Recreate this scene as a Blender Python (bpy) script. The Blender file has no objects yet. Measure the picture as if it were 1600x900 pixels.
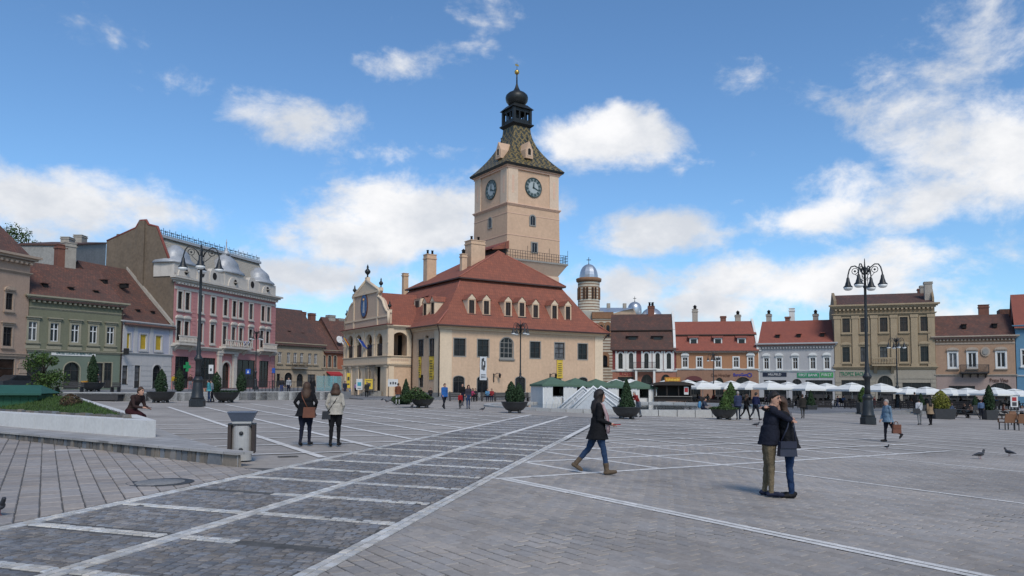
import bpy, bmesh, math, random
from mathutils import Vector, Matrix, noise
R = math.radians
random.seed(7)
scene = bpy.context.scene
col = scene.collection

# ------------------------------------------------------------------ camera
F, CX, CY, CAMH = 1166.0, 800.0, 533.0, 1.8
TH, ROLL = math.atan(67 / F), 0.005
_f = Vector((0, math.cos(TH), math.sin(TH))); _u = Vector((0, -math.sin(TH), math.cos(TH))); _r = Vector((1, 0, 0))
CR = _r * math.cos(ROLL) + _u * math.sin(ROLL)
CU = -_r * math.sin(ROLL) + _u * math.cos(ROLL)
CAM = Vector((0, 0, CAMH))
cd = bpy.data.cameras.new('camera'); cam = bpy.data.objects.new('camera', cd); col.objects.link(cam)
cd.sensor_width = 36; cd.lens = 36 * F / 1600; cd.shift_y = (CY - 450) / 1600; cd.clip_start = 0.1; cd.clip_end = 5000
m = Matrix((CR, CU, -_f)).transposed().to_4x4(); m.translation = CAM
cam.matrix_world = m
scene.camera = cam

# ------------------------------------------------------------------ sky, sun, exposure
SUN_EL, SUN_AZ = 46.0, 164.0          # azimuth from +Y clockwise (towards +X)
scene.view_settings.view_transform = 'Standard'; scene.view_settings.look = 'None'
scene.view_settings.gamma = 1.0; scene.view_settings.exposure = 0.78
scene.view_settings.use_curve_mapping = False
world = bpy.data.worlds.new('World'); scene.world = world; world.use_nodes = True
wt = world.node_tree; wt.nodes.clear()
def wn(t, **k):
    n = wt.nodes.new(t)
    for a, v in k.items(): setattr(n, a, v)
    return n
def wmath(op, a, b=None, c=None, clamp=False):
    n = wn('ShaderNodeMath', operation=op, use_clamp=clamp)
    for i, v in enumerate((a, b, c)):
        if v is None: continue
        if isinstance(v, (int, float)): n.inputs[i].default_value = v
        else: wt.links.new(v, n.inputs[i])
    return n.outputs[0]
def wvec(op, a, b=None):
    n = wn('ShaderNodeVectorMath', operation=op)
    for i, v in enumerate((a, b)):
        if v is None: continue
        if isinstance(v, (tuple, list, Vector)): n.inputs[i].default_value = tuple(v)
        else: wt.links.new(v, n.inputs[i])
    return n
def pixray(px, py):
    d = _f + CR * ((px - CX) / F) - CU * ((py - CY) / F)
    return d.normalized()
sky = wn('ShaderNodeTexSky', sky_type='NISHITA', sun_disc=False)
sky.sun_elevation = R(SUN_EL); sky.sun_rotation = R(SUN_AZ); sky.air_density = 1.0; sky.dust_density = 1.3; sky.ozone_density = 2.2; sky.altitude = 600
tc = wn('ShaderNodeTexCoord'); dirv = tc.outputs['Generated']
def wnoise(scale, detail, rough, loc=(0, 0, 0), stretch=(1, 1, 1), dist=0.0):
    mp = wn('ShaderNodeMapping'); mp.inputs['Location'].default_value = loc; mp.inputs['Scale'].default_value = stretch
    wt.links.new(dirv, mp.inputs[0])
    n = wn('ShaderNodeTexNoise'); n.inputs['Scale'].default_value = scale; n.inputs['Detail'].default_value = detail
    n.inputs['Roughness'].default_value = rough; n.inputs['Distortion'].default_value = dist
    wt.links.new(mp.outputs[0], n.inputs['Vector']); return n.outputs['Fac']
def wramp(v, a, b):
    n = wn('ShaderNodeMapRange', interpolation_type='SMOOTHSTEP'); n.inputs[1].default_value = a; n.inputs[2].default_value = b
    wt.links.new(v, n.inputs[0]); return n.outputs[0]
# cumulus placed as the photograph shows them (direction, half width, half height in radians, weight)
CLOUDS = [(940, 215, 125, 58, 1.05), (890, 190, 70, 45, .5), (455, 185, 130, 58, .72), (530, 205, 70, 40, .35), (625, 95, 95, 50, .5), (655, 335, 185, 80, .95), (560, 375, 150, 60, .8), (720, 320, 90, 70, .6),
          (1030, 365, 125, 50, .95), (1270, 345, 110, 48, .8), (40, 310, 150, 66, .85), (230, 325, 170, 55, .55), (60, 360, 160, 45, .5),
          (1480, 120, 190, 110, .56), (1560, 220, 160, 120, .74), (1480, 310, 200, 70, .68), (1340, 290, 130, 50, .45), (1180, 120, 90, 40, .45),
          (970, 450, 120, 60, .8), (1250, 440, 260, 60, .8), (1450, 400, 240, 55, .6), (480, 440, 200, 60, .65), (1120, 480, 200, 50, .7), (290, 140, 90, 40, .35),
          (1560, 60, 180, 60, .4), (620, 25, 60, 40, .3), (680, 240, 90, 35, .35), (860, 330, 100, 40, .4)]
acc = None
for (cx, cy, sx, sy, wgt) in CLOUDS:
    c = pixray(cx, cy); r = c.cross(Vector((0, 0, 1))).normalized(); u = r.cross(c)
    mp = wn('ShaderNodeMapping', vector_type='TEXTURE'); mp.inputs['Location'].default_value = c
    mp.inputs['Rotation'].default_value = Matrix((r, c, u)).transposed().to_euler(); mp.inputs['Scale'].default_value = (1.28 * sx / F, .6, 1.2 * sy / F)
    wt.links.new(dirv, mp.inputs[0]); gt = wn('ShaderNodeTexGradient', gradient_type='SPHERICAL'); wt.links.new(mp.outputs[0], gt.inputs[0])
    g = wmath('MULTIPLY', gt.outputs['Fac'], wgt * 1.45)
    acc = g if acc is None else wmath('MAXIMUM', acc, g)
n1 = wnoise(9.0, 9, .62, (0.3, 2.0, 5.1), (1, 1, 1.5), .25)
n2 = wnoise(3.2, 6, .6, (9.3, 4.0, 1.1), (1, 1, 1.9), .2)
n3 = wnoise(26.0, 5, .65, (1.3, 6.0, 2.1), (1, 1, 1.4), .1)
sep = wn('ShaderNodeSeparateXYZ'); wt.links.new(dirv, sep.inputs[0]); dz = sep.outputs['Z']
low = wmath('SUBTRACT', 1.0, wramp(dz, 0.02, 0.30))
general = wmath('ADD', wmath('MULTIPLY', wramp(n2, .47, .71), .44), wmath('MULTIPLY', low, .44))
base = wmath('MAXIMUM', acc, general)
fine = wmath('ADD', wmath('MULTIPLY', wmath('SUBTRACT', n1, .5), 1.9), wmath('MULTIPLY', wmath('SUBTRACT', n3, .5), .55))
dens = wmath('ADD', base, fine)
cover = wmath('MULTIPLY', wramp(dens, .30, .95), wramp(base, .06, .30))
# cloud body: bright tops, greyer where thick and low
shade = wmath('ADD', wramp(wnoise(6.0, 6, .6, (4.4, 0.2, 7.7), (1, 1, 1.7)), .35, .7), 0.0)
ccol = wn('ShaderNodeMixRGB'); ccol.inputs[1].default_value = (4.9, 5.2, 5.7, 1); ccol.inputs[2].default_value = (7.4, 7.4, 7.5, 1)
wt.links.new(shade, ccol.inputs[0])
tint = wn('ShaderNodeMixRGB', blend_type='MULTIPLY'); tint.inputs[0].default_value = 1.0; tint.inputs[2].default_value = (.80, 1.06, 1.22, 1); wt.links.new(sky.outputs[0], tint.inputs[1])
mix = wn('ShaderNodeMixRGB'); wt.links.new(cover, mix.inputs[0]); wt.links.new(tint.outputs[0], mix.inputs[1]); wt.links.new(ccol.outputs[0], mix.inputs[2])
bg = wn('ShaderNodeBackground'); bg.inputs['Strength'].default_value = 0.078
wt.links.new(mix.outputs[0], bg.inputs['Color'])
out = wn('ShaderNodeOutputWorld'); wt.links.new(bg.outputs[0], out.inputs[0])
ld = bpy.data.lights.new('sun', 'SUN'); ld.energy = 1.5; ld.angle = R(22); ld.color = (1.0, .91, .80)
sun = bpy.data.objects.new('sun', ld); col.objects.link(sun)
sd = Vector((math.sin(R(SUN_AZ)) * math.cos(R(SUN_EL)), math.cos(R(SUN_AZ)) * math.cos(R(SUN_EL)), math.sin(R(SUN_EL))))
sun.rotation_euler = sd.to_track_quat('Z', 'Y').to_euler()

# ------------------------------------------------------------------ pixel <-> world
def G(x, y):
    return max(-1.3, -0.027 * x) if x > 0 else min(0.5, -0.012 * x)
def gp(px, py, dz=0.0):
    """point of the ground (plus dz) under a pixel"""
    d = pixray(px, py); z = dz
    for _ in range(12):
        t = (z - CAMH) / d.z
        p = CAM + d * t; z = G(p.x, p.y) + dz
    return Vector((p.x, p.y, z))
def zp(px, py, Y):
    d = pixray(px, py); t = Y / d.y
    return CAM + d * t
def az(a): return Vector((math.sin(R(a)), math.cos(R(a)), 0))

# ------------------------------------------------------------------ mesh builder
class MB:
    def __init__(s): s.v = []; s.f = []; s.m = []; s.mats = []; s.sm = []; s.M = Matrix(); s.cuts = []
    def cut(s): s.cuts.append(len(s.f))
    def mi(s, mat):
        if mat not in s.mats: s.mats.append(mat)
        return s.mats.index(mat)
    def face(s, pts, mat, smooth=False):
        i = len(s.v); s.v.extend([(s.M @ Vector(p)) for p in pts]); s.f.append(tuple(range(i, i + len(pts)))); s.m.append(s.mi(mat)); s.sm.append(smooth)
    def grid(s, rows, mat, smooth=True, close=False, cap=False):
        """rows: list of rings of points (same length)"""
        i = len(s.v); n = len(rows[0])
        for r in rows: s.v.extend([(s.M @ Vector(p)) for p in r])
        k = s.mi(mat)
        for a in range(len(rows) - 1):
            for b in range(n if close else n - 1):
                c = (b + 1) % n
                s.f.append((i + a * n + b, i + a * n + c, i + (a + 1) * n + c, i + (a + 1) * n + b)); s.m.append(k); s.sm.append(smooth)
        if cap:
            s.f.append(tuple(i + j for j in reversed(range(n)))); s.m.append(k); s.sm.append(False)
            e = i + (len(rows) - 1) * n
            s.f.append(tuple(e + j for j in range(n))); s.m.append(k); s.sm.append(False)
    def box(s, x0, x1, y0, y1, z0, z1, mat):
        a = [(x0, y0, z0), (x1, y0, z0), (x1, y1, z0), (x0, y1, z0)]; b = [(p[0], p[1], z1) for p in a]
        s.face([a[3], a[2], a[1], a[0]], mat); s.face(b, mat)
        for i in range(4): j = (i + 1) % 4; s.face([a[i], a[j], b[j], b[i]], mat)
    def prism(s, poly, d, mat, smooth=False):
        """poly: 3d points (ccw seen from the +d end); extruded by vector d"""
        d = Vector(d); a = [Vector(p) for p in poly]; b = [p + d for p in a]; n = len(a)
        s.face(list(reversed(a)), mat); s.face(b, mat)
        for i in range(n): j = (i + 1) % n; s.face([a[i], a[j], b[j], b[i]], mat, smooth)
    def xz(s, poly, y0, y1, mat, smooth=False):
        """outline in the facade plane (x,z) ccw seen from outside (-y), front at y0 back at y1"""
        s.prism([(p[0], y1, p[1]) for p in poly], (0, y0 - y1, 0), mat, smooth)
    def frustum(s, x0, x1, y0, y1, z0, X0, X1, Y0, Y1, z1, mat):
        a = [(x0, y0, z0), (x1, y0, z0), (x1, y1, z0), (x0, y1, z0)]; b = [(X0, Y0, z1), (X1, Y0, z1), (X1, Y1, z1), (X0, Y1, z1)]
        s.face([a[3], a[2], a[1], a[0]], mat); s.face(b, mat)
        for i in range(4): j = (i + 1) % 4; s.face([a[i], a[j], b[j], b[i]], mat)
    def lathe(s, prof, mat, n=16, c=(0, 0, 0), smooth=True, cap=True, ph=0.0):
        rows = [[(c[0] + r * math.cos(ph + 2 * math.pi * k / n), c[1] + r * math.sin(ph + 2 * math.pi * k / n), c[2] + z) for k in range(n)] for r, z in prof]
        s.grid(rows, mat, smooth, True, cap)
    def tube(s, path, r, mat, n=6, cap=True):
        path = [Vector(p) for p in path]; rows = []
        rr = r if isinstance(r, (list, tuple)) else [r] * len(path)
        ref = None
        for i, p in enumerate(path):
            t = (path[min(i + 1, len(path) - 1)] - path[max(i - 1, 0)]).normalized()
            if ref is None: ref = t.orthogonal().normalized()
            a = (ref - t * ref.dot(t)).normalized(); ref = a; b = t.cross(a)
            rows.append([p + (a * math.cos(2 * math.pi * k / n) + b * math.sin(2 * math.pi * k / n)) * rr[i] for k in range(n)])
        s.grid(rows, mat, True, True, cap)
    def wall(s, x0, x1, z0, z1, ops, mat, y=0.0, depth=.22, rev=None):
        """wall sheet facing -y with real openings; ops: (xa,xb,za,zb[,arch])"""
        rev = rev or mat
        xs = sorted({x0, x1, *[o[0] for o in ops], *[o[1] for o in ops]}); zs = sorted({z0, z1, *[o[2] for o in ops], *[o[3] for o in ops]})
        xs = [x for x in xs if x0 <= x <= x1]; zs = [z for z in zs if z0 <= z <= z1]
        for j in range(len(zs) - 1):
            run = None
            for i in range(len(xs)):
                solid = False
                if i < len(xs) - 1:
                    cx = (xs[i] + xs[i + 1]) / 2; cz = (zs[j] + zs[j + 1]) / 2
                    solid = not any(o[0] < cx < o[1] and o[2] < cz < o[3] for o in ops)
                if solid and run is None: run = xs[i]
                if not solid and run is not None:
                    s.face([(run, y, zs[j]), (xs[i], y, zs[j]), (xs[i], y, zs[j + 1]), (run, y, zs[j + 1])], mat); run = None
        for o in ops:
            xa, xb, za, zb = o[:4]; arch = len(o) > 4 and o[4]
            if arch:
                r = (xb - xa) / 2; rise = min(r, arch if arch is not True else r); cx = (xa + xb) / 2; n = 10
                pts = [(cx + r * math.cos(math.pi * k / n), zb - rise + rise * math.sin(math.pi * k / n)) for k in range(n + 1)]
                for k in range(n):
                    (ax, azz), (bx, bz) = pts[k], pts[k + 1]
                    s.face([(bx, y, bz), (ax, y, azz), (ax, y, zb), (bx, y, zb)], mat)
                    s.face([(ax, y, azz), (bx, y, bz), (bx, y + depth, bz), (ax, y + depth, azz)], rev)
                zt = zb - rise
            else:
                s.face([(xa, y, zb), (xa, y + depth, zb), (xb, y + depth, zb), (xb, y, zb)], rev); zt = zb
            s.face([(xa, y, za), (xa, y + depth, za), (xa, y + depth, zt), (xa, y, zt)], rev)
            s.face([(xb, y, za), (xb, y, zt), (xb, y + depth, zt), (xb, y + depth, za)], rev)
            s.face([(xa, y, za), (xb, y, za), (xb, y + depth, za), (xa, y + depth, za)], rev)
    def mesh(s, name):
        me = bpy.data.meshes.new(name); me.from_pydata([tuple(v) for v in s.v], [], s.f)
        for mt in s.mats: me.materials.append(mt)
        me.polygons.foreach_set('material_index', s.m); me.polygons.foreach_set('use_smooth', s.sm)
        uv = me.uv_layers.new(name='m'); co = uv.data
        for p in me.polygons:
            n = p.normal; t = Vector((-n.y, n.x, 0))
            t = t.normalized() if t.length > 0.05 else Vector((1, 0, 0))
            b = n.cross(t)
            for li in p.loop_indices:
                v = me.vertices[me.loops[li].vertex_index].co; co[li].uv = (v.dot(t), v.dot(b))
        me.update(); return me
    def build(s, name, parent=None, loc=(0, 0, 0), rot=(0, 0, 0)):
        if s.cuts:                       # one object for each piece between cuts
            c = [0] + [k for k in s.cuts if 0 < k < len(s.f)] + [len(s.f)]; o = None
            for a, b in zip(c[:-1], c[1:]):
                if b <= a: continue
                q = MB(); q.mats = s.mats; q.m = s.m[a:b]; q.sm = s.sm[a:b]; i0 = min(min(f) for f in s.f[a:b]); i1 = max(max(f) for f in s.f[a:b])
                q.v = s.v[i0:i1 + 1]; q.f = [tuple(i - i0 for i in f) for f in s.f[a:b]]
                o = add(name, q.mesh(name), parent, loc, rot)
            return o
        return add(name, s.mesh(name), parent, loc, rot)
def add(name, me, parent=None, loc=(0, 0, 0), rot=(0, 0, 0), scale=None):
    o = bpy.data.objects.new(name, me); col.objects.link(o); o.parent = parent; o.location = loc; o.rotation_euler = rot
    if scale: o.scale = scale
    return o
def tag(o, label, cat, group=None):
    o['label'] = label; o['category'] = cat
    if group: o['group'] = group
    return o
def thing(name, label, cat, loc=(0, 0, 0), rz=0.0, group=None):
    return tag(add(name, None, None, loc, (0, 0, rz)), label, cat, group)
def struct(o): o['kind'] = 'structure'; return o
def stuff(o): o['kind'] = 'stuff'; return o
def dup(root, loc=None, rz=None, label=None, scale=None):
    r = root.copy(); col.objects.link(r)
    if loc is not None: r.location = loc
    if rz is not None: r.rotation_euler = (0, 0, rz)
    if label: r['label'] = label
    if scale: r.scale = scale
    for ch in list(root.children):
        c = ch.copy(); col.objects.link(c); c.parent = r
        for g in list(ch.children):
            d = g.copy(); col.objects.link(d); d.parent = c
    return r

# ------------------------------------------------------------------ materials
def nodes(name):
    mt = bpy.data.materials.new(name); mt.use_nodes = True; nt = mt.node_tree
    return mt, nt, nt.nodes['Principled BSDF']
def N(nt, t, ins=None, **k):
    n = nt.nodes.new(t)
    for a, v in k.items(): setattr(n, a, v)
    for a, v in (ins or {}).items():
        if hasattr(v, 'is_output'): nt.links.new(v, n.inputs[a])
        else: n.inputs[a].default_value = v
    return n
def c4(c, k=1.0): return (c[0] * k, c[1] * k, c[2] * k, 1)
_mc = {}
def mat(name, c, rough=.8, var=.12, scale=1.2, bump=.0, bscale=30, metal=0.0, dirt=0.0, spec=.4, uv=False):
    """plain surface: base colour with two scales of mottling, fine relief, streaky weather"""
    if name in _mc: return _mc[name]
    mt, nt, p = nodes(name); co = N(nt, 'ShaderNodeTexCoord').outputs['UV' if uv else 'Object']
    n1 = N(nt, 'ShaderNodeTexNoise', {'Vector': co, 'Scale': scale, 'Detail': 6.0, 'Roughness': .65})
    n2 = N(nt, 'ShaderNodeTexNoise', {'Vector': co, 'Scale': scale * 9, 'Detail': 3.0})
    s = N(nt, 'ShaderNodeMath', {0: n1.outputs['Fac'], 1: n2.outputs['Fac']}, operation='ADD')
    mr = N(nt, 'ShaderNodeMapRange', {0: s.outputs[0], 1: .6, 2: 1.4, 3: 1 - var * 1.6, 4: 1 + var * 1.3})
    colr = N(nt, 'ShaderNodeMixRGB', {0: 1.0, 1: c4(c), 2: mr.outputs[0]}, blend_type='MULTIPLY').outputs[0]
    if dirt:
        mp = N(nt, 'ShaderNodeMapping', {'Vector': co, 'Scale': (2.2, 2.2, .28)})
        n3 = N(nt, 'ShaderNodeTexNoise', {'Vector': mp.outputs[0], 'Scale': 1.0, 'Detail': 8.0, 'Roughness': .7})
        r3 = N(nt, 'ShaderNodeMapRange', {0: n3.outputs['Fac'], 1: .5, 2: .78, 3: 0.0, 4: dirt})
        colr = N(nt, 'ShaderNodeMixRGB', {0: r3.outputs[0], 1: colr, 2: c4((.10, .09, .08))}).outputs[0]
    nt.links.new(colr, p.inputs['Base Color'])
    p.inputs['Roughness'].default_value = rough; p.inputs['Metallic'].default_value = metal; p.inputs['Specular IOR Level'].default_value = spec
    if bump:
        nb = N(nt, 'ShaderNodeTexNoise', {'Vector': co, 'Scale': bscale, 'Detail': 4.0})
        bm = N(nt, 'ShaderNodeBump', {'Height': nb.outputs['Fac'], 'Strength': bump, 'Distance': .02}); nt.links.new(bm.outputs[0], p.inputs['Normal'])
    _mc[name] = mt; return mt
def tiles(name, c1, c2, c3=None, w=.2, h=.28, patch=.5, moss=None):
    """roof tiles in courses over the slope (uv in metres), patchy"""
    if name in _mc: return _mc[name]
    mt, nt, p = nodes(name); co = N(nt, 'ShaderNodeTexCoord').outputs['UV']
    bk = N(nt, 'ShaderNodeTexBrick', {'Vector': co, 'Color1': c4(c1), 'Color2': c4(c2), 'Mortar': c4(c1, .45), 'Scale': 1.0, 'Mortar Size': .018, 'Mortar Smooth': .3, 'Bias': -.1, 'Brick Width': w, 'Row Height': h})
    n1 = N(nt, 'ShaderNodeTexNoise', {'Vector': co, 'Scale': .7, 'Detail': 8.0, 'Roughness': .7})
    mr = N(nt, 'ShaderNodeMapRange', {0: n1.outputs['Fac'], 1: .35, 2: .68})
    c3 = c3 or tuple(x * .7 for x in c1)
    mx = N(nt, 'ShaderNodeMixRGB', {0: 0.0, 1: bk.outputs['Color'], 2: c4(c3)})
    f = N(nt, 'ShaderNodeMath', {0: mr.outputs[0], 1: patch}, operation='MULTIPLY'); nt.links.new(f.outputs[0], mx.inputs[0])
    o = mx.outputs[0]
    if moss:
        n2 = N(nt, 'ShaderNodeTexNoise', {'Vector': co, 'Scale': 4.0, 'Detail': 8.0, 'Roughness': .8})
        m2 = N(nt, 'ShaderNodeMapRange', {0: n2.outputs['Fac'], 1: .48, 2: .62, 3: 0.0, 4: .85})
        o = N(nt, 'ShaderNodeMixRGB', {0: m2.outputs[0], 1: o, 2: c4(moss)}).outputs[0]
    nt.links.new(o, p.inputs['Base Color']); p.inputs['Roughness'].default_value = .85
    bm = N(nt, 'ShaderNodeBump', {'Height': bk.outputs['Fac'], 'Strength': .5, 'Distance': .03}, invert=True); nt.links.new(bm.outputs[0], p.inputs['Normal'])
    _mc[name] = mt; return mt
def glass(name, c=(.012, .014, .017), rough=.12):
    if name in _mc: return _mc[name]
    mt, nt, p = nodes(name); co = N(nt, 'ShaderNodeTexCoord').outputs['Object']
    n = N(nt, 'ShaderNodeTexNoise', {'Vector': co, 'Scale': 1.3, 'Detail': 2.0})
    bm = N(nt, 'ShaderNodeBump', {'Height': n.outputs['Fac'], 'Strength': .12, 'Distance': .05}); nt.links.new(bm.outputs[0], p.inputs['Normal'])
    r = N(nt, 'ShaderNodeMapRange', {0: n.outputs['Fac'], 1: .3, 2: .7, 3: .6, 4: 1.6})
    mx = N(nt, 'ShaderNodeMixRGB', {0: 1.0, 1: c4(c), 2: r.outputs[0]}, blend_type='MULTIPLY'); nt.links.new(mx.outputs[0], p.inputs['Base Color'])
    p.inputs['Roughness'].default_value = rough; p.inputs['Specular IOR Level'].default_value = .5 if 'water' in name else .28
    _mc[name] = mt; return mt
# ================================================================== ground
def paving(name, c, rot, bw, rh, var=.25, mort=.5, joint=.012, stain=.35):
    """paving surface: fine block joints and stains in plan (object coords = metres)"""
    mt, nt, p = nodes(name); co = N(nt, 'ShaderNodeTexCoord').outputs['Object']
    mp = N(nt, 'ShaderNodeMapping', {'Vector': co, 'Rotation': (0, 0, R(rot))})
    bk = N(nt, 'ShaderNodeTexBrick', {'Vector': mp.outputs[0], 'Color1': c4(c, 1 - var * .5), 'Color2': c4(c, 1 + var * .4), 'Mortar': c4(c, mort), 'Scale': 1.0, 'Mortar Size': joint, 'Mortar Smooth': .4, 'Brick Width': bw, 'Row Height': rh})
    n1 = N(nt, 'ShaderNodeTexNoise', {'Vector': co, 'Scale': .22, 'Detail': 9.0, 'Roughness': .65})
    r1 = N(nt, 'ShaderNodeMapRange', {0: n1.outputs['Fac'], 1: .36, 2: .66, 3: 1 - stain, 4: 1 + stain * .35})
    n2 = N(nt, 'ShaderNodeTexNoise', {'Vector': co, 'Scale': 3.0, 'Detail': 7.0, 'Roughness': .7})
    r2 = N(nt, 'ShaderNodeMapRange', {0: n2.outputs['Fac'], 1: .3, 2: .7, 3: .9, 4: 1.08})
    mm = N(nt, 'ShaderNodeMath', {0: r1.outputs[0], 1: r2.outputs[0]}, operation='MULTIPLY')
    mx = N(nt, 'ShaderNodeMixRGB', {0: 1.0, 1: bk.outputs['Color'], 2: mm.outputs[0]}, blend_type='MULTIPLY')
    n3 = N(nt, 'ShaderNodeTexVoronoi', {'Vector': co, 'Scale': 1.7, 'Randomness': 1.0})
    sp = N(nt, 'ShaderNodeMapRange', {0: n3.outputs['Distance'], 1: .025, 2: .05, 3: .5, 4: 0.0})
    sx = N(nt, 'ShaderNodeMixRGB', {0: sp.outputs[0], 1: mx.outputs[0], 2: c4((.06, .06, .06))})
    nt.links.new(sx.outputs[0], p.inputs['Base Color']); p.inputs['Roughness'].default_value = .82; p.inputs['Specular IOR Level'].default_value = .35
    bm = N(nt, 'ShaderNodeBump', {'Height': bk.outputs['Fac'], 'Strength': .25, 'Distance': .01}, invert=True); nt.links.new(bm.outputs[0], p.inputs['Normal'])
    return mt
def pieces_mat(name, c, var=.35, warm=.04, rough=.8, stain=.3):
    """stone pieces: each its own tone (face attribute for joined pieces, object random for single ones)"""
    mt, nt, p = nodes(name)
    g = N(nt, 'ShaderNodeNewGeometry').outputs['Position']
    at = N(nt, 'ShaderNodeAttribute', attribute_name='tint').outputs['Fac']; oi = N(nt, 'ShaderNodeObjectInfo').outputs['Random']
    sm = N(nt, 'ShaderNodeMath', {0: at, 1: oi}, operation='ADD'); fr = N(nt, 'ShaderNodeMath', {0: sm.outputs[0]}, operation='FRACT')
    v = N(nt, 'ShaderNodeMapRange', {0: fr.outputs[0], 1: 0.0, 2: 1.0, 3: 1 - var, 4: 1 + var * .8})
    hue = N(nt, 'ShaderNodeMath', {0: fr.outputs[0], 1: 7.3}, operation='MULTIPLY'); hf = N(nt, 'ShaderNodeMath', {0: hue.outputs[0]}, operation='FRACT')
    tc_ = N(nt, 'ShaderNodeMixRGB', {0: hf.outputs[0], 1: (c[0] * (1 + warm), c[1], c[2] * (1 - warm), 1), 2: (c[0] * (1 - warm), c[1], c[2] * (1 + warm * 1.6), 1)})
    n1 = N(nt, 'ShaderNodeTexNoise', {'Vector': g, 'Scale': .22, 'Detail': 9.0, 'Roughness': .65})
    r1 = N(nt, 'ShaderNodeMapRange', {0: n1.outputs['Fac'], 1: .36, 2: .66, 3: 1 - stain, 4: 1 + stain * .35})
    n2 = N(nt, 'ShaderNodeTexNoise', {'Vector': g, 'Scale': 14.0, 'Detail': 6.0, 'Roughness': .7}); r2 = N(nt, 'ShaderNodeMapRange', {0: n2.outputs['Fac'], 1: .3, 2: .7, 3: .84, 4: 1.14})
    a = N(nt, 'ShaderNodeMath', {0: v.outputs[0], 1: r1.outputs[0]}, operation='MULTIPLY'); b = N(nt, 'ShaderNodeMath', {0: a.outputs[0], 1: r2.outputs[0]}, operation='MULTIPLY')
    mx = N(nt, 'ShaderNodeMixRGB', {0: 1.0, 1: tc_.outputs[0], 2: b.outputs[0]}, blend_type='MULTIPLY')
    nt.links.new(mx.outputs[0], p.inputs['Base Color']); p.inputs['Roughness'].default_value = rough; p.inputs['Specular IOR Level'].default_value = .35
    nb = N(nt, 'ShaderNodeTexNoise', {'Vector': g, 'Scale': 60.0, 'Detail': 3.0}); bm = N(nt, 'ShaderNodeBump', {'Height': nb.outputs['Fac'], 'Strength': .25, 'Distance': .01}); nt.links.new(bm.outputs[0], p.inputs['Normal'])
    return mt
GREY = (.345, .31, .275)
m_plaza = paving('plaza paving', GREY, 36.7 - 90, .34, .18, var=.14, mort=.72, joint=.008, stain=.26)
m_paver = pieces_mat('concrete paver', (.335, .30, .268), .12, .025, stain=.28)
m_slab = pieces_mat('left slab', (.312, .276, .247), .12, .03, stain=.3)
m_cobble = pieces_mat('dark cobble', (.205, .196, .19), .30, .08, .8, .3)
m_sett = pieces_mat('white sett', (.52, .50, .465), .22, .04, .8, .25)
m_line = paving('white line', (.66, .63, .59), 36.7, .12, .12, stain=.15, mort=.8, joint=.006)
m_road = paving('street paving', (.19, .19, .195), 20, .4, .2)
m_mortar = mat('joint sand', (.085, .082, .078), .95, .3, 3)

XB = [-700, -42, -20, -8, 0, 8, 20, 36, 48.2, 700]
gmb = MB()
for i in range(len(XB) - 1):
    for (ya, yb) in ((-60, 0), (0, 60), (60, 140), (140, 1200)):
        gmb.face([(XB[i], ya, G(XB[i], 0) - .012), (XB[i + 1], ya, G(XB[i + 1], 0) - .012), (XB[i + 1], yb, G(XB[i + 1], 0) - .012), (XB[i], yb, G(XB[i], 0) - .012)], m_plaza)
plaza = struct(gmb.build('plaza'))

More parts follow.
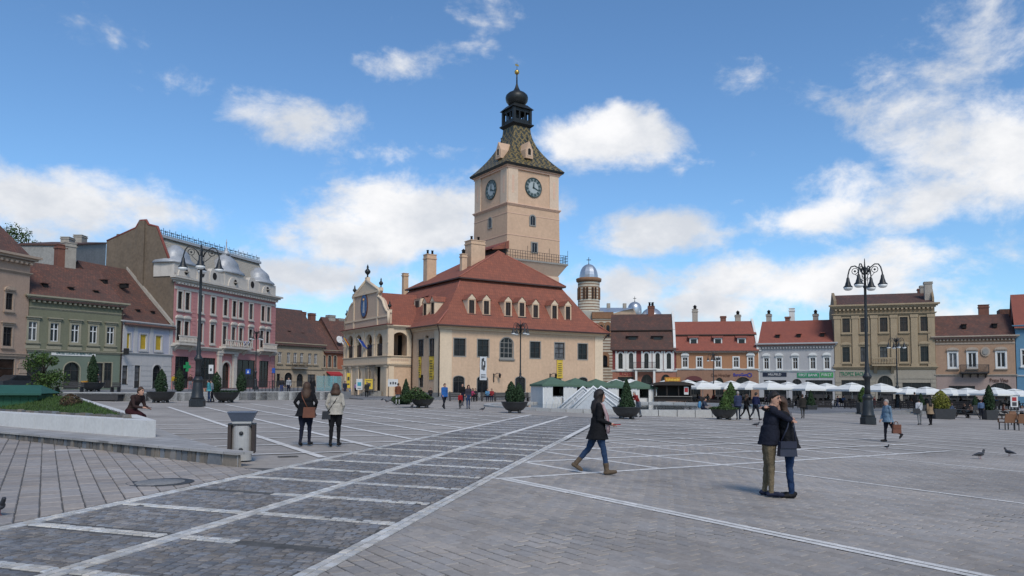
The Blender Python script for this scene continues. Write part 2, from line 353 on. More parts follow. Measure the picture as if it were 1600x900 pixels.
# ---- piece factory -------------------------------------------------
def clip(poly, hp):
    for (nx, ny, d) in hp:            # keep nx*x+ny*y >= d
        out_ = []
        for i in range(len(poly)):
            a, b = poly[i], poly[(i + 1) % len(poly)]
            fa, fb = nx * a[0] + ny * a[1] - d, nx * b[0] + ny * b[1] - d
            if fa >= 0: out_.append(a)
            if (fa >= 0) != (fb >= 0):
                t = fa / (fa - fb); out_.append((a[0] + (b[0] - a[0]) * t, a[1] + (b[1] - a[1]) * t))
        poly = out_
        if len(poly) < 3: return []
    return poly
class Pieces:
    """many alike stones on the ground: the largest in view are objects, the rest one joined part"""
    def __init__(s, name, mt, h=.014, inset=.006, limit=300, parent=None): s.name, s.mt, s.h, s.inset, s.limit, s.parent = name, mt, h, inset, limit, parent or plaza; s.items = []
    def add(s, poly, whole=True, lift=0.0): 
        cx = sum(p[0] for p in poly) / len(poly); cy = sum(p[1] for p in poly) / len(poly)
        s.items.append((cx * cx + cy * cy, cx, cy, poly, whole, lift))
    def build(s, fwd):
        s.items.sort(key=lambda t: t[0])
        rnd = random.Random(5); V = []; Fc = []; T = []; n = 0; fx, fy = fwd
        cache = {}
        for (d, cx, cy, poly, whole, lift) in s.items:
            z = G(cx, cy) + lift + rnd.uniform(-.003, .003)
            inview = cy > 5.6 and abs(cx) < .70 * cy
            if whole and inview and n < s.limit:
                n += 1
                # size classes share one mesh
                us = [(p[0] - cx) * fx + (p[1] - cy) * fy for p in poly]; vs = [-(p[0] - cx) * fy + (p[1] - cy) * fx for p in poly]
                a, b = round(max(us), 2), round(max(vs), 2)
                if (a, b) not in cache:
                    i_, h = s.inset, s.h
                    vv = [(-a, -b, -h), (a, -b, -h), (a, b, -h), (-a, b, -h), (-a + i_, -b + i_, 0), (a - i_, -b + i_, 0), (a - i_, b - i_, 0), (-a + i_, b - i_, 0)]
                    me = bpy.data.meshes.new(s.name); me.from_pydata(vv, [], [(4, 5, 6, 7), (0, 1, 5, 4), (1, 2, 6, 5), (2, 3, 7, 6), (3, 0, 4, 7)]); me.materials.append(s.mt)
                    cache[(a, b)] = me
                o = add(s.name, cache[(a, b)], s.parent, (cx, cy, z), (0, 0, math.atan2(fy, fx) + rnd.uniform(-.02, .02)))
                continue
            i = len(V); k = len(poly); t = rnd.random()
            for p in poly: V.append((p[0], p[1], z - s.h))
            for p in poly:
                dx, dy = cx - p[0], cy - p[1]; l = math.hypot(dx, dy) or 1; V.append((p[0] + dx / l * s.inset * 1.3, p[1] + dy / l * s.inset * 1.3, z))
            Fc.append(tuple(range(i + k, i + 2 * k))); T.append(t)
            for j in range(k): q = (j + 1) % k; Fc.append((i + j, i + q, i + k + q, i + k + j)); T.append(t)
        me = bpy.data.meshes.new(s.name + '_field'); me.from_pydata(V, [], Fc); me.materials.append(s.mt)
        at = me.attributes.new('tint', 'FLOAT', 'FACE'); at.data.foreach_set('value', T)
        return stuff(add(s.name + '_field', me, s.parent))
def ccw(p):
    a = sum(p[i][0] * p[(i + 1) % len(p)][1] - p[(i + 1) % len(p)][0] * p[i][1] for i in range(len(p)))
    return p if a > 0 else p[::-1]
def rect(o, f, s, u0, u1, v0, v1):
    return ccw([(o[0] + f[0] * a + s[0] * b, o[1] + f[1] * a + s[1] * b) for a, b in ((u0, v0), (u1, v0), (u1, v1), (u0, v1))])

# ---- the cobbled path with its three white lines --------------------
PD = az(11.3); PN = az(101.3)          # along, to the right
LO = (-7.64, -5.45, -3.24)
SD = az(107.0)                          # stripes run a little askew
def pn(s, o): return (PD.x * s + PN.x * o, PD.y * s + PN.y * o)
rnd = random.Random(11)
S0, S1 = 1.5, 44.0
bed = MB()
for i in range(28):
    a, b = S0 + (S1 - S0) * i / 28, S0 + (S1 - S0) * (i + 1) / 28
    for o0, o1 in ((-7.8, -5.5), (-5.5, -3.05)):
        q = [pn(a, o0), pn(b, o0), pn(b, o1), pn(a, o1)]
        bed.face([(p[0], p[1], G(*p) - .008) for p in ccw(q)], m_mortar)
struct(bed.build('cobble_bed', plaza))
setts = Pieces('white_sett', m_sett, .02, .007); cob = Pieces('cobble', m_cobble, .02, .012)
NEAR = 26.0
far_lines = MB()
def strip(mb, p0, p1, w, mt, lift=.004, n=6):
    p0 = Vector((p0[0], p0[1])); p1 = Vector((p1[0], p1[1])); d = (p1 - p0).normalized(); s = Vector((-d.y, d.x)) * (w / 2)
    for i in range(n):
        a = p0.lerp(p1, i / n); b = p0.lerp(p1, (i + 1) / n)
        mb.face([(q.x, q.y, G(q.x, q.y) + lift) for q in (a + s, a - s, b - s, b + s)], mt)
for li, o in enumerate(LO):
    wds = .098
    s = S0
    while s < NEAR:
        l = rnd.uniform(.10, .17)
        for k in (-1, 1):
            oo = o + k * (wds / 2 + .004)
            setts.add(ccw([pn(s, oo - wds / 2 + .004), pn(s + l - .008, oo - wds / 2 + .004), pn(s + l - .008, oo + wds / 2 - .004), pn(s, oo + wds / 2 - .004)]), lift=.004)
        s += l
    strip(far_lines, pn(NEAR, o), pn(S1, o), .21, m_line, n=8)
# cross stripes, both lanes
TOFF = math.tan(R(107.0 - 101.3))
stripes = []
k = 0; s = 3.05
while s < 43.5:
    stripes.append(s); s += 1.62
partial = {2: (0, .62), 1: (.0, .5)}     # worn stripes stop short in the right lane
for si, s in enumerate(stripes):
    for lane in (0, 1):
        o0, o1 = LO[lane] + .12, LO[lane + 1] - .12
        f0, f1 = (0, 1)
        if lane == 1 and si in (3, ): f1 = .35
        if lane == 0 and si == 5: f0 = .75
        if s < NEAR:
            o = o0 + (o1 - o0) * f0
            while o < o0 + (o1 - o0) * f1 - .05:
                l = rnd.uniform(.09, .15)
                e = min(o + l - .008, o1)
                for r_ in (-1, 1):
                    ss = s - (o - LO[lane]) * TOFF + (lane * -0.18) + r_ * .047
                    if rnd.random() > .04: setts.add(ccw([pn(ss - .043, o), pn(ss + .043, o), pn(ss + .043, e), pn(ss - .043, e)]), lift=.004)
                o += l
        else:
            strip(far_lines, pn(s - lane * .18, o0), pn(s - lane * .18 - (o1 - o0) * TOFF, o1), .2, m_line, n=1)
# cobbles between: rows across each lane, uneven lengths
for lane in (0, 1):
    o0, o1 = LO[lane] + .115, LO[lane + 1] - .115
    s = S0
    while s < S1 - .1:
        rh = rnd.uniform(.095, .125)
        o = o0 - rnd.uniform(0, .03)
        while o < o1 - .03:
            l = rnd.uniform(.10, .17); a, b = max(o, o0), min(o + l - .012, o1)
            if b - a > .04:
                mid = (a + b) / 2; sc = s - (mid - LO[lane]) * TOFF
                on = any(abs(sc + rh / 2 - (q - lane * .18 - (mid - LO[lane]) * TOFF)) < .14 for q in stripes)
                j = [rnd.uniform(-.008, .008) for _ in range(8)]
                if not on:
                    cob.add(ccw([pn(sc + j[0], a + j[1]), pn(sc + rh - .014 + j[2], a + j[3]), pn(sc + rh - .014 + j[4], b + j[5]), pn(sc + j[6], b + j[7])]), lift=.002 + rnd.uniform(-.004, .004))
            o += l
        s += rh
setts.build((PD.x, PD.y)); cob.build((PD.x, PD.y))

# ---- light pavers right of the path ---------------------------------
AD = az(-36.7); BD = az(53.3)
pv = Pieces('paver', m_paver, .012, .004)
edge = [(PN.x, PN.y, -3.24 + .115)]
for iu in range(-60, 190):
    for iv in range(-30, 150):
        u0 = iu * .18; v0 = iv * .32 + (iu % 2) * .16
        cx = BD.x * (u0 + .09) + AD.x * (v0 + .16); cy = BD.y * (u0 + .09) + AD.y * (v0 + .16)
        if not (4.6 < cy < 24.2) or abs(cx) > .70 * cy + 7.2 or PN.x * cx + PN.y * cy < -3.3: continue
        g_ = .003 + .011 * max(0, 1 - abs((cy - 8.3) - .42 * cx + .9 * noise.noise(Vector((cx * .7, cy * .7, 0)))) / .55) + .006 * max(0, noise.noise(Vector((cx * .45, cy * .45, 7))))
        q = rect((0, 0), (BD.x, BD.y), (AD.x, AD.y), u0 + g_, u0 + .18 - g_, v0 + g_, v0 + .32 - g_)
        c = clip(q, edge)
        if c: pv.add(c, len(c) == 4 and c == q, lift=-.001)
pv.build((BD.x, BD.y))
bedR = MB()
for i in range(24):
    for j in range(26):
        c = clip(rect((0, 0), (1, 0), (0, 1), -4 + i, -3 + i, 4.6 + j * .75, 4.6 + (j + 1) * .75), edge + [(-1, .7, -6.9)])
        if c: bedR.face([(p[0], p[1], G(*p) - .009) for p in c], m_mortar)
struct(bedR.build('paver_bed', plaza))
# ---- slabs left of the path, dark open joints ----------------------
m_sand = m_mortar
sl = Pieces('slab', m_slab, .016, .012)
LA = az(-32.0); LB = az(58.0)
KA = Vector((-5.61, 15.44)); KB = Vector((-14.76, 21.67)); kd = (KB - KA).normalized(); KB = KA + kd * 17
kn = Vector((kd.y, -kd.x)); kn = kn if kn.dot(-KA) > 0 else -kn       # towards the camera
edge = [(-PN.x, -PN.y, 7.64 + .15), (kn.x, kn.y, kn.dot(KA) + .02)]
for iu in range(-60, 40):
    for iv in range(0, 90):
        u0 = iu * .27; v0 = iv * .42 + (iu * .137 % .42)
        cx = LB.x * (u0 + .13) + LA.x * (v0 + .2); cy = LB.y * (u0 + .13) + LA.y * (v0 + .2)
        if not (3.0 < cy < 27) or cx < -.72 * cy - 7.5 or PN.x * cx + PN.y * cy > -7.3: continue
        q = rect((0, 0), (LB.x, LB.y), (LA.x, LA.y), u0 + .009, u0 + .261, v0 + .002, v0 + .418)
        c = clip(q, edge)
        if c: sl.add(c, len(c) == 4 and c == q, lift=.004)
sl.build((LB.x, LB.y))
bedL = MB()
cs = [pn(S0, -7.7), pn(14.2, -7.7), (KA.x, KA.y), (KB.x, KB.y), (KB.x - 1.5, KB.y - 2.5), (-10.0, 4.2)]
for i in range(1, len(cs) - 1):
    t = ccw([cs[0], cs[i], cs[i + 1]]); bedL.face([(p[0], p[1], G(*p) - .009) for p in t], m_mortar)
struct(bedL.build('slab_bed', plaza))

# ---- white line grid of the square ----------------------------------
# right of the path: crossing lines, az -36.7 and 53.3
def inter(o1, d1, o2, d2):
    den = d1.x * d2.y - d1.y * d2.x; w = Vector((o2.x - o1.x, o2.y - o1.y)); t = (w.x * d2.y - w.y * d2.x) / den
    return Vector((o1.x + d1.x * t, o1.y + d1.y * t))
def limR(p): return PN.x * p.x + PN.y * p.y > -3.1 and p.y < 46
gr = MB()
o3 = Vector(pn(0, -3.08))
na = BD; nb = -az(143.3)
for k in range(-1, 24):
    p0 = na * (8.45 + 2.2 * k); d = AD              # line family A
    st = inter(p0, d, nb * 11.59, BD)               # starts at the first cross line
    hit = inter(p0, d, o3, PD)
    far_ = Vector((p0.x, p0.y)) + Vector((d.x, d.y)) * 60
    t_hi = min(52.0, (hit - Vector((p0.x, p0.y))).dot(Vector((d.x, d.y)))) if hit.y > st.y else None
    a = st; b = Vector((p0.x, p0.y)) + Vector((d.x, d.y)) * (t_hi if t_hi is not None else 12)
    if hit.y < 46 and k > 0:
        if b.y > 47: b = a + (b - a) * ((47 - a.y) / (b.y - a.y))
        if b.y > a.y: strip(gr, a, b, .17, m_line, .005)
    elif k > 0:
        if b.y > 47: b = a + (b - a) * ((47 - a.y) / (b.y - a.y))
        if b.y > a.y: strip(gr, a, b, .17, m_line, .005)
    if k % 3 == 0 and k >= 0:
        e = a - Vector((d.x, d.y)) * 14
        for off in ((-.075, .075) if k == 0 else (0,)):
            ov = Vector((na.x, na.y)) * off
            strip(gr, a + ov, e + ov, .12, m_line, .005)
for k in range(0, 13):
    p0 = nb * (11.59 + 2.23 * k)
    a = inter(p0, BD, o3, PD); b = a + Vector((BD.x, BD.y)) * 19
    if k > 8: b = a + Vector((BD.x, BD.y)) * 12
    strip(gr, a, b, .17, m_line, .0065)
# left of the path: az -30.3 and 59.7
ga, gb_ = az(-30.3), az(59.7); o1_ = Vector(pn(0, -7.8))
nL = Vector((-.504, .863))
for k in range(0, 15):
    p0 = gb_ * (5.09 + 2.1 * k); a = inter(p0, ga, o1_, PD)
    if a.y > 45: continue
    L = min(34, (56 - a.y) / ga.y); strip(gr, a, a + Vector((ga.x, ga.y)) * L, .22, m_line, .005)
for k in range(0, 13):
    p0 = Vector((nL.x, nL.y, 0)) * (18.75 + 2.6 * k); a = inter(p0, gb_, o1_, PD)
    if a.y > 46: a = a - Vector((gb_.x, gb_.y)) * 3
    L = 4.5 if k < 1 else 9 if k < 3 else 15
    strip(gr, a, a - Vector((gb_.x, gb_.y)) * L, .17, m_line, .0065)
struct(gr.build('line_grid', plaza)); struct(far_lines.build('path_lines', plaza))

# ---- manhole and drain ------------------------------------------------
m_iron = mat('cast iron', (.07, .068, .066), .6, .3, 8, .4, 60, .4)
p = gp(250, 754); man = tag(add('manhole_cover', None, None, (p.x, p.y, p.z + .006)), 'round iron manhole cover in the light slabs beside the cobbled path', 'manhole')
mb = MB(); mb.lathe([(.0, .0), (.44, .0), (.45, .004), (.53, .006), (.55, .0), (.55, -.02)], m_iron, 32, cap=False); mb.build('rim', man)
mb = MB(); mb.lathe([(.40, .003), (.39, .012), (0, .013)], mat('cover stone', (.2, .195, .19), .8, .3, 6), 32, cap=False); mb.build('cover', man)
p = gp(450, 714); dr = tag(add('drain_grate', None, None, (p.x, p.y, p.z + .004), (0, 0, R(30)), (.55, .6, 1)), 'small dark drain grate in the paving near the litter bin', 'drain')
mb = MB(); mb.box(-.4, .4, -.16, -.13, 0, .012, m_iron); mb.box(-.4, .4, .13, .16, 0, .012, m_iron); mb.build('frame', dr)
for i in range(9):
    mb = MB(); x = -.4 + i * .0975; mb.box(x, x + .03, -.13, .13, 0, .01, m_iron); mb.build('bar', dr)
# ================================================================== building kit
class Bld:
    def __init__(s, name, label, cat, P0, a, z=0.0, group=None):
        """P0: left end of the main front on the ground, a: azimuth of that front going right"""
        s.rz = R(90 - a); s.root = thing(name, label, cat, (P0[0], P0[1], z), s.rz, group)
        s.W = Matrix.Translation((P0[0], P0[1], z)) @ Matrix.Rotation(s.rz, 4, 'Z')
    def fr(s, ox=0.0, oy=0.0, rz=0.0): return Fr(s, ox, oy, R(rz))
class Fr:
    """one vertical face of a building: x to the right seen from outside, y inwards, z up"""
    def __init__(s, b, ox, oy, rz): s.b = b; s.rz = rz; s.M = Matrix.Translation((ox, oy, 0)) @ Matrix.Rotation(rz, 4, 'Z'); s.Wi = (b.W @ s.M).inverted()
    def fp(s, px, py, y=0.0):
        o = s.Wi @ CAM; d = (s.Wi.to_3x3() @ pixray(px, py)); t = (y - o.y) / d.y; p = o + d * t
        return p.x, p.z
    def x(s, px, py=560): return s.fp(px, py)[0]
    def z(s, px, py): return s.fp(px, py)[1]
    def mb(s): m_ = MB(); m_.M = s.M.copy(); return m_
    def put(s, name, me, x, z, y=0.0, parent=None): return add(name, me, parent or s.b.root, s.M @ Vector((x, y, z)), (0, 0, s.rz))
def outline(w, h, rise=0.0, n=12, zs=0.0, d=0.0):
    """window outline ccw seen from outside, centred on x, from zs up; d insets"""
    x = w / 2 - d
    if rise <= 0: return [(-x, zs + d), (x, zs + d), (x, zs + h - d), (-x, zs + h - d)]
    r = rise - d if rise > d else rise * .5
    p = [(-x, zs + d), (x, zs + d)]
    return p + [(x * math.cos(math.pi * k / n), zs + h - rise + r * math.sin(math.pi * k / n)) for k in range(n + 1)]
def ring(mb, a, b, y0, y1, mt):
    """frame between outline a (outer) and b (inner)"""
    n = len(a)
    for i in range(n):
        j = (i + 1) % n
        A, B, C_, D = a[i], a[j], b[j], b[i]
        mb.face([(A[0], y0, A[1]), (B[0], y0, B[1]), (C_[0], y0, C_[1]), (D[0], y0, D[1])], mt)
        mb.face([(D[0], y0, D[1]), (C_[0], y0, C_[1]), (C_[0], y1, C_[1]), (D[0], y1, D[1])], mt)
        mb.face([(B[0], y0, B[1]), (A[0], y0, A[1]), (A[0], y1, A[1]), (B[0], y1, B[1])], mt)
_wm = {}
def shared(key, fn):
    if key not in _wm: _wm[key] = fn()
    return _wm[key]
m_white = mat('white trim', (.62, .61, .58), .75, .1, 1.5, dirt=.15)
m_frame_w = mat('white frame', (.58, .58, .57), .6, .06, 2)
m_frame_d = mat('dark frame', (.035, .032, .03), .6, .1, 2)
m_glass = glass('window glass'); m_glass_l = glass('curtained glass', (.10, .10, .105), .2); m_glass_b = glass('brown glass', (.03, .018, .014), .15)
wrnd = random.Random(12); m_glass_c = glass('half curtained glass', (.055, .055, .06), .08)
m_iron2 = mat('wrought iron', (.02, .02, .022), .55, .2, 6)
m_gut = mat('gutter', (.06, .035, .03), .6, .15, 3)
def window(fr, x, z, w, h, arch=0.0, frame=None, glassm=None, mull=(1, 1), sur=None, sill=None, hood=None, y=0.12, bar=.06, door=False):
    """x centre, z sill height; sur=(mat,width,proud), sill=mat, hood=(mat,kind)"""
    w, h = round(w, 2), round(h, 2); frame = frame or m_frame_d; glassm = glassm or m_glass
    if glassm is m_glass and not door and wrnd.random() < .4: glassm = wrnd.choice((m_glass_l, m_glass_c, m_glass_b))
    def fm():
        mb = MB(); a = outline(w, h, arch); b = outline(w, h, arch, d=.07); ring(mb, a, b, y - .05, y + .05, frame)
        nx, nz = mull; top = h - arch * .55
        for i in range(nx): xx = -w / 2 + w * (i + 1) / (nx + 1); mb.box(xx - bar / 2, xx + bar / 2, y - .04, y + .03, .05, h - .05 if not arch else top + arch * .5, frame)
        for i in range(nz): zz = (h * .68 if nz == 1 else h * (i + 1) / (nz + 1)); mb.box(-w / 2 + .03, w / 2 - .03, y - .035, y + .03, zz - bar / 2, zz + bar / 2, frame)
        if door: mb.box(-w / 2 + .05, w / 2 - .05, y, y + .05, .02, h * .3, frame)
        return mb.mesh('window')
    k = (w, h, arch, frame.name, glassm.name, mull, y, bar, door)
    o = fr.put('door' if door else 'window', shared(('f',) + k, fm), x, z)
    def pm():
        mb = MB(); a = outline(w, h, arch, d=.02); mb.face([(p[0], y + .02, p[1]) for p in a], glassm); return mb.mesh('pane')
    add('pane', shared(('p',) + k, pm), o)
    if sur:
        def sm():
            mb = MB(); a = outline(w + 2 * sur[1], h + sur[1] * (2 if not door else 1), arch + sur[1] if arch else 0, zs=-sur[1] if not door else 0); b = outline(w, h, arch); ring(mb, a, b, -sur[2], .06, sur[0]); return mb.mesh('surround')
        add('surround', shared(('s', w, h, arch, sur[0].name, sur[1:], door), sm), o)
    sw = (sur[1] if sur else 0.0); sp = (sur[2] if sur else 0.0)
    if sill and not door:
        def lm():
            mb = MB(); mb.box(-w / 2 - sw - .1, w / 2 + sw + .1, -sp - .14, -sp - .002, -sw - .1, -sw + .0, sill); mb.box(-w / 2 - sw, w / 2 + sw, -sp - .08, -sp - .002, -sw - .2, -sw - .102, sill); return mb.mesh('sill')
        add('sill', shared(('l', w, sw, sp, sill.name), lm), o)
    if hood:
        mt, kind = hood
        def hm():
            mb = MB(); t = h + sw + .04; e = w / 2 + sw + .08
            if kind == 'flat':
                mb.box(-e + .05, e - .05, -sp - .08, -.002, t, t + .2, mt); mb.box(-e - .06, e + .06, -sp - .22, -.002, t + .202, t + .32, mt)
            elif kind == 'tri':
                mb.box(-e, e, -sp - .12, -.002, t, t + .1, mt); mb.xz([(-e - .05, t + .102), (e + .05, t + .102), (0, t + .55)], -sp - .16, -.002, mt)
            elif kind == 'seg':
                mb.box(-e, e, -sp - .12, -.002, t, t + .12, mt)
                arc = [(e * math.cos(math.pi * k_ / 10), t + .122 + .38 * math.sin(math.pi * k_ / 10)) for k_ in range(11)]
                mb.xz(arc, -sp - .16, -.002, mt); arc2 = [(p[0] * .7, t + .122 + (p[1] - t - .122) * .62) for p in arc]; mb.xz(arc2, -sp - .2, -sp - .15, mt)
            return mb.mesh('hood')
        add('hood', shared(('h', w, h, sw, sp, mt.name, kind), hm), o)
    return o
def cornice(mb, x0, x1, z, h, p, mt, y=0.0, steps=3, dent=0.0):
    """stepped moulding, growing outwards upwards, top at z"""
    for i in range(steps):
        q = p * (i + 1) / steps; za = z - h + h * i / steps; mb.box(x0 - q * .999, x1 + q * .999, y - q, y + .05 - .003 * i, za, za + h / steps - (.0 if i == steps - 1 else .002), mt)
    if dent:
        n = int((x1 - x0) / dent)
        for i in range(n):
            xx = x0 + (i + .5) * (x1 - x0) / n; mb.box(xx - dent * .25, xx + dent * .25, y - p * .62, y - .002, z - h - .22, z - h - .002, mt)
def shell(mb, L, D, H, mt, ops, front_mat=None, y0=0.0):
    """front with openings plus plain sides and back"""
    mb.wall(0, L, 0, H, ops, front_mat or mt, depth=.3)
    mb.face([(L, y0, 0), (L, D, 0), (L, D, H), (L, y0, H)], mt); mb.face([(0, D, 0), (0, y0, 0), (0, y0, H), (0, D, H)], mt); mb.face([(L, D, 0), (0, D, 0), (0, D, H), (L, D, H)], mt)
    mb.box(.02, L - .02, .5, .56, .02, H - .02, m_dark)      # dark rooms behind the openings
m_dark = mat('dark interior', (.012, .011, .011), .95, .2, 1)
def gable(fr, x0, x1, D, z, ridge, mt, over=.45, th=.14, yr=None, side=None, ext=.12):
    """roof with its ridge parallel to the front; returns the roof part"""
    mb = fr.mb(); yr = D / 2 if yr is None else yr
    sl = (ridge - z) / (yr); zo = z - sl * over
    a0, a1 = x0 - ext, x1 + ext
    mb.face([(a0, -over, zo), (a1, -over, zo), (a1, yr, ridge), (a0, yr, ridge)], mt)
    mb.face([(a1, D + .3, z), (a0, D + .3, z), (a0, yr, ridge), (a1, yr, ridge)], mt)
    mb.face([(a0, -over, zo - th), (a0, yr, ridge - th), (a1, yr, ridge - th), (a1, -over, zo - th)], side or mt)
    mb.face([(a0, -over, zo - th), (a1, -over, zo - th), (a1, -over, zo), (a0, -over, zo)], m_gut)
    for xx, sgn in ((a0, 1), (a1, -1)):
        mb.face([(xx, -over, zo - th), (xx, -over, zo), (xx, yr, ridge), (xx, yr, ridge - th)][::sgn], m_gut)
        q = [(xx + sgn * ext, 0, z - th), (xx + sgn * ext, yr, ridge - th), (xx + sgn * ext, D, z - th)]
        mb.face(q[::sgn], side or mt)
    return mb.build('roof', fr.b.root)
def chimney(fr, x, y, z, w, h, mt, parent, kind=0):
    mb = fr.mb(); mb.box(x - w / 2, x + w / 2, y - w * .4, y + w * .4, z - 2.0, z + h, mt); mb.box(x - w / 2 - .08, x + w / 2 + .08, y - w * .4 - .08, y + w * .4 + .08, z + h * .8, z + h * .8 + .14, mt)
    mb.box(x - w / 2 - .06, x + w / 2 + .06, y - w * .4 - .06, y + w * .4 + .06, z + h, z + h + .1, mt)
    if kind == 1:
        for k in (-1, 1): mb.lathe([(.16, 0), (.15, .5), (.19, .52), (.18, .6)], m_dark, 8, (x + k * w * .25, y, z + h + .1))
    if kind == 2: mb.lathe([(w * .3, 0), (w * .28, .35), (w * .4, .42), (0, .7)], m_dark, 8, (x, y, z + h + .1))
    return mb.build('chimney', parent)
def rail(fr, x0, x1, z, h, y0, mt, name, n=18, sides=True, r=.018, parent=None):
    mb = fr.mb()
    for i in range(n + 1):
        x = x0 + (x1 - x0) * i / n; mb.box(x - r, x + r, y0 - r, y0 + r, z, z + h, mt)
    mb.box(x0, x1, y0 - r * 1.6, y0 + r * 1.6, z + h, z + h + .05, mt); mb.box(x0, x1, y0 - r * 1.3, y0 + r * 1.3, z + .06, z + .1, mt)
    if sides:
        for x in (x0, x1): mb.box(x - r * 1.4, x + r * 1.4, y0, -.003, z + h, z + h + .04, mt); mb.box(x - r, x + r, y0 / 2 - r, y0 / 2 + r, z, z + h, mt); mb.box(x - r, x + r, y0, -.003, z + .06, z + .1, mt)
    return mb.build(name, parent or fr.b.root)
def letters(txt, size, mt, ext=.02, bold=0.0, shear=0.0):
    cu = bpy.data.curves.new('lettering', 'FONT'); cu.body = txt; cu.size = size; cu.extrude = ext; cu.offset = bold; cu.shear = shear; cu.align_x = 'CENTER'; cu.align_y = 'CENTER'; cu.resolution_u = 2
    ob = bpy.data.objects.new('lettering', cu); col.objects.link(ob); dg = bpy.context.evaluated_depsgraph_get()
    me = bpy.data.meshes.new_from_object(ob.evaluated_get(dg)); bpy.data.objects.remove(ob); bpy.data.curves.remove(cu)
    me.transform(Matrix.Rotation(R(90), 4, 'X')); me.materials.clear(); me.materials.append(mt); return me
def sign(fr, px0, px1, py0, py1, board, txt, tmat, name='sign', fit=.8, y=-.06, bold=0.0, k=.55):
    xa, za = fr.fp(px0, py1); xb, zb = fr.fp(px1, py0); w = xb - xa; h = zb - za
    o = None
    if board:
        mb = MB(); mb.box(-w / 2, w / 2, -.06, 0, -h / 2, h / 2, board); o = fr.put(name, mb.mesh(name), (xa + xb) / 2, (za + zb) / 2, y + .055)
    if txt:
        me = letters(txt, 1.0, tmat, .02, bold)
        xs = [v.co.x for v in me.vertices]; zs = [v.co.z for v in me.vertices]; sx = w * fit / (max(xs) - min(xs)); sz = min(h * k / (max(zs) - min(zs)), sx * 1.6)
        me.transform(Matrix.Diagonal((sx, 1, sz, 1)))
        if o: add('lettering', me, o, (0, -.085, 0))
        else: fr.put('lettering', me, (xa + xb) / 2, (za + zb) / 2, -.05)
    return o
# ================================================================== council house with its tower
m_ochre = mat('ochre plaster', (.545, .375, .25), .9, .1, .35, .12, 12, dirt=.2)
m_ochre_l = mat('pale plaster', (.62, .485, .345), .9, .07, .5, .1, 12, dirt=.12)
m_tower = mat('tower plaster', (.52, .35, .235), .9, .08, .3, .12, 10, dirt=.12)
m_tower_l = mat('tower pilaster', (.58, .44, .325), .9, .07, .4, .1, 10, dirt=.12)
m_rose = mat('rose cornice', (.60, .40, .29), .9, .08, .4)
m_rtile = tiles('red tiles', (.285, .088, .05), (.22, .07, .042), (.135, .052, .037), .3, .5, .55)
m_rtile2 = tiles('dark red tiles', (.25, .062, .045), (.21, .055, .042), (.15, .05, .042), .22, .34, .5)
m_dkwood = mat('dark boards', (.045, .03, .025), .8, .2, 3)
m_black = mat('dark copper', (.022, .024, .024), .45, .25, 2, metal=.3)
m_gold = mat('gilt ball', (.55, .36, .10), .35, .1, 4, metal=.8)
m_greyfr = mat('grey stone frame', (.24, .23, .21), .85, .15, 2)
hb = Bld('council_house', 'ochre council house with red tiled mansard roof and tall clock tower', 'building', (-8.24, 85.0), 56.5, 0.28)
hr = hb.root
f0 = hb.fr()                                   # long front
HL = f0.x(941); 
_fl = Fr(hb, 0, 0, R(-90))                     # left front, x' = -y
yw = -_fl.x(643)                               # where the loggia wing starts
fw = Fr(hb, 0, yw, 0); ws = fw.x(607)          # (negative) reach of the wing
HD = 23.0
fl = Fr(hb, 0, HD, R(-90))
fg = Fr(hb, ws, 0, R(-90)); ywe = -fg.x(538)   # wing front
EZ = f0.z(690, 507)
print('house L', HL, 'yw', yw, 'ws', ws, 'ywe', ywe, 'eaves', EZ)
ops = []; wins = []
def wpx(fr, xa, xb, ya, yb):
    x0, z1 = fr.fp(xa, ya); x1, z0 = fr.fp(xb, yb); return x0, x1, z0, z1
UP = [(709.7, 726.8, 528, 555.7), (746.8, 763, 529.5, 556.3), (828, 844.5, 533.7, 560), (866.5, 882, 535.5, 561), (903, 917.8, 538, 562.5)]
WZ0 = sum(wpx(f0, *u)[2] for u in UP) / 5; WZ1 = sum(wpx(f0, *u)[3] for u in UP) / 5; WW = sum(wpx(f0, *u)[1] - wpx(f0, *u)[0] for u in UP) / 5
for u in UP:
    a = wpx(f0, *u); c = (a[0] + a[1]) / 2; ops.append((c - WW / 2, c + WW / 2, WZ0, WZ1)); wins.append((c, WZ0, WW, WZ1 - WZ0, 0))
a = wpx(f0, 780.5, 802.5, 527, 558); c = (a[0] + a[1]) / 2; bw = (a[1] - a[0]) - .2; ops.append((c - bw / 2, c + bw / 2, WZ0 - .1, WZ1 + .35, .75)); wins.append((c, WZ0 - .1, bw, WZ1 - WZ0 + .45, .75))
LZ = f0.z(716, 587.5)
for (xa, xb) in ((708.5, 725.6), (746, 762), (805, 821), (862, 877), (904, 917.5)):
    x0, x1 = f0.x(xa), f0.x(xb); c = (x0 + x1) / 2; w = 1.45; ops.append((c - w / 2, c + w / 2, .35, LZ, .35)); wins.append((c, .35, w, LZ - .35, .35))
mb = f0.mb(); mb.wall(0, HL, 0, EZ, ops, m_ochre, depth=.3)
mb.face([(HL, 0, 0), (HL, HD, 0), (HL, HD, EZ), (HL, 0, EZ)], m_ochre); mb.face([(HL, HD, 0), (0, HD, 0), (0, HD, EZ), (HL, HD, EZ)], m_ochre)
mb.box(.3, HL - .3, .5, .56, 0, EZ - .1, m_dark)
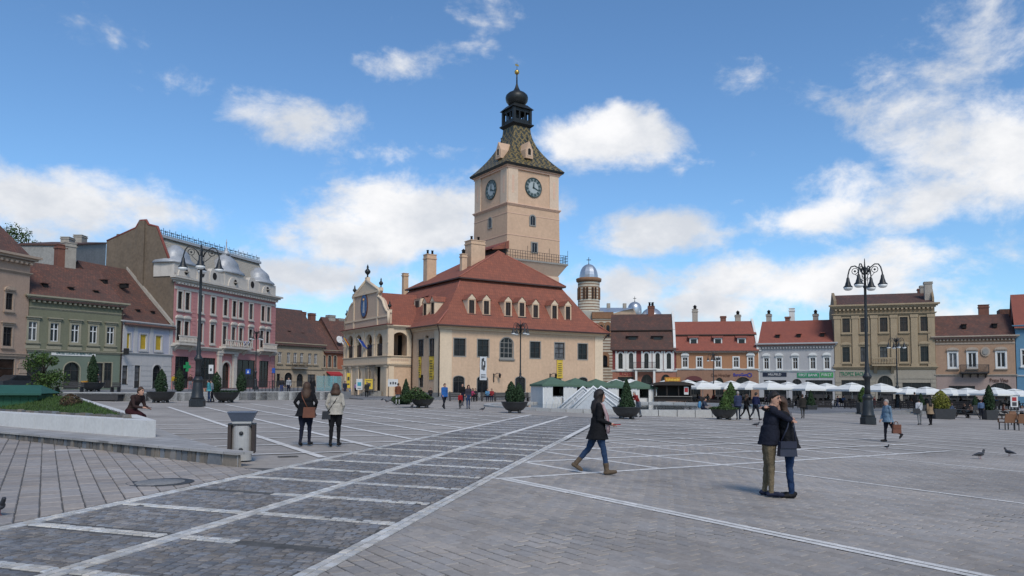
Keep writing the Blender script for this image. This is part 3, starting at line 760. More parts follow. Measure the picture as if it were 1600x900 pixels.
# left front
lops = []; lw = []
for (xa, xb, ya, yb) in ((653.4, 661.5, 531, 556.2), (671, 680, 529.5, 556)):
    a = wpx(fl, xa, xb, ya, yb); lops.append(a); lw.append(a)
a = wpx(fl, 655, 661, 586, 604.6); lops.append(a); lw.append(a)
a = wpx(fl, 664.5, 669.4, 524.8, 528.4); lops.append(a)
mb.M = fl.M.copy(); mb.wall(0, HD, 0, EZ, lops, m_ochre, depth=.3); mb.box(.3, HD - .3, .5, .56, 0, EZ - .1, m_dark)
mb.build('wall', hr)
for i, (c, z, w, h, ar) in enumerate(wins):
    if ar > .5: window(f0, c, z, w, h, ar, m_greyfr, m_glass, (2, 3), (m_greyfr, .12, .05), m_greyfr)
    elif i < 5: window(f0, c, z, w, h, ar, m_frame_d, m_glass, (1, 2), (m_greyfr, .11, .03))
    else: window(f0, c, z, w, h, ar, m_frame_d, m_glass, (1, 1), (m_greyfr, .08, .03))
for a in lw: window(fl, (a[0] + a[1]) / 2, a[2], a[1] - a[0], a[3] - a[2], 0, m_frame_d, m_glass, (1, 2), (m_greyfr, .06, .02))
# corner pilasters, cornice, plinth
mb = f0.mb(); mb.box(-.06, 1.55, -.07, -.003, 0, EZ - .55, m_ochre_l); mb.cut(); mb.box(HL - 1.3, HL + .06, -.07, -.003, 0, EZ - .55, m_ochre_l); mb.build('pilaster', hr)
mb = f0.mb(); mb.M = fl.M.copy(); mb.box(HD - 1.2, HD + .07, -.07, -.003, 0, EZ - .55, m_ochre_l); mb.build('pilaster', hr)
mb = f0.mb(); cornice(mb, 0, HL, EZ + .05, .55, .5, m_ochre_l); mb.M = fl.M.copy(); cornice(mb, 0, HD, EZ + .045, .55, .495, m_ochre_l); mb.build('cornice', hr)
mb = f0.mb(); mb.box(-.12, HL + .1, -.12, -.002, 0, .5, m_greyfr); mb.M = fl.M.copy(); mb.box(0, HD + .1, -.12, -.002, 0, .5, m_greyfr); mb.build('plinth', hr)
# mansard roof: lower and upper tiers
bz = zp(723, 436, 92.0).z - .28
ov = .7
lo = [(-ov, -ov), (HL + ov, -ov), (HL + ov, HD + ov), (-ov, HD + ov)]; BX0, BX1, BY0, BY1 = 5.2, HL - 3.6, 4.4, 18.8
hi = [(BX0, BY0), (BX1, BY0), (BX1, BY1), (BX0, BY1)]
def flare(lo, hi, z0, z1, steps, sag, mt, mb, mats=None):
    rows = []
    for i in range(steps + 1):
        t = i / steps; zt = z0 + (z1 - z0) * (t - sag * math.sin(math.pi * t) * (1 - t))
        rows.append([(a[0] + (b[0] - a[0]) * t, a[1] + (b[1] - a[1]) * t, zt) for a, b in zip(lo, hi)])
    for i in range(steps):
        for j in range(4):
            k = (j + 1) % 4; mb.face([rows[i][j], rows[i][k], rows[i + 1][k], rows[i + 1][j]], mats[j] if mats else mt)
mb = MB(); z0 = EZ - .02; flare(lo, hi, z0, bz, 5, .16, m_rtile, mb)
for j in range(4):
    k = (j + 1) % 4; a, b = lo[j], lo[k]; mb.face([(a[0], a[1], z0 - .16), (b[0], b[1], z0 - .16), (b[0], b[1], z0), (a[0], a[1], z0)], m_gut)
mb.face([(p[0], p[1], z0 - .16) for p in reversed(lo)], m_ochre_l)
roof = mb.build('roof', hr)
uz = bz + .12; uo = .55; rx = (BX0 + BX1) / 2
rz_top = zp(778, 393, 99.0).z - .28
ry0 = 7.9; ry1 = 15.2
mb = MB(); A = [(BX0 - uo, BY0 - uo), (BX1 + uo, BY0 - uo), (BX1 + uo, BY1 + uo), (BX0 - uo, BY1 + uo)]
P_ = lambda q, z: (q[0], q[1], z)
r0, r1 = (rx, ry0, rz_top), (rx, ry1, rz_top)
mb.face([P_(A[0], uz), P_(A[1], uz), r0], m_rtile); mb.face([P_(A[1], uz), P_(A[2], uz), r1, r0], m_rtile); mb.face([P_(A[2], uz), P_(A[3], uz), r1], m_rtile); mb.face([P_(A[3], uz), P_(A[0], uz), r0, r1], m_rtile)
for j in range(4):
    k = (j + 1) % 4; mb.face([P_(A[j], uz - .16), P_(A[k], uz - .16), P_(A[k], uz), P_(A[j], uz)], m_gut)
mb.face([P_(p, uz - .16) for p in reversed(A)], m_gut)
mb.build('upper_roof', roof)
mb = MB()
for a, b in ((P_(A[0], uz + .02), r0), (P_(A[1], uz + .02), r0), (r0, r1), ((-ov, -ov, EZ + .02), (2.2, 1.8, EZ + (bz - EZ) * .36)), ((2.2, 1.8, EZ + (bz - EZ) * .36), (BX0, BY0, bz + .02)), ((HL + ov, -ov, EZ + .02), (HL - 1.4, 1.8, EZ + (bz - EZ) * .36)), ((HL - 1.4, 1.8, EZ + (bz - EZ) * .36), (BX1, BY0, bz + .02))):
    mb.tube([a, b], .09, mat('ridge tile', (.33, .115, .08), .9, .2, 4), 6)
mb.build('ridge', roof)
mb = MB()
mb.tube([(-ov - .05, -ov - .07, EZ - .1), (HL + ov + .05, -ov - .07, EZ - .1)], .09, m_gut, 6); mb.tube([(-ov - .07, -ov - .05, EZ - .1), (-ov - .07, HD + ov, EZ - .1)], .09, m_gut, 6); mb.build('gutter', roof)
mb = MB(); mb.tube([(-.62, -.6, EZ - .15), (-.14, -.14, EZ - .9), (-.14, -.14, .1)], .07, m_gut, 6); mb.cut(); mb.tube([(-.62, yw - .8, EZ - .15), (-.12, yw - .35, EZ - .9), (-.12, yw - .35, .1)], .07, m_gut, 6); mb.cut(); mb.tube([(HL + .6, -.6, EZ - .15), (HL + .15, -.1, EZ - .9)], .07, m_gut, 6); mb.build('downpipe', hr)
# dormers on the front slope
def lowroof(y, z):   # nothing fancy: x/y of the slope at height z
    return y
def dormer(fr, px, pyb, pyt, depth_y, w=1.15):
    """pixel of the dormer front: centre, sill and gable top, at slope distance y"""
    x, zb = fr.fp(px, pyb, depth_y); zt = fr.fp(px, pyt, depth_y)[1]; h = zt - zb; b = h - .55
    mb = fr.mb(); mb.M = fr.M @ Matrix.Translation((x, depth_y, zb))
    D = h / max(.6, ROOFSL) + .6
    mb.wall(-w / 2, w / 2, 0, b, [(-.36, .36, .15, b - .12)], m_ochre, depth=.15)
    mb.xz([(-w / 2 - .06, b), (w / 2 + .06, b), (0, h + .05)], -.03, .12, m_ochre_l)
    mb.face([(w / 2, 0, -.4), (w / 2, D, -.4), (w / 2, D, b), (w / 2, 0, b)], m_ochre_l); mb.face([(-w / 2, D, -.4), (-w / 2, 0, -.4), (-w / 2, 0, b), (-w / 2, D, b)], m_ochre_l)
    mb.face([(-.5, .2, .05), (.5, .2, .05), (.5, .2, b), (-.5, .2, b)], m_dark)
    d = mb.build('dormer', hr)
    mb = fr.mb(); mb.M = fr.M @ Matrix.Translation((x, depth_y, zb)); e = w / 2 + .14; zz = b - .06
    mb.face([(-e, -.1, zz), (0, -.1, h + .12), (0, D, h + .12), (-e, D, zz)][::-1], m_rtile); mb.face([(e, -.1, zz), (0, -.1, h + .12), (0, D, h + .12), (e, D, zz)], m_rtile)
    mb.build('dormer_roof', d)
    mb = fr.mb(); mb.M = fr.M @ Matrix.Translation((x, depth_y, zb)); mb.box(-w / 2 - .08, w / 2 + .08, -.12, -.002, -.1, .06, m_frame_d)
    ring(mb, outline(.72, b - .27, zs=.15), outline(.72, b - .27, zs=.15, d=.07), .02, .12, m_frame_d); mb.box(-.03, .03, .04, .1, .2, b - .15, m_frame_d); mb.build('window', d)
    mb = fr.mb(); mb.M = fr.M @ Matrix.Translation((x, depth_y, zb)); mb.face([(p[0], .1, p[1]) for p in outline(.7, b - .28, zs=.155)], m_glass_b); mb.build('pane', d)
ROOFSL = (bz - EZ) / (BY0 + ov)
for (px, pb, pt) in ((737, 492, 460), (760, 493, 461.5), (794, 495, 464), (815.5, 496, 465), (837, 498, 468.5), (866.5, 501, 469.5), (887.5, 502, 471)):
    dormer(f0, px, pb, pt, 1.05, 1.1)
for (px, pb, pt) in ((663.5, 496, 466), (675.5, 494.5, 464)):
    dormer(fl, px, pb, pt, 1.3, 1.05)
# loft hatch dormer at the wing
fz = fl
x_, z_ = fz.fp(664, 480, 2.6); mb = fz.mb(); mb.M = fz.M @ Matrix.Translation((x_ - 2.2, 2.6, z_)); mb.box(-.9, .9, 0, 3, -.6, 1.3, m_ochre_l); mb.face([(-1.0, -.1, 1.25), (1.0, -.1, 1.25), (1.0, 4.0, 2.7), (-1.0, 4.0, 2.7)], m_rtile); mb.box(-.5, .5, -.04, -.002, .0, 1.0, m_frame_d); mb.build('hatch_dormer', hr)
# chimneys
for (px, pyb, pyt, Y, w, kind) in ((671.5, 432, 399, 103, 1.45, 1), (742, 405, 378, 97.5, 2.1, 1), (724, 420, 398, 96, .75, 2), (633, 446, 428, 107, .75, 0)):
    b_ = hb.W.inverted() @ zp(px, pyb, Y); t_ = hb.W.inverted() @ zp(px, pyt, Y); chimney(f0, b_.x, b_.y, b_.z, w, t_.z - b_.z, m_ochre, roof, kind)
# ---- tower ------------------------------------------------------------
TYW = 100.0; tl = hb.W.inverted() @ zp(793, 330, TYW); TX, TY, TW = tl.x, tl.y, 8.62
c_ = TX + TW / 2, TY + TW / 2
ft = Fr(hb, TX, TY, 0); ftl = Fr(hb, TX, TY + TW, R(-90))
Zb = ft.z(793, 403); Zs3 = ft.z(793, 365); Zs2 = ft.z(793, 331); Zs1 = ft.z(793, 316.5); Zt = ft.z(793, 256)
print('tower', TX, TY, 'z', Zb, Zs3, Zs2, Zs1, Zt)
tp = .33                                         # taper
mb = MB()
def tz(z): return tp * (Zt - z) / (Zt - Zb) * .5   # the shaft widens a little downwards
top_ops_r = []
for (z0, z1, mt, e) in ((6, Zb - 1.9, m_tower_l, -.12), (Zb - 1.9, Zb - .35, m_tower_l, .25), (Zb - .35, Zs1, m_tower, 0), (Zs1, Zt, m_tower, -.05)):
    a, b = tz(z0) + e, tz(z1) + e
    if e > .1: a, b = -.05, .9
    mb.frustum(TX - a, TX + TW + a, TY - a, TY + TW + a, z0, TX - b, TX + TW + b, TY - b, TY + TW + b, z1, mt)
tower = mb.build('tower', hr)
tower['label'] = 'square peach clock tower rising from the roof'
tf = lambda fr, z, e=0.0: -(tz(z) + e)
mb = MB()
for z, h, p in ((Zs1 + .05, .34, .24), (Zs2, .1, .04), (Zs3, .1, .05), (Zt + .28, .75, .55)):
    for i in range(3 if h > .2 else 1):
        q = p * (i + 1) / (3 if h > .2 else 1) + tz(z); hh = h / (3 if h > .2 else 1); zz = z - h + hh * i
        mb.box(TX - q, TX + TW + q, TY - q, TY + TW + q, zz, zz + hh - .002, m_rose)
mb.build('cornice', tower)
# light corner pilasters with sunk dark panels
for fr in (ft, ftl):
    mb = fr.mb()
    for x0 in (0.03, TW - 1.63):
        mb.box(x0, x0 + 1.6, -.12, .2, Zs1 + .04, Zt - .3, m_tower_l)
        mb.box(x0 + .62, x0 + .98, -.135, -.118, Zs1 + 1.5, Zt - 1.4, m_rose); mb.cut()
    mb.build('pilaster', tower)
# windows of the shaft
def twin(fr, px, y0, y1, w, arch):
    x, za = fr.fp(px, y1, -tz(Zs3)); zb = fr.fp(px, y0, -tz(Zs3))[1]
    mb = fr.mb(); mb.M = fr.M @ Matrix.Translation((x, -tz(za) - .02, za)); h = zb - za
    ring(mb, outline(w + .36, h + .3, arch * 1.3, zs=-.14), outline(w, h, arch), -.09, .1, m_greyfr); mb.face([(p[0], -.03, p[1]) for p in outline(w, h, arch, d=.01)], m_glass); mb.box(-.03, .03, -.06, -.035, .02, h - .1, m_greyfr); mb.build('window', tower)
twin(ft, 832, 337, 352, .75, .4); twin(ft, 834.5, 380, 394, .8, 0); twin(ftl, 766, 341, 356, .75, .4)
# clocks
m_dial = mat('clock dial', (.33, .37, .37), .7, .15, 2); m_dial_d = mat('clock numerals', (.03, .055, .055), .6, .1, 3)
def clock(fr, px, py):
    x, z = fr.fp(px, py, 0); r = 1.27; mb = fr.mb(); mb.M = fr.M @ Matrix.Translation((x, -.06, z)) @ Matrix.Rotation(R(90), 4, 'X')
    mb.lathe([(r + .14, 0), (r + .12, .1), (r, .08), (r, .02)], m_dial_d, 32, cap=False); mb.face([(r * math.cos(2 * math.pi * k / 32), r * math.sin(2 * math.pi * k / 32), .03) for k in range(32)], m_dial)
    mb.lathe([(r * .98, .034), (r * .66, .036)], m_dial_d, 32, cap=False)
    c = mb.build('clock', tower)
    mb = fr.mb(); base = fr.M @ Matrix.Translation((x, -.06, z)) @ Matrix.Rotation(R(90), 4, 'X')
    for k in range(12):
        mb.M = base @ Matrix.Rotation(-2 * math.pi * k / 12, 4, 'Z'); mb.box(-.10, .10, r * .68, r * .95, .037, .05, m_dial)
        mb.box(-.05, .05, r * .71, r * .92, .05, .058, m_dial_d)
    for ang, l, w in ((-112, .78, .11), (-5, .62, .13)):
        mb.M = base @ Matrix.Rotation(R(ang), 4, 'Z'); mb.face([(-w, -.15, .07), (w, -.15, .07), (w * .7, l, .07), (0, l + .22, .07), (-w * .7, l, .07)], m_dial_d)
    c2 = mb.build('clock_hands', tower)
clock(ft, 833, 293.3); clock(ftl, 768, 296.7)
# balcony slab and railing
mb = MB(); q = 1.0; mb.box(TX - q, TX + TW + q, TY - q, TY + TW + q, Zb - .34, Zb - .1, m_greyfr); mb.build('balcony', tower)
mb = MB()
for k in range(4):
    c, s_ = [(1, 0), (0, 1), (-1, 0), (0, -1)][k]
    for i in range(26):
        t = -TW / 2 - .95 + (TW + 1.9) * i / 26
        x, y = c_[0] + c * (TW / 2 + .95) - s_ * t, c_[1] + s_ * (TW / 2 + .95) + c * t
        hh = 1.15 if i % 9 else 1.9
        mb.box(x - .02, x + .02, y - .02, y + .02, Zb - .1, Zb - .1 + hh, m_iron2)
    for z in (.35, .75, 1.12):
        h = TW / 2 + .95
        if c: mb.box(c_[0] + c * h - .022, c_[0] + c * h + .022, c_[1] - h, c_[1] + h, Zb - .1 + z, Zb - .06 + z, m_iron2)
        else: mb.box(c_[0] - h, c_[0] + h, c_[1] + s_ * h - .022, c_[1] + s_ * h + .022, Zb - .1 + z, Zb - .06 + z, m_iron2)
mb.build('railing', tower)
# covered stair link between ridge and tower
lk = hb.W.inverted() @ zp(775, 385, 98.5)
mb = MB(); lx0, lx1, ly0, ly1 = TX - 2.4, TX - .1, TY - .2, TY + 6.5; lz = zp(796, 386, 99).z - .28
mb.box(lx0 + .25, lx1, ly0 + .3, ly1, lz - 4, lz, m_dkwood); mb.face([(lx0 - .3, ly0 - .3, lz - .35), (lx0 - .3, ly1 + .3, lz - .35), (lx1 + .05, ly1 + .3, lz + 1.0), (lx1 + .05, ly0 - .3, lz + 1.0)][::-1], m_rtile2)
mb.face([(lx0 - .3, ly0 - .3, lz - .5), (lx1 + .05, ly0 - .3, lz - .1), (lx1 + .05, ly0 - .3, lz + 1.0), (lx0 - .3, ly0 - .3, lz - .35)], m_rtile); mb.build('stair_link', tower)
# tower roof: concave, glazed green and yellow
def glaze():
    mt, nt, p = nodes('glazed tiles'); co = N(nt, 'ShaderNodeTexCoord').outputs['UV']
    mp = N(nt, 'ShaderNodeMapping', {'Vector': co, 'Rotation': (0, 0, R(45)), 'Scale': (1, 1, 1)})
    sv = N(nt, 'ShaderNodeMapping', {'Vector': co, 'Scale': (1.0, .72, 1)}); mp2 = N(nt, 'ShaderNodeMapping', {'Vector': sv.outputs[0], 'Rotation': (0, 0, R(45))})
    ck = N(nt, 'ShaderNodeTexBrick', {'Vector': mp2.outputs[0], 'Color1': c4((.026, .026, .019)), 'Color2': c4((.045, .045, .03)), 'Mortar': c4((.19, .135, .045)), 'Scale': 1.0, 'Mortar Size': .10, 'Mortar Smooth': .1, 'Brick Width': .66, 'Row Height': .66, 'Bias': .2}, offset=0.0)
    bk = N(nt, 'ShaderNodeTexBrick', {'Vector': co, 'Color1': c4((.75, .75, .75)), 'Color2': c4((1.2, 1.2, 1.2)), 'Mortar': c4((.3, .3, .3)), 'Scale': 1.0, 'Mortar Size': .012, 'Brick Width': .2, 'Row Height': .22})
    mx = N(nt, 'ShaderNodeMixRGB', {0: 1.0, 1: ck.outputs['Color'], 2: bk.outputs['Color']}, blend_type='MULTIPLY')
    nt.links.new(mx.outputs[0], p.inputs['Base Color']); p.inputs['Roughness'].default_value = .5; return mt
m_glaze = glaze()
re = TW / 2 + .62; Zr0 = Zt + .2; Lz = zp(810, 202, 106).z - .28; rt = 1.42
mb = MB(); rows = []; NS = 10
for i in range(NS + 1):
    t = i / NS; r = rt + (re - rt) * (1 - t) ** 2.1 * (1 - .0 * t); r = rt + (re - rt) * ((1 - t) ** 1.9); z = Zr0 + (Lz - Zr0) * t
    rows.append([(c_[0] + sx * r, c_[1] + sy * r, z) for sx, sy in ((-1, -1), (1, -1), (1, 1), (-1, 1))])
for i in range(NS):
    for j in range(4): k = (j + 1) % 4; mb.face([rows[i][j], rows[i][k], rows[i + 1][k], rows[i + 1][j]], m_glaze)
mb.face([(p[0], p[1], p[2] - .02) for p in reversed(rows[0])], m_black); mb.face(rows[-1], m_black)
mb.frustum(c_[0] - re + .1, c_[0] + re - .1, c_[1] - re + .1, c_[1] + re - .1, Zr0 - .3, c_[0] - re - .02, c_[0] + re + .02, c_[1] - re - .02, c_[1] + re + .02, Zr0 - .03, m_black)
mb.build('tower_roof', tower)
for fr, px, pb, pt in ((ft, 830, 246, 219), (ftl, 774, 247, 221)):
    yd = -.35; x, z = fr.fp(px, pb, yd); z2 = fr.fp(px, pt, yd)[1]; h = z2 - z
    mb = fr.mb(); mb.M = fr.M @ Matrix.Translation((x, yd + .55, z)); w = 1.25
    mb.xz([(-w / 2, 0), (w / 2, 0), (w / 2, h * .5), (w * .32, h * .66), (0, h), (-w * .32, h * .66), (-w / 2, h * .5)], -.1, 2.2, m_tower); 
    ring(mb, outline(.66, 1.15, .3, zs=.35), outline(.5, .95, .24, zs=.45), -.14, .0, m_tower_l); mb.face([(p[0], -.115, p[1]) for p in outline(.5, .95, .24, zs=.45)], m_dark)
    mb.lathe([(.05, 0), (.04, .5), (.12, .56), (.05, .68), (0, .8)], m_black, 8, (0, .4, h - .05)); mb.build('gablet', tower)
# lantern and onion
mb = MB(); q = rt + .38; mb.frustum(c_[0] - rt, c_[0] + rt, c_[1] - rt, c_[1] + rt, Lz - .05, c_[0] - q, c_[0] + q, c_[1] - q, c_[1] + q, Lz + .3, m_black); mb.box(c_[0] - q, c_[0] + q, c_[1] - q, c_[1] + q, Lz + .302, Lz + .45, m_black)
L2 = zp(810, 174, 106).z - .28; rr = 1.38
for sx in (-1, -.33, .33, 1):
    for sy in (-1, -.33, .33, 1):
        if max(abs(sx), abs(sy)) < 1: continue
        w = .2 if abs(sx) == 1 and abs(sy) == 1 else .09
        mb.box(c_[0] + sx * rr - w, c_[0] + sx * rr + w, c_[1] + sy * rr - w, c_[1] + sy * rr + w, Lz + .45, L2, m_black)
mb.box(c_[0] - .45, c_[0] + .45, c_[1] - .45, c_[1] + .45, Lz + .45, L2, m_black)
for k in range(4):
    c, s_ = [(1, 0), (0, 1), (-1, 0), (0, -1)][k]
    if c: mb.box(c_[0] + c * rr - .08, c_[0] + c * rr + .08, c_[1] - rr, c_[1] + rr, Lz + .45, Lz + 1.05, m_black); mb.box(c_[0] + c * rr - .08, c_[0] + c * rr + .08, c_[1] - rr, c_[1] + rr, L2 - .45, L2, m_black)
    else: mb.box(c_[0] - rr, c_[0] + rr, c_[1] + s_ * rr - .08, c_[1] + s_ * rr + .08, Lz + .45, Lz + 1.05, m_black); mb.box(c_[0] - rr, c_[0] + rr, c_[1] + s_ * rr - .08, c_[1] + s_ * rr + .08, L2 - .45, L2, m_black)
q = rr + .42; mb.frustum(c_[0] - q, c_[0] + q, c_[1] - q, c_[1] + q, L2, c_[0] - 1.1, c_[0] + 1.1, c_[1] - 1.1, c_[1] + 1.1, L2 + .75, m_black)
mb.build('lantern', tower)
on = L2 + .7; ot = zp(810, 130, 106).z - .28 - on
prof = [(1.05, 0), (1.3, .12), (1.58, .3), (1.66, .45), (1.55, .62), (1.22, .74), (.86, .8), (.66, .84), (.46, .95), (.28, 1.12), (.15, 1.38), (.1, 1.5)]
zz_ = [0, .1, .22, .34, .46, .55, .6, .63, .7, .8, .93, 1.0]
mb = MB(); mb.lathe([(r, ot * z) for (r, _), z in zip(prof, zz_)], m_black, 16, (c_[0], c_[1], on)); mb.build('onion_dome', tower)
bz_ = zp(810, 113, 106).z - .28; tpz = zp(810, 98, 106).z - .28
mb = MB(); mb.lathe([(.11, on + ot - .1), (.09, bz_)], m_black, 8, (c_[0], c_[1], 0)); mb.lathe([(.04, bz_), (.03, tpz)], m_black, 6, (c_[0], c_[1], 0)); mb.box(c_[0] - .3, c_[0] + .3, c_[1] - .02, c_[1] + .02, tpz - .5, tpz - .25, m_gold); mb.build('weather_vane', tower)
mb = MB(); mb.lathe([(.36 * math.sin(math.pi * k / 10) + .001, bz_ - .36 * math.cos(math.pi * k / 10)) for k in range(11)], m_gold, 14, (c_[0], c_[1], 0)); mb.build('gilt_ball', tower)
# ---- loggia wing --------------------------------------------------------
fg = Fr(hb, ws, ywe, R(-90)); WLn = ywe - yw; fs = Fr(hb, ws, yw, 0); WS = -ws
EW = fg.z(606, 508); FL = fg.z(606, 556) ; BL = fg.z(606, 568)
print('wing', WLn, WS, EW, FL, BL)
m_rosew = mat('rose plaster', (.52, .375, .27), .9, .08, .5, dirt=.12)
ops = []
for px in (547.5, 560.5, 576.5, 592.5):
    x = fg.x(px, 530); ops.append((x - 1.0, x + 1.0, FL + .05, fg.z(px, 523.5 - (px - 560) * .08), .95))
gops = []
for px, w in ((560, .85), (575, .85)):
    x = fg.x(px, 590); gops.append((x - w, x + w, .9, fg.z(575, 574), .8))
x = fg.x(544); gops.append((x - .25, x + .25, 1.2, fg.z(575, 574), 0)); x = fg.x(590); gops.append((x - .9, x + .9, .0, fg.z(590, 572), 0))
mb = fg.mb(); mb.wall(0, WLn, BL + .02, EW, ops, m_ochre_l, depth=.45); mb.wall(0, WLn, 0, BL, gops, m_ochre_l, depth=.4)
x0, x1 = fs.x(608.5), fs.x(640.5)
sops = [(fs.x(610.5), fs.x(638), FL + .05, fs.z(625, 519), 1.9)]
mb.M = fs.M.copy(); mb.wall(0, WS, BL + .02, EW, sops, m_ochre_l, depth=.45); mb.wall(0, WS, 0, BL, [], m_ochre, depth=.3)
mb.box(.1, WS, .1, WLn - .1, BL - .15, BL + .0, m_ochre_l)                       # loggia floor
mb.box(.0, WS, .1, WLn - .05, EW - .12, EW - .04, m_ochre_l)                      # ceiling
mb.box(WS - .35, WS - .05, .4, WLn, BL, EW - .15, m_ochre)                        # back wall of the loggia
mb.face([(WS - .36, 3.2, FL - .6), (WS - .36, 2.0, FL - .6), (WS - .36, 2.0, EW - 1.0), (WS - .36, 3.2, EW - 1.0)], m_dark)
mb.M = fg.M.copy(); mb.face([(0, WS, 0), (0, 0, 0), (0, 0, EW), (0, WS, EW)], m_ochre_l); mb.box(.3, WLn - .3, .62, .68, 0, BL - .2, m_dark)
mb.build('loggia_wall', hr)
for (xa, xb, za, zb, ar) in ops:     # lower glazing of the loggia openings
    mb = fg.mb(); mb.box(xa + .02, xb - .02, .2, .25, za, za + (zb - za) * .55, m_frame_d); mb.box(xa + .1, (xa + xb) / 2 - .05, .18, .2, za + .1, za + (zb - za) * .5, m_glass); mb.box((xa + xb) / 2 + .05, xb - .1, .18, .2, za + .1, za + (zb - za) * .5, m_glass); mb.build('loggia_glazing', hr)
for (xa, xb, za, zb, ar) in gops[:2]:
    window(fg, (xa + xb) / 2, za, xb - xa, zb - za, ar, m_frame_d, m_glass, (1, 1), (m_ochre_l, .12, .06))
mb = fg.mb()
for i in range(5):
    xs_ = ([0.02] + [(ops[i][1] + ops[i + 1][0]) / 2 for i in range(3)] + [WLn - .02]); x = xs_[i]
    mb.box(max(x - .28, -.08), min(x + .28, WLn + .08), -.12, -.003, FL, EW - .35, m_ochre_l); mb.box(max(x - .34, -.12), min(x + .34, WLn + .12), -.17, -.003, FL + 1.55, FL + 1.75, m_ochre_l); mb.cut()
for x in (.35, 2.6, 5.1, WLn * .58, WLn - .5): mb.box(x - .35, x + .35, -.16, -.003, 0, BL - .4, m_ochre_l); mb.box(x - .45, x + .45, -.22, -.003, BL - .42, BL - .2, m_ochre_l); mb.cut()
mb.M = fs.M.copy()
for x in (.3, WS - .35): mb.box(x - .32, x + .32, -.12, -.003, FL, EW - .35, m_ochre_l); mb.cut()
mb.box(.02, .7, -.1, -.003, 0, BL - .2, m_ochre_l)
mb.build('pilaster', hr)
mb = fg.mb(); cornice(mb, 0, WLn, BL + .02, .35, .28, m_ochre_l); mb.box(0, WLn, -.14, -.003, BL + .04, FL - .1, m_ochre_l); cornice(mb, 0, WLn, FL + .06, .18, .22, m_ochre_l, steps=2); cornice(mb, 0, WLn, EW + .02, .4, .4, m_ochre_l)
mb.M = fs.M.copy(); cornice(mb, .3, WS, BL + .015, .35, .27, m_ochre_l); cornice(mb, .3, WS, FL + .055, .18, .21, m_ochre_l, steps=2); cornice(mb, .3, WS, EW + .015, .4, .39, m_ochre_l); mb.box(.3, WS, -.05, -.003, BL + .04, FL - .1, m_ochre_l); mb.build('cornice', hr)
mb = fs.mb()                                                                        # pierced balustrade of the side
n = 9; xa, xb = sops[0][0], sops[0][1]; zc = (BL + FL) / 2
for i in range(n):
    x = xa + (xb - xa) * (i + .5) / n; a = .17
    mb.xz([(x - a, zc), (x, zc - a * 1.1), (x + a, zc), (x, zc + a * 1.1)], -.065, -.05, m_rosew)
mb.build('balustrade', hr)
# scrolled gable
ga_px = [(541, 506), (541, 489), (545, 486), (551.5, 470), (555, 463), (555, 459), (574, 439), (589, 455), (589, 460), (590, 462), (593, 474), (600, 484), (604, 488), (606, 506)]
pts = [fg.fp(*p) for p in ga_px]
gz = EW + .02; pts[0] = (.15, gz); pts[-1] = (WLn - .1, gz); pts[1] = (.15, pts[1][1]); pts[-2] = (WLn - .1, pts[-2][1])
mid = WLn / 2
# symmetrical version of the traced outline
half = [(0.15, gz), (.15, gz + 1.55), (.55, gz + 1.7), (1.1, gz + 2.3), (1.5, gz + 3.0), (2.1, gz + 3.45), (2.6, gz + 3.6), (2.6, gz + 4.1), (2.35, gz + 4.15), (2.35, gz + 4.4)]
top_z = fg.fp(574, 438)[1]
k = (top_z - gz) / 6.0
half = [(x * WLn / 9.2 if WLn < 9 else x * 1.25, gz + (z - gz) * k) for x, z in half]
poly = half + [(mid, top_z)] + [(WLn - x, z) for x, z in reversed(half)]
mb = fg.mb()
m_gfield = m_rosew
# fan the outline into convex strips
zs_ = [h[1] for h in half]
for i in range(len(half) - 1):
    (xa, za), (xb, zb) = half[i], half[i + 1]
    if zb - za < 1e-4: continue
    mb.xz([(xa, za), (WLn - xa, za), (WLn - xb, zb), (xb, zb)], -.05, .45, m_gfield)
xa, za = half[-1]; mb.xz([(xa, za), (WLn - xa, za), (mid, top_z)], -.051, .45, m_ochre_l)
gab = mb.build('gable', hr)
mb = fg.mb()
edge_ = half + [(mid, top_z)]
for side_ in (0, 1):
    e = [(x if not side_ else WLn - x, z) for x, z in edge_]
    mb.tube([(x, .0, z) for x, z in e], .2, m_ochre_l, 6)
mb.box(half[-1][0] - .1, WLn - half[-1][0] + .1, -.2, .3, half[-1][1] - .2, half[-1][1], m_ochre_l)
for x in (half[7][0] + .1, WLn - half[7][0] - .1): mb.box(x - .18, x + .18, -.14, -.04, gz + .1, half[-1][1] - .2, m_ochre_l)
mb.box(.1, WLn - .1, -.15, -.04, gz + 1.0 * k, gz + 1.2 * k, m_ochre_l); mb.build('moulding', gab)
for x, z, s_ in ((mid, top_z, 1.25), (half[-1][0], half[-1][1], .9), (WLn - half[-1][0], half[-1][1], .9), (.25, half[1][1], .8), (WLn - .25, half[1][1], .8)):
    mb = fg.mb(); mb.box(x - .25 * s_, x + .25 * s_, -.05, .4, z - .1, z + .35 * s_, m_ochre_l); mb.lathe([(.1 * s_, .35 * s_), (.07 * s_, .6 * s_), (.26 * s_, .8 * s_), (.3 * s_, 1.0 * s_), (.14 * s_, 1.2 * s_), (.08 * s_, 1.3 * s_), (.12 * s_, 1.4 * s_), (.02, 1.7 * s_)], m_black, 10, (x, .17, z)); mb.build('finial', gab)
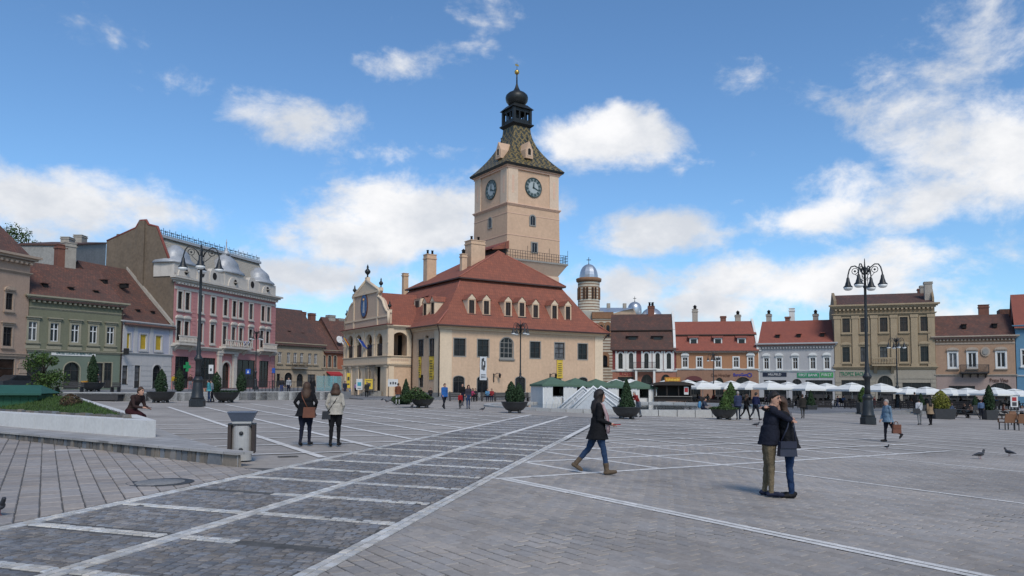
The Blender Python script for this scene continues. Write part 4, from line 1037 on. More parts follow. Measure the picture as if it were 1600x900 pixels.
# painted niche with a blue-robed figure: plain stand-in in the same colours
mb = fg.mb(); xa, zt_ = fg.fp(563, 462); xb, zb_ = fg.fp(577.5, 494); zc = (zt_ + zb_) / 2; xc = (xa + xb) / 2; w = .95; h = (zt_ - zb_)
m_nich = mat('painted panel', (.06, .13, .26), .7, .5, 2.5); m_brn = mat('panel frame', (.12, .05, .035), .7, .2, 3)
o1 = [(xc + (w + .22) * math.sin(t), zc + (h / 2 + .18) * math.cos(t)) for t in [2 * math.pi * i / 20 for i in range(20)]][::-1]; o2 = [(xc + w * math.sin(t), zc + h / 2 * math.cos(t)) for t in [2 * math.pi * i / 20 for i in range(20)]][::-1]
mb.xz(o1, -.14, -.05, m_brn); mb.xz(o2, -.17, -.142, m_nich); mb.xz([(xc - .28, zc - h * .32), (xc + .28, zc - h * .32), (xc + .16, zc + h * .2), (xc - .16, zc + h * .2)], -.19, -.172, mat('panel light', (.42, .43, .44), .7, .3, 4)); mb.lathe([(.001, 0), (.17, .05), (.17, .3), (.001, .36)], mat('panel warm', (.42, .26, .12), .7, .2, 4), 8, (xc, -.17, zc + h * .2)); mb.build('wall_painting', gab)
# wing roof: ridge runs back from the gable into the main roof
mb = fg.mb(); rzw = fg.fp(590, 447)[1] - .3; e = .35; bx = WS + 5.5
mb.face([(WLn + e, .35, EW - .12), (WLn + e, bx, EW - .12), (mid, bx, rzw), (mid, .35, rzw)], m_rtile); mb.face([(-e, bx, EW - .12), (-e, .35, EW - .12), (mid, .35, rzw), (mid, bx, rzw)], m_rtile)
mb.face([(-e, .36, EW - .13), (WLn + e, .36, EW - .13), (mid, .36, rzw - .01)], m_rosew)
mb.build('wing_roof', roof)
mb = fg.mb(); mb.box(-.5, WLn + .5, -.55, .35, EW + .03, EW + .12, m_rtile2); mb.build('eaves_tiles', roof)
# steps to the arcade door
for i in range(4):
    mb = fg.mb(); x = fg.x(590); mb.box(x - 1.9 + .0 * i, x + 1.7, -2.0 + i * .45, -2.0 + (i + 1) * .45 - .01 if i < 3 else -.17, -.4, .1 + i * .17, m_greyfr); mb.build('step', hr)
# wrought gate
mb = fg.mb(); x = fg.x(590)
for i in range(13): mb.box(x - 1.6 + i * .25, x - 1.57 + i * .25, -.9, -.87, 0.3, 3.6, m_iron2)
mb.box(x - 1.6, x + 1.45, -.91, -.86, 3.6, 3.7, m_iron2); mb.box(x - 1.6, x + 1.45, -.91, -.86, 1.9, 1.96, m_iron2); mb.build('iron_gate', hr)
# banners, wall lanterns, flags (hung on the house: things of their own)
m_yban = mat('yellow banner', (.58, .40, .05), .8, .12, 2); m_wban = mat('white banner', (.55, .56, .57), .8, .1, 2); m_ink = mat('banner ink', (.05, .05, .055), .8, .3, 3)
def banner(fr, px0, px1, py0, py1, mt, label, marks):
    x0, z1 = fr.fp(px0, py0); x1, z0 = fr.fp(px1, py1); W = fr.b.W @ fr.M; loc = W @ Vector(((x0 + x1) / 2, -.1, z0))
    w, h = x1 - x0, z1 - z0; mb = MB(); n = 14
    rows = [[(-w / 2 + w * i / 4, .03 * math.sin(j * .9 + i), h * j / n) for i in range(5)] for j in range(n + 1)]; mb.grid(rows, mt, True)
    rows = [[(p[0], p[1] + .02, p[2]) for p in reversed(r)] for r in rows]; mb.grid(rows, mt, True)
    o = add('banner', None, None, loc, (0, 0, fr.b.rz + fr.rz)); tag(o, label, 'banner', 'banners on the council house'); mb.build('cloth', o)
    mb = MB(); mb.tube([(-w / 2 - .05, 0, h), (w / 2 + .05, 0, h)], .03, m_iron2, 6); mb.box(-.02, .02, 0, .14, h - .02, h + .02, m_iron2); mb.build('rod', o)
    for (xa, xb, za, zb) in marks:
        mb = MB(); mb.box(w * xa, w * xb, -.045, -.04, h * za, h * zb, m_ink); mb.build('print', o)
rnd = random.Random(3)
fig = [(-.28, -.1, .45, .9), (-.05, .2, .42, .62), (.1, .3, .55, .8), (-.12, .1, .78, .93)] + [(-.35, .35, .1 + i * .06, .12 + i * .06) for i in range(3)]
lines_ = [(-.3, .3, .12 + i * .11, .15 + i * .11) for i in range(7)]
banner(f0, 749.3, 759.5, 556.5, 594, m_wban, 'white banner with black drawn figure below a window of the council house', fig)
banner(f0, 869.5, 878.5, 562, 591, m_yban, 'yellow banner hanging under a long-front window behind the green parasols', lines_)
banner(fl, 655.5, 658.8, 557, 590, m_yban, 'narrow yellow banner beside the downpipe next to the loggia', lines_)
banner(fl, 672, 678.5, 556.5, 593, m_yban, 'yellow banner near the rounded corner of the council house', lines_)
for px, wl in ((769, 'small black wall lantern on a bracket between two lower windows near the white banner'), (857, 'small black wall lantern on a bracket beside the yellow banner of the long front')):
    x, z = f0.fp(px + 2, 585); W = f0.b.W @ f0.M; o = tag(add('wall_lantern', None, None, W @ Vector((x, -.08, z)), (0, 0, hb.rz)), wl, 'lantern', 'wall lanterns on the council house')
    mb = MB(); mb.box(-.06, .06, -.03, .06, -.9, .1, m_iron2); mb.tube([(0, 0, -.1), (.3, -.3, .15), (.6, -.4, .1)], .035, m_iron2, 6); mb.build('bracket', o)
    mb = MB(); mb.lathe([(.1, -.3), (.17, .05), (.2, .07), (.05, .25), (.02, .32)], m_iron2, 6, (.6, -.4, -.12)); mb.build('lamp_body', o)
m_fb, m_fy, m_fr_ = mat('flag blue', (.02, .06, .3), .8, .1), mat('flag yellow', (.6, .42, .03), .8, .1), mat('flag red', (.42, .02, .02), .8, .1)
def flag(P, rz, label, kind, L=2.2):
    o = tag(add('flag', None, None, P, (0, 0, rz)), label, 'flag'); mb = MB(); mb.tube([(0, 0, 0), (0, -.9, L * .8)], .03, m_white, 6); mb.build('pole', o)
    cols = [m_fb] if kind == 'eu' else [m_fb, m_fy, m_fr_]
    for i, c in enumerate(cols):
        mb = MB(); n = len(cols); rows = []
        for j in range(7):
            zt = L * .8 - (L * .62) * j / 6
            rows.append([(.05 * math.sin(j + a * 3), -.9 * (zt / (L * .8)) - .0 + (.75 * ((i + a) / n)) * (1 - .1 * j / 6), zt - .35 * ((i + a) / n)) for a in (0, .5, 1)])
        mb.grid(rows, c, True); mb.build('cloth', o)
x, z = fg.fp(572, 545); flag(hb.W @ fg.M @ Vector((x, -.25, z)), hb.rz + fg.rz, 'blue flag on a white pole at the loggia of the council house', 'eu', 1.6)
x, z = fg.fp(545.5, 541); flag(hb.W @ fg.M @ Vector((x, -.25, z)), hb.rz + fg.rz, 'tricolour flag at the outer arch of the loggia', 'ro', 1.6)
# the raised apron round the house
mb = MB(); mb.M = hb.W.copy(); mb.box(-12, HL + 5, -6.5, HD + 3, -1.2, -.14, m_road); mb.box(-11.6, HL + 4.6, -6.1, HD + 3, -.14, -.002, m_road); struct(mb.build('pavement'))
# ================================================================== townhouses round the square
_mat0 = mat
def mat(name, c, *a, **k): return _mat0(name, tuple(x * .87 for x in c), *a, **k)      # row colours darkened evenly: cloud shade over the rows put into the colour
LZL = 1.05                                   # street level along the left row
def G2(px, Y, py=600): p = zp(px, py, Y); return Vector((p.x, p.y))
def aza(a, b): return math.degrees(math.atan2(b.x - a.x, b.y - a.y))
def wrow(fr, pxs, ya, yb, wpx):
    """a row of windows from pixels: ya/yb = (top,bottom) at the first and last one"""
    out_ = []; n = len(pxs)
    for i, px in enumerate(pxs):
        t = (px - pxs[0]) / ((pxs[-1] - pxs[0]) or 1); top = ya[0] + (yb[0] - ya[0]) * t; bot = ya[1] + (yb[1] - ya[1]) * t
        x, z1 = fr.fp(px, top); z0 = fr.fp(px, bot)[1]; out_.append((x, z0, z1, fr.x(px + wpx / 2) - fr.x(px - wpx / 2)))
    z0 = sum(o[1] for o in out_) / n; z1 = sum(o[2] for o in out_) / n; w = round(sum(o[3] for o in out_) / n, 2)
    return [(o[0], z0, w, z1 - z0) for o in out_]
def op(r, arch=0): return (r[0] - r[2] / 2, r[0] + r[2] / 2, r[1], r[1] + r[3], arch)
def house(name, label, a, b, z, D, group=None):
    bb = Bld(name, label, 'house', a, aza(a, b), z, group); f = bb.fr(); f.L = (b - a).length; f.D = D; return bb, f
def body(f, H, mt, ops, split=None, mt2=None):
    """walls; split = height where a second colour starts below"""
    mb = f.mb()
    if split:
        mb.wall(0, f.L, split, H, [o for o in ops if o[3] > split + .2], mt, depth=.3); mb.wall(0, f.L, -1.2, split, [o for o in ops if o[3] <= split + .2], mt2, depth=.35)
    else: mb.wall(0, f.L, -1.2, H, ops, mt, depth=.3)
    L, D = f.L, f.D
    mb.face([(L, 0, -1.2), (L, D, -1.2), (L, D, H), (L, 0, H)], mt); mb.face([(0, D, -1.2), (0, 0, -1.2), (0, 0, H), (0, D, H)], mt); mb.face([(L, D, -1.2), (0, D, -1.2), (0, D, H), (L, D, H)], mt)
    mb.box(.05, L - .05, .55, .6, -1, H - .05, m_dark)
    return mb.build('wall', f.b.root)
def eyes(f, pts, roof, ysl, mt, w=.45):
    """little roof hatches: pixel + slope distance"""
    for px, py, y in pts:
        x, z = f.fp(px, py, y); mb = f.mb(); mb.box(x - w / 2, x + w / 2, y, y + 1.0, z - .3, z + .2, m_dark); mb.box(x - w / 2 - .1, x + w / 2 + .1, y - .15, y + 1.2, z + .202, z + .28, mt); mb.build('roof_hatch', roof)
def downpipe(f, x, H):
    mb = f.mb(); mb.tube([(x, -.1, -1), (x, -.1, H - .5), (x, -.4, H - .05)], .06, m_gut, 6); mb.build('downpipe', f.b.root)
m_btile = tiles('old brown tiles', (.10, .040, .029), (.17, .068, .046), (.05, .034, .03), .3, .36, .9, (.045, .04, .032))
m_btile2 = tiles('weathered tiles', (.125, .047, .032), (.21, .082, .052), (.06, .038, .032), .3, .36, .85, (.06, .045, .036))
m_otile = tiles('new orange tiles', (.29, .082, .052), (.235, .068, .046), (.17, .06, .045), .22, .32, .4)
m_brick = mat('chimney brick', (.20, .085, .06), .9, .25, 3, dirt=.3)
m_plch = mat('chimney plaster', (.38, .34, .29), .9, .2, 2, dirt=.4)
# ---- corner points of the left row
pk0, pk1 = G2(268, 93), G2(428, 115); ll0 = G2(189.5, 85.5); gr0 = G2(41, 77); be0 = gr0 - Vector((math.sin(R(13)), math.cos(R(13)))) * 11
# beige house at the edge
m_beige = mat('beige render', (.44, .305, .225), .9, .1, .6, dirt=.2); m_beige_l = mat('beige trim', (.43, .32, .24), .9, .1, .6, dirt=.25)
bb, f = house('townhouse', 'tall beige townhouse with bracketed cornice beside the green one', be0, gr0 - Vector((.05, .05)), LZL, 10, 'townhouses on the shaded side of the square')
H = f.z(40, 400)
r1 = wrow(f, [14.8], (458, 484), (458, 484), 11); r2 = wrow(f, [12], (511, 540.7), (511, 540.7), 14)
more = lambda r: [(r[0][0] - 2.6 * k, *r[0][1:]) for k in range(1, 4)]
r1 += more(r1); r2 += more(r2); sh = [(r2[0][0] - 2.6 * k, .1, 1.9, 2.9) for k in range(4)]
body(f, H, m_beige, [op(r) for r in r1 + r2 + sh])
for r in r1: window(f, *r[:2], *r[2:], 0, m_frame_d, m_glass, (1, 1), (m_beige_l, .16, .06), m_beige_l, (m_beige_l, 'seg'))
for r in r2: window(f, *r[:2], *r[2:], 0, m_frame_d, m_glass, (1, 1), (m_beige_l, .16, .06), m_beige_l, (m_beige_l, 'flat'))
for r in sh: window(f, *r[:2], *r[2:], 0, m_frame_d, m_glass_b, (0, 1), (m_beige_l, .12, .04))
mb = f.mb(); cornice(mb, 0, f.L, H, .7, .75, m_beige_l, dent=.55); cornice(mb, 0, f.L, H - 1.7, .25, .2, m_beige_l); mb.build('cornice', bb.root)
for z in (r2[0][1] - .9, 3.6): mb = f.mb(); cornice(mb, 0, f.L, z, .25, .2, m_beige_l); mb.build('string_course', bb.root)
for i in range(7):
    mb = f.mb(); mb.box(f.L - 1.1 + .25 * (i % 2), f.L + .04, -.08, -.003, .1 + i * .5, .1 + i * .5 + .44, m_beige_l); mb.build('quoin', bb.root)
ro = gable(f, 0, f.L, f.D, H, H + 4.2, m_btile2)
# green house
m_green = mat('sage render', (.17, .172, .115), .9, .1, .5, dirt=.2); m_green_g = mat('green ground floor', (.155, .19, .145), .85, .08, .5, dirt=.15); m_green_l = mat('sage trim', (.30, .275, .20), .9, .1, .8, dirt=.25)
bb, f = house('townhouse', 'sage green townhouse with five windows and an arched doorway', gr0, ll0 - Vector((.06, .08)), LZL, 11, 'townhouses on the shaded side of the square')
H = f.z(115, 467); sp = f.z(110, 549)
rw = wrow(f, [51.7, 85.4, 117.8, 146.3, 172.9], (502, 531.5), (511.5, 538), 12.3)
dz = f.z(113, 566); dw = f.x(125.5) - f.x(100.5); dx = f.x(113)
s1 = (f.x(150.5), .1, f.x(162) - f.x(139), f.z(150, 567) - .1); s2 = (f.x(169), .1, f.x(176) - f.x(163.5), f.z(170, 567) - .1); s3 = (f.x(50), .6, 2.2, 2.4)
ops = [op(r) for r in rw] + [(dx - dw / 2, dx + dw / 2, .02, dz, dw / 2)] + [op(s) for s in (s1, s2, s3)]
body(f, H, m_green, ops, sp, m_green_g)
for r in rw: window(f, *r[:2], *r[2:], 0, m_frame_w, m_glass, (1, 1), (m_green_l, .2, .06), m_green_l, (m_green_l, 'flat'), bar=.1)
window(f, dx, .02, dw, dz - .02, dw / 2, m_frame_d, m_glass, (1, 1), (m_green_l, .12, .04), door=True, y=.28)
for s in (s1, s2, s3): window(f, *s[:2], *s[2:], 0, m_frame_d, m_glass, (1, 1), (m_green_l, .1, .04), door=s[1] < .3)
for r in rw:
    mb = f.mb(); mb.box(r[0] - .75, r[0] + .75, -.06, -.003, sp + .15, r[1] - .5, m_green_l); mb.build('apron_panel', bb.root)
mb = f.mb(); cornice(mb, 0, f.L, H + .02, .5, .55, m_green_l, dent=.5); cornice(mb, 0, f.L, H - 1.2, .2, .12, m_green_l); mb.build('cornice', bb.root)
mb = f.mb(); cornice(mb, 0, f.L, sp + .1, .3, .2, m_green_l); mb.build('string_course', bb.root)
m_teal = mat('teal letters', (.02, .10, .10), .6, .05)
sign(f, 80, 149, 549.5, 554.8, m_white, 'UNITED COLORS OF BENETTON', m_teal, fit=.8, k=.62)
ro = gable(f, 0, f.L, f.D, H, f.fp(75, 413, 5.5)[1], m_btile2)
eyes(f, [(72, 446, 1.4), (112, 452, 1.4), (151, 457, 1.4)], ro, 1, m_btile2)
for px, py, w, k in ((94, 408, 1.0, 0), (107, 405, 1.2, 0)): x, z = f.fp(px, py, 5.8); chimney(f, x, 5.8, z - .2, w, 2.0, m_brick if k == 0 and px < 100 else m_plch, ro)
downpipe(f, f.L - .1, H)
# lilac and white house
m_lil = mat('lilac render', (.43, .43, .50), .9, .06, .5, dirt=.1); m_lilw = mat('white ground floor', (.49, .47, .46), .85, .06, .6, dirt=.15)
bb, f = house('townhouse', 'lilac and white townhouse with three yellow-lit posters in its windows', ll0, pk0 - Vector((.05, .1)), LZL, 14, 'townhouses on the shaded side of the square')
H = f.z(230, 504); sp = f.z(225, 553)
rw = wrow(f, [198.7, 224.5, 248.3], (520, 545), (524.6, 547.6), 10.5)
d1 = (f.x(195.6), .5, f.x(200) - f.x(191.5), f.z(196, 571) - .5); d2 = (f.x(215), .1, f.x(219.5) - f.x(210.5), f.z(215, 571) - .1); d3w = f.x(253) - f.x(239)
dz3 = f.z(246, 570)
body(f, H, m_lil, [op(r) for r in rw] + [op(d1), op(d2), (f.x(246) - d3w / 2, f.x(246) + d3w / 2, .02, dz3, d3w / 2)], sp, m_lilw)
m_post = mat('yellow poster', (.55, .36, .03), .6, .35, 2.2)
for r in rw: window(f, *r[:2], *r[2:], 0, m_frame_w, m_post, (0, 0), (m_lilw, .14, .06), m_lilw)
for d in (d1, d2): window(f, *d[:2], *d[2:], 0, m_frame_d, m_glass_l, (0, 1), (m_lilw, .1, .05), door=True)
window(f, f.x(246), .02, d3w, dz3 - .02, d3w / 2, m_frame_d, m_glass, (0, 1), (m_lilw, .12, .05), door=True, y=.28)
for x in (.25, (rw[0][0] + rw[1][0]) / 2, (rw[1][0] + rw[2][0]) / 2, f.L - .25):
    mb = f.mb(); mb.box(x - .25, x + .25, -.1, -.003, sp + .1, H - .5, m_lilw); mb.build('pilaster', bb.root)
mb = f.mb(); cornice(mb, 0, f.L, H, .4, .35, m_lilw); mb.build('cornice', bb.root); mb = f.mb(); cornice(mb, 0, f.L, sp + .1, .25, .16, m_lilw); mb.build('string_course', bb.root)
for i in range(5):
    z = .3 + i * .6; mb = f.mb()
    for xa, xb in ((0, d1[0] - d1[2] / 2 - .12), (d1[0] + d1[2] / 2 + .12, d2[0] - d2[2] / 2 - .12), (d2[0] + d2[2] / 2 + .12, f.x(246) - d3w / 2 - .14), (f.x(246) + d3w / 2 + .14, f.L)):
        if xb > xa: mb.box(xa, xb, -.03, -.002, z, z + .54, m_lilw); mb.cut()
    mb.build('rustication', bb.root)
ro = gable(f, 0, f.L, f.D, H, f.fp(175, 418, 7)[1] + .1, m_btile2)
eyes(f, [(166, 440, 3.2), (199, 446, 3.2), (217, 486.5, 1.2), (240, 489, 1.2)], ro, 1, m_btile2)
mb = f.mb(); x = f.L - .15; yr = 7; zr = f.fp(175, 418, 7)[1]; 
mb.prism([(x, -.4, H - .2), (x, -.4, H + .25), (x, yr, zr + .45), (x, yr, zr - .1)], (-.35, 0, 0), m_plch); mb.build('fire_wall', ro)
sgn = tag(add('hanging_sign', None, None, bb.W @ Vector((-.2, -.1, sp - .25)), (0, 0, bb.rz)), 'small dark hanging sign on a scrolled bracket between green and lilac houses', 'sign'); mb = MB(); mb.tube([(0, 0, 0), (0, -.9, .0), (0, -1.1, .2)], .03, m_iron2); mb.build('bracket', sgn); mb = MB(); mb.box(-.04, .04, -1.0, -.3, .08, .75, m_iron2); mb.build('board', sgn)
# grey block behind them
m_grey = mat('grey cement', (.30, .29, .27), .95, .15, .4, dirt=.3)
g0 = G2(104, 103); g1 = G2(158, 112)
bb = Bld('rear_block', 'bare grey cement block rising behind the brown tiled roofs', 'building', g0, aza(g0, g1), LZL); f = bb.fr(); f.L = (g1 - g0).length; zt = f.z(112, 384); zt2 = f.z(150, 375)
mb = f.mb(); mb.prism([(0, 8, 0), (f.L, 8, 0), (f.L, 8, zt2), (0, 8, zt)], (0, -8, 0), m_grey); mb.build('wall', bb.root)
mb = f.mb(); mb.prism([(-.2, 8.2, zt), (f.L + .2, 8.2, zt2 + .03), (f.L + .2, 8.2, zt2 + .25), (-.2, 8.2, zt + .22)], (0, -8.4, 0), m_btile); mb.build('roof', bb.root)
fs_ = Fr(bb, f.L, 0, R(90)); mb = fs_.mb(); mb.box(.8, 1.4, -.05, -.003, zt - 4, zt - 3, m_dark); mb.build('window', bb.root)
for px, py in ((60, 382), (84, 380)):
    x, z = f.fp(px + 52, py + 2, 3); chimney(f, x * .8, 3, z - .3, 1.5, 1.2, m_plch, bb.root)
# ---- the ornate pink house
m_pink = mat('pink stucco', (.55, .25, .24), .85, .08, .5, .1, 8, dirt=.12); m_pkw = mat('cream stucco trim', (.58, .53, .47), .85, .1, 1.2, dirt=.25); m_silver = mat('sheet zinc', (.42, .43, .445), .5, .2, 1.5, metal=.2)
m_bare = mat('bare gable render', (.165, .125, .09), .95, .18, .35, .2, 6, dirt=.4); m_slate = tiles('tan slates', (.33, .30, .25), (.38, .345, .285), (.28, .25, .21), .3, .3, .5)
bb, f = house('ornate_townhouse', 'ornate pink three-storey townhouse with silver domes and white stucco', pk0, pk1, LZL, 10.4)
H = f.z(300, 437.5); sp = f.z(290, 542)
p3 = [281.5, 293.2, 314, 333.3, 352.7, 366.4, 376.5, 392.5, 411, 419.7]; p2 = [279.4, 291.4, 313.5, 332, 351, 364.8, 376.2, 391.4, 409, 418]
r3 = wrow(f, p3, (455.3, 482.7), (480, 502.8), 5.6); r2 = wrow(f, p2, (501.4, 532), (517.4, 543.3), 5.6)
shops = [(274, 295), (314, 337), (371, 399), (405.5, 420)]
sz = f.z(285, 557); gops = [(f.x(a), f.x(b), .02, sz) for a, b in shops]; dxa, dxb = f.x(347), f.x(359.5); dzz = f.z(353, 566)
gops.append((dxa, dxb, .02, dzz, (dxb - dxa) / 2))
body(f, H, m_pink, [op(r) for r in r3 + r2] + gops)
for r in r3: window(f, *r[:2], *r[2:], 0, m_frame_d, m_glass, (1, 1), (m_pkw, .2, .08), m_pkw)
for i, r in enumerate(r2): window(f, *r[:2], *r[2:], 0, m_frame_d, m_glass, (1, 1), (m_pkw, .2, .08), m_pkw, (m_pkw, 'seg' if i not in (4,) else 'flat'))
for g in gops[:4]: window(f, (g[0] + g[1]) / 2, .02, g[1] - g[0], sz - .02, 0, m_frame_d, m_glass, (2, 1), None, door=True)
window(f, (dxa + dxb) / 2, .02, dxb - dxa, dzz - .02, (dxb - dxa) / 2, m_frame_d, m_glass_b, (1, 1), (m_pkw, .25, .12), door=True, y=.25)
mb = f.mb()
for x in (dxa - .8, dxb + .8): mb.box(x - .35, x + .35, -.35, -.003, 0, sz + .4, m_pkw); mb.box(x - .45, x + .45, -.45, -.003, sz + .4, sz + .7, m_pkw); mb.cut()
mb.box(dxa - 1.3, dxb + 1.3, -.5, -.003, sz + .702, sz + 1.0, m_pkw); mb.build('portal', bb.root)
nb_ = 24
for i in range(nb_):                                   # rusticated courses
    z = .2 + i * .5
    if z > H - 1: break
    mb = f.mb()
    for xa, xb in ((0.02, r3[0][0] - .95), (r3[1][0] + .95, r3[2][0] - .95), (r3[9][0] + .8, f.L - .02)):
        if xb > xa + .1 and not (sp - .4 < z < sp + 1.0): mb.box(xa, xb, -.05, -.002, z, z + .44, m_pink); mb.cut()
    mb.build('rustication', bb.root)
mb = f.mb(); cornice(mb, 0, f.L, H + .05, .7, .8, m_pkw, dent=.6); mb.build('cornice', bb.root)
mb = f.mb(); cornice(mb, 0, f.L, sp + .15, .5, .45, m_pkw); mb.build('string_course', bb.root); mb = f.mb(); mb.box(0, f.L, -.08, -.003, r3[0][1] + r3[0][3] + .25, r3[0][1] + r3[0][3] + .6, m_pkw); mb.build('frieze', bb.root)
for (i, j) in ((0, 1), (4, 6), (8, 9)):                  # balconies
    xa, xb = r2[i][0] - 1.1, r2[j][0] + 1.1; mb = f.mb(); mb.box(xa, xb, -1.1, -.003, sp + .16, sp + .42, m_pkw)
    for k in range(14): x = xa + .15 + (xb - xa - .3) * k / 13; mb.lathe([(.07, .42), (.12, .6), (.06, .9), (.1, 1.2)], m_pkw, 6, (x, -1.0, sp))
    mb.box(xa, xb, -1.1, -.9, sp + 1.2, sp + 1.36, m_pkw)
    for x in (xa + .4, xb - .4): mb.prism([(x - .2, -.003, sp - .6), (x - .2, -.8, sp + .15), (x - .2, -.003, sp + .15)], (.4, 0, 0), m_pkw)
    mb.build('balcony', bb.root)
# attic: parapet, mansard, three silver domed bays
AZ = f.z(300, 418) ; rh = f.fp(275, 374, 3.2)[1]; rr_ = f.fp(400, 410, 3.2)[1]; rh = (rh + rr_) / 2
mb = f.mb(); mb.box(.1, f.L - .1, .0, .35, H + .05, H + 1.7, m_pkw); mb.build('parapet', bb.root)
mb = f.mb(); mb.face([(0, .3, H), (f.L, .3, H), (f.L, 3.2, rh), (0, 3.2, rh)], m_slate); mb.face([(0, 3.2, rh), (f.L, 3.2, rh), (f.L, 9, rh + .3), (0, 9, rh + .3)], m_silver); mb.face([(f.L, 10.4, H), (0, 10.4, H), (0, 9, rh + .3), (f.L, 9, rh + .3)], m_slate)
mb.box(0, f.L, 2.7, 3.4, rh - .25, rh + .12, m_silver); mb.face([(0, .3, H), (0, 3.2, rh), (0, 9, rh + .3), (0, 10.4, H)], m_bare); ro = mb.build('roof', bb.root)
mb = f.mb()
for i in range(60):
    x = f.L * (i + .5) / 60; mb.box(x - .025, x + .025, 2.98, 3.02, rh + .1, rh + .8 + .25 * (i % 3 == 0), m_iron2)
    if i % 3 == 1: mb.lathe([(.16, 0), (.16, .05)], m_iron2, 8, (x, 3.0, rh + .55))
mb.box(0, f.L, 2.98, 3.02, rh + .3, rh + .36, m_iron2); mb.box(0, f.L, 2.98, 3.02, rh + .65, rh + .7, m_iron2); mb.build('cresting', ro)
def zdome(xc, w, h, spire):
    mb = f.mb(); y0, y1 = -.25, 3.0
    mb.box(xc - w / 2, xc + w / 2, y0 + .2, y1, H + .06, H + h * .42, m_pkw)
    arc = [(xc + w * .34 * math.cos(math.pi * k / 10), H + .2 + w * .34 * math.sin(math.pi * k / 10)) for k in range(11)]; mb.xz(arc, y0 + .02, y0 + .21, m_pkw)
    mb.lathe([(.001, 0), (.34, 0), (.34, .05), (.42, .1)], m_pkw, 12, (xc, y0 - .02, H + .75)); 
    mb.xz([(xc + .3 * math.cos(2 * math.pi * k / 12), H + .85 + .4 * math.sin(2 * math.pi * k / 12)) for k in range(12)], y0 - .03, y0 + .03, m_dark)
    rows = []
    for i in range(9):
        t = i / 8; q = (1.1, 1.02, .82, .74, .72, .66, .52, .34, .18)[i]; z = H + h * .42 + (h * .58) * t
        rows.append([(xc + sx * w / 2 * q, (y0 + .2 + y1) / 2 + sy * (y1 - y0 - .2) / 2 * q, z) for sx, sy in ((-1, -1), (0, -1.08), (1, -1), (1.08, 0), (1, 1), (0, 1.08), (-1, 1), (-1.08, 0))])
    mb.grid(rows, m_silver, True, True, True)
    if spire: mb.lathe([(.5, 0), (.55, .25), (.3, .6), (.12, .9), (.06, 1.6), (.1, 1.7), (.02, 2.3)], m_silver, 10, (xc, (y0 + y1) / 2, H + h - .1))
    mb.build('domed_bay', bb.root)
zdome((r3[0][0] + r3[1][0]) / 2, 4.0, 4.3, False); zdome((r3[4][0] + r3[6][0]) / 2, 4.3, 4.9, True); zdome((r3[8][0] + r3[9][0]) / 2, 3.7, 4.2, False)
for i, r in enumerate((r3[2], r3[3], r3[7])):
    mb = f.mb(); xc = r[0]; mb.xz([(xc - .9, H + .1), (xc + .9, H + .1), (xc + .9, H + 1.5), (xc + .5, H + 2.1), (xc - .5, H + 2.1), (xc - .9, H + 1.5)], -.12, .6, m_pkw); mb.xz([(xc + .42 * math.cos(2 * math.pi * k / 12), H + 1.1 + .5 * math.sin(2 * math.pi * k / 12)) for k in range(12)], -.16, -.121, m_dark); mb.build('oval_window', bb.root)
# bare side gable with a red edge
fsd = Fr(bb, 0, 10.4, R(-90)); mb = fsd.mb(); zt = fsd.z(185, 362)
pl = [(0, 0), (10.35, 0), (10.35, H + .3), (7.6, rh + .9), (6.3, rh + 1.2), (5.9, rh + 1.8), (5.0, rh + 1.8), (4.4, rh + .9), (0, rh - .6)]
mb.xz(pl, -.12, .1, m_bare); mb.build('side_wall', bb.root)
mb = fsd.mb(); e = pl[2:]; mb.tube([(x, -.02, z + .05) for x, z in e], .16, m_rtile2, 6); mb.build('coping', bb.root)
mb = fsd.mb(); mb.box(5.0, 5.9, -.35, -.122, 7, rh + 1.75, m_bare); mb.build('flue', bb.root)
for dx_, k_ in ((.0, 'ro'), (.9, 'eu')):
    x, z = f.fp(371, 545); flag(bb.W @ Vector((x + dx_, -.5, z - .2)), bb.rz, 'tricolour flag above the white portal of the pink house' if k_ == 'ro' else 'blue flag above the white portal of the pink house', k_, 1.7)
x, z = f.fp(283, 573); o = tag(add('pharmacy_cross', None, None, bb.W @ Vector((x, -.9, z)), (0, 0, bb.rz)), 'green pharmacy cross sign on the pink house', 'sign')
mb = MB(); m_gx = mat('green cross', (.02, .30, .10), .5, .1); mb.box(-.6, .6, -.08, .08, -.2, .2, m_gx); mb.box(-.2, .2, -.081, .081, -.6, .6, m_gx); mb.build('cross', o); mb = MB(); mb.box(-.03, .03, .05, .9, -.03, .03, m_iron2); mb.build('bracket', o)
# ---- street behind: cream, gothic brick and the last house
cr0 = G2(427, 131); cr1 = cr0 + Vector((math.sin(R(33)), math.cos(R(33)))) * 11.6
m_cream = mat('cream render', (.38, .31, .22), .9, .12, .8, dirt=.3); m_creamg = mat('cream arcade', (.42, .34, .25), .9, .12, .8, dirt=.3)
bb, f = house('townhouse', 'cream townhouse with a deep brown roof and two dark arched shopfronts', cr0, cr1, LZL + .1, 13, 'townhouses in the side street')
H = f.z(465, 536); sp = f.z(460, 577)
rw = wrow(f, [437.2, 451, 461.2, 471.5, 484, 493.2], (550, 567), (553, 569), 5.4)
ga = [(f.x(445), f.x(457), .02, f.z(451, 582), .9), (f.x(464), f.x(474), .02, f.z(469, 584), .9), (f.x(481), f.x(493), .4, f.z(487, 585)), (f.x(433), f.x(438), .02, f.z(437, 584))]
body(f, H, m_cream, [op(r) for r in rw] + ga, sp, m_creamg)
for r in rw: window(f, *r[:2], *r[2:], 0, m_frame_w, m_glass_l, (1, 1), (m_cream, .15, .06), m_cream)
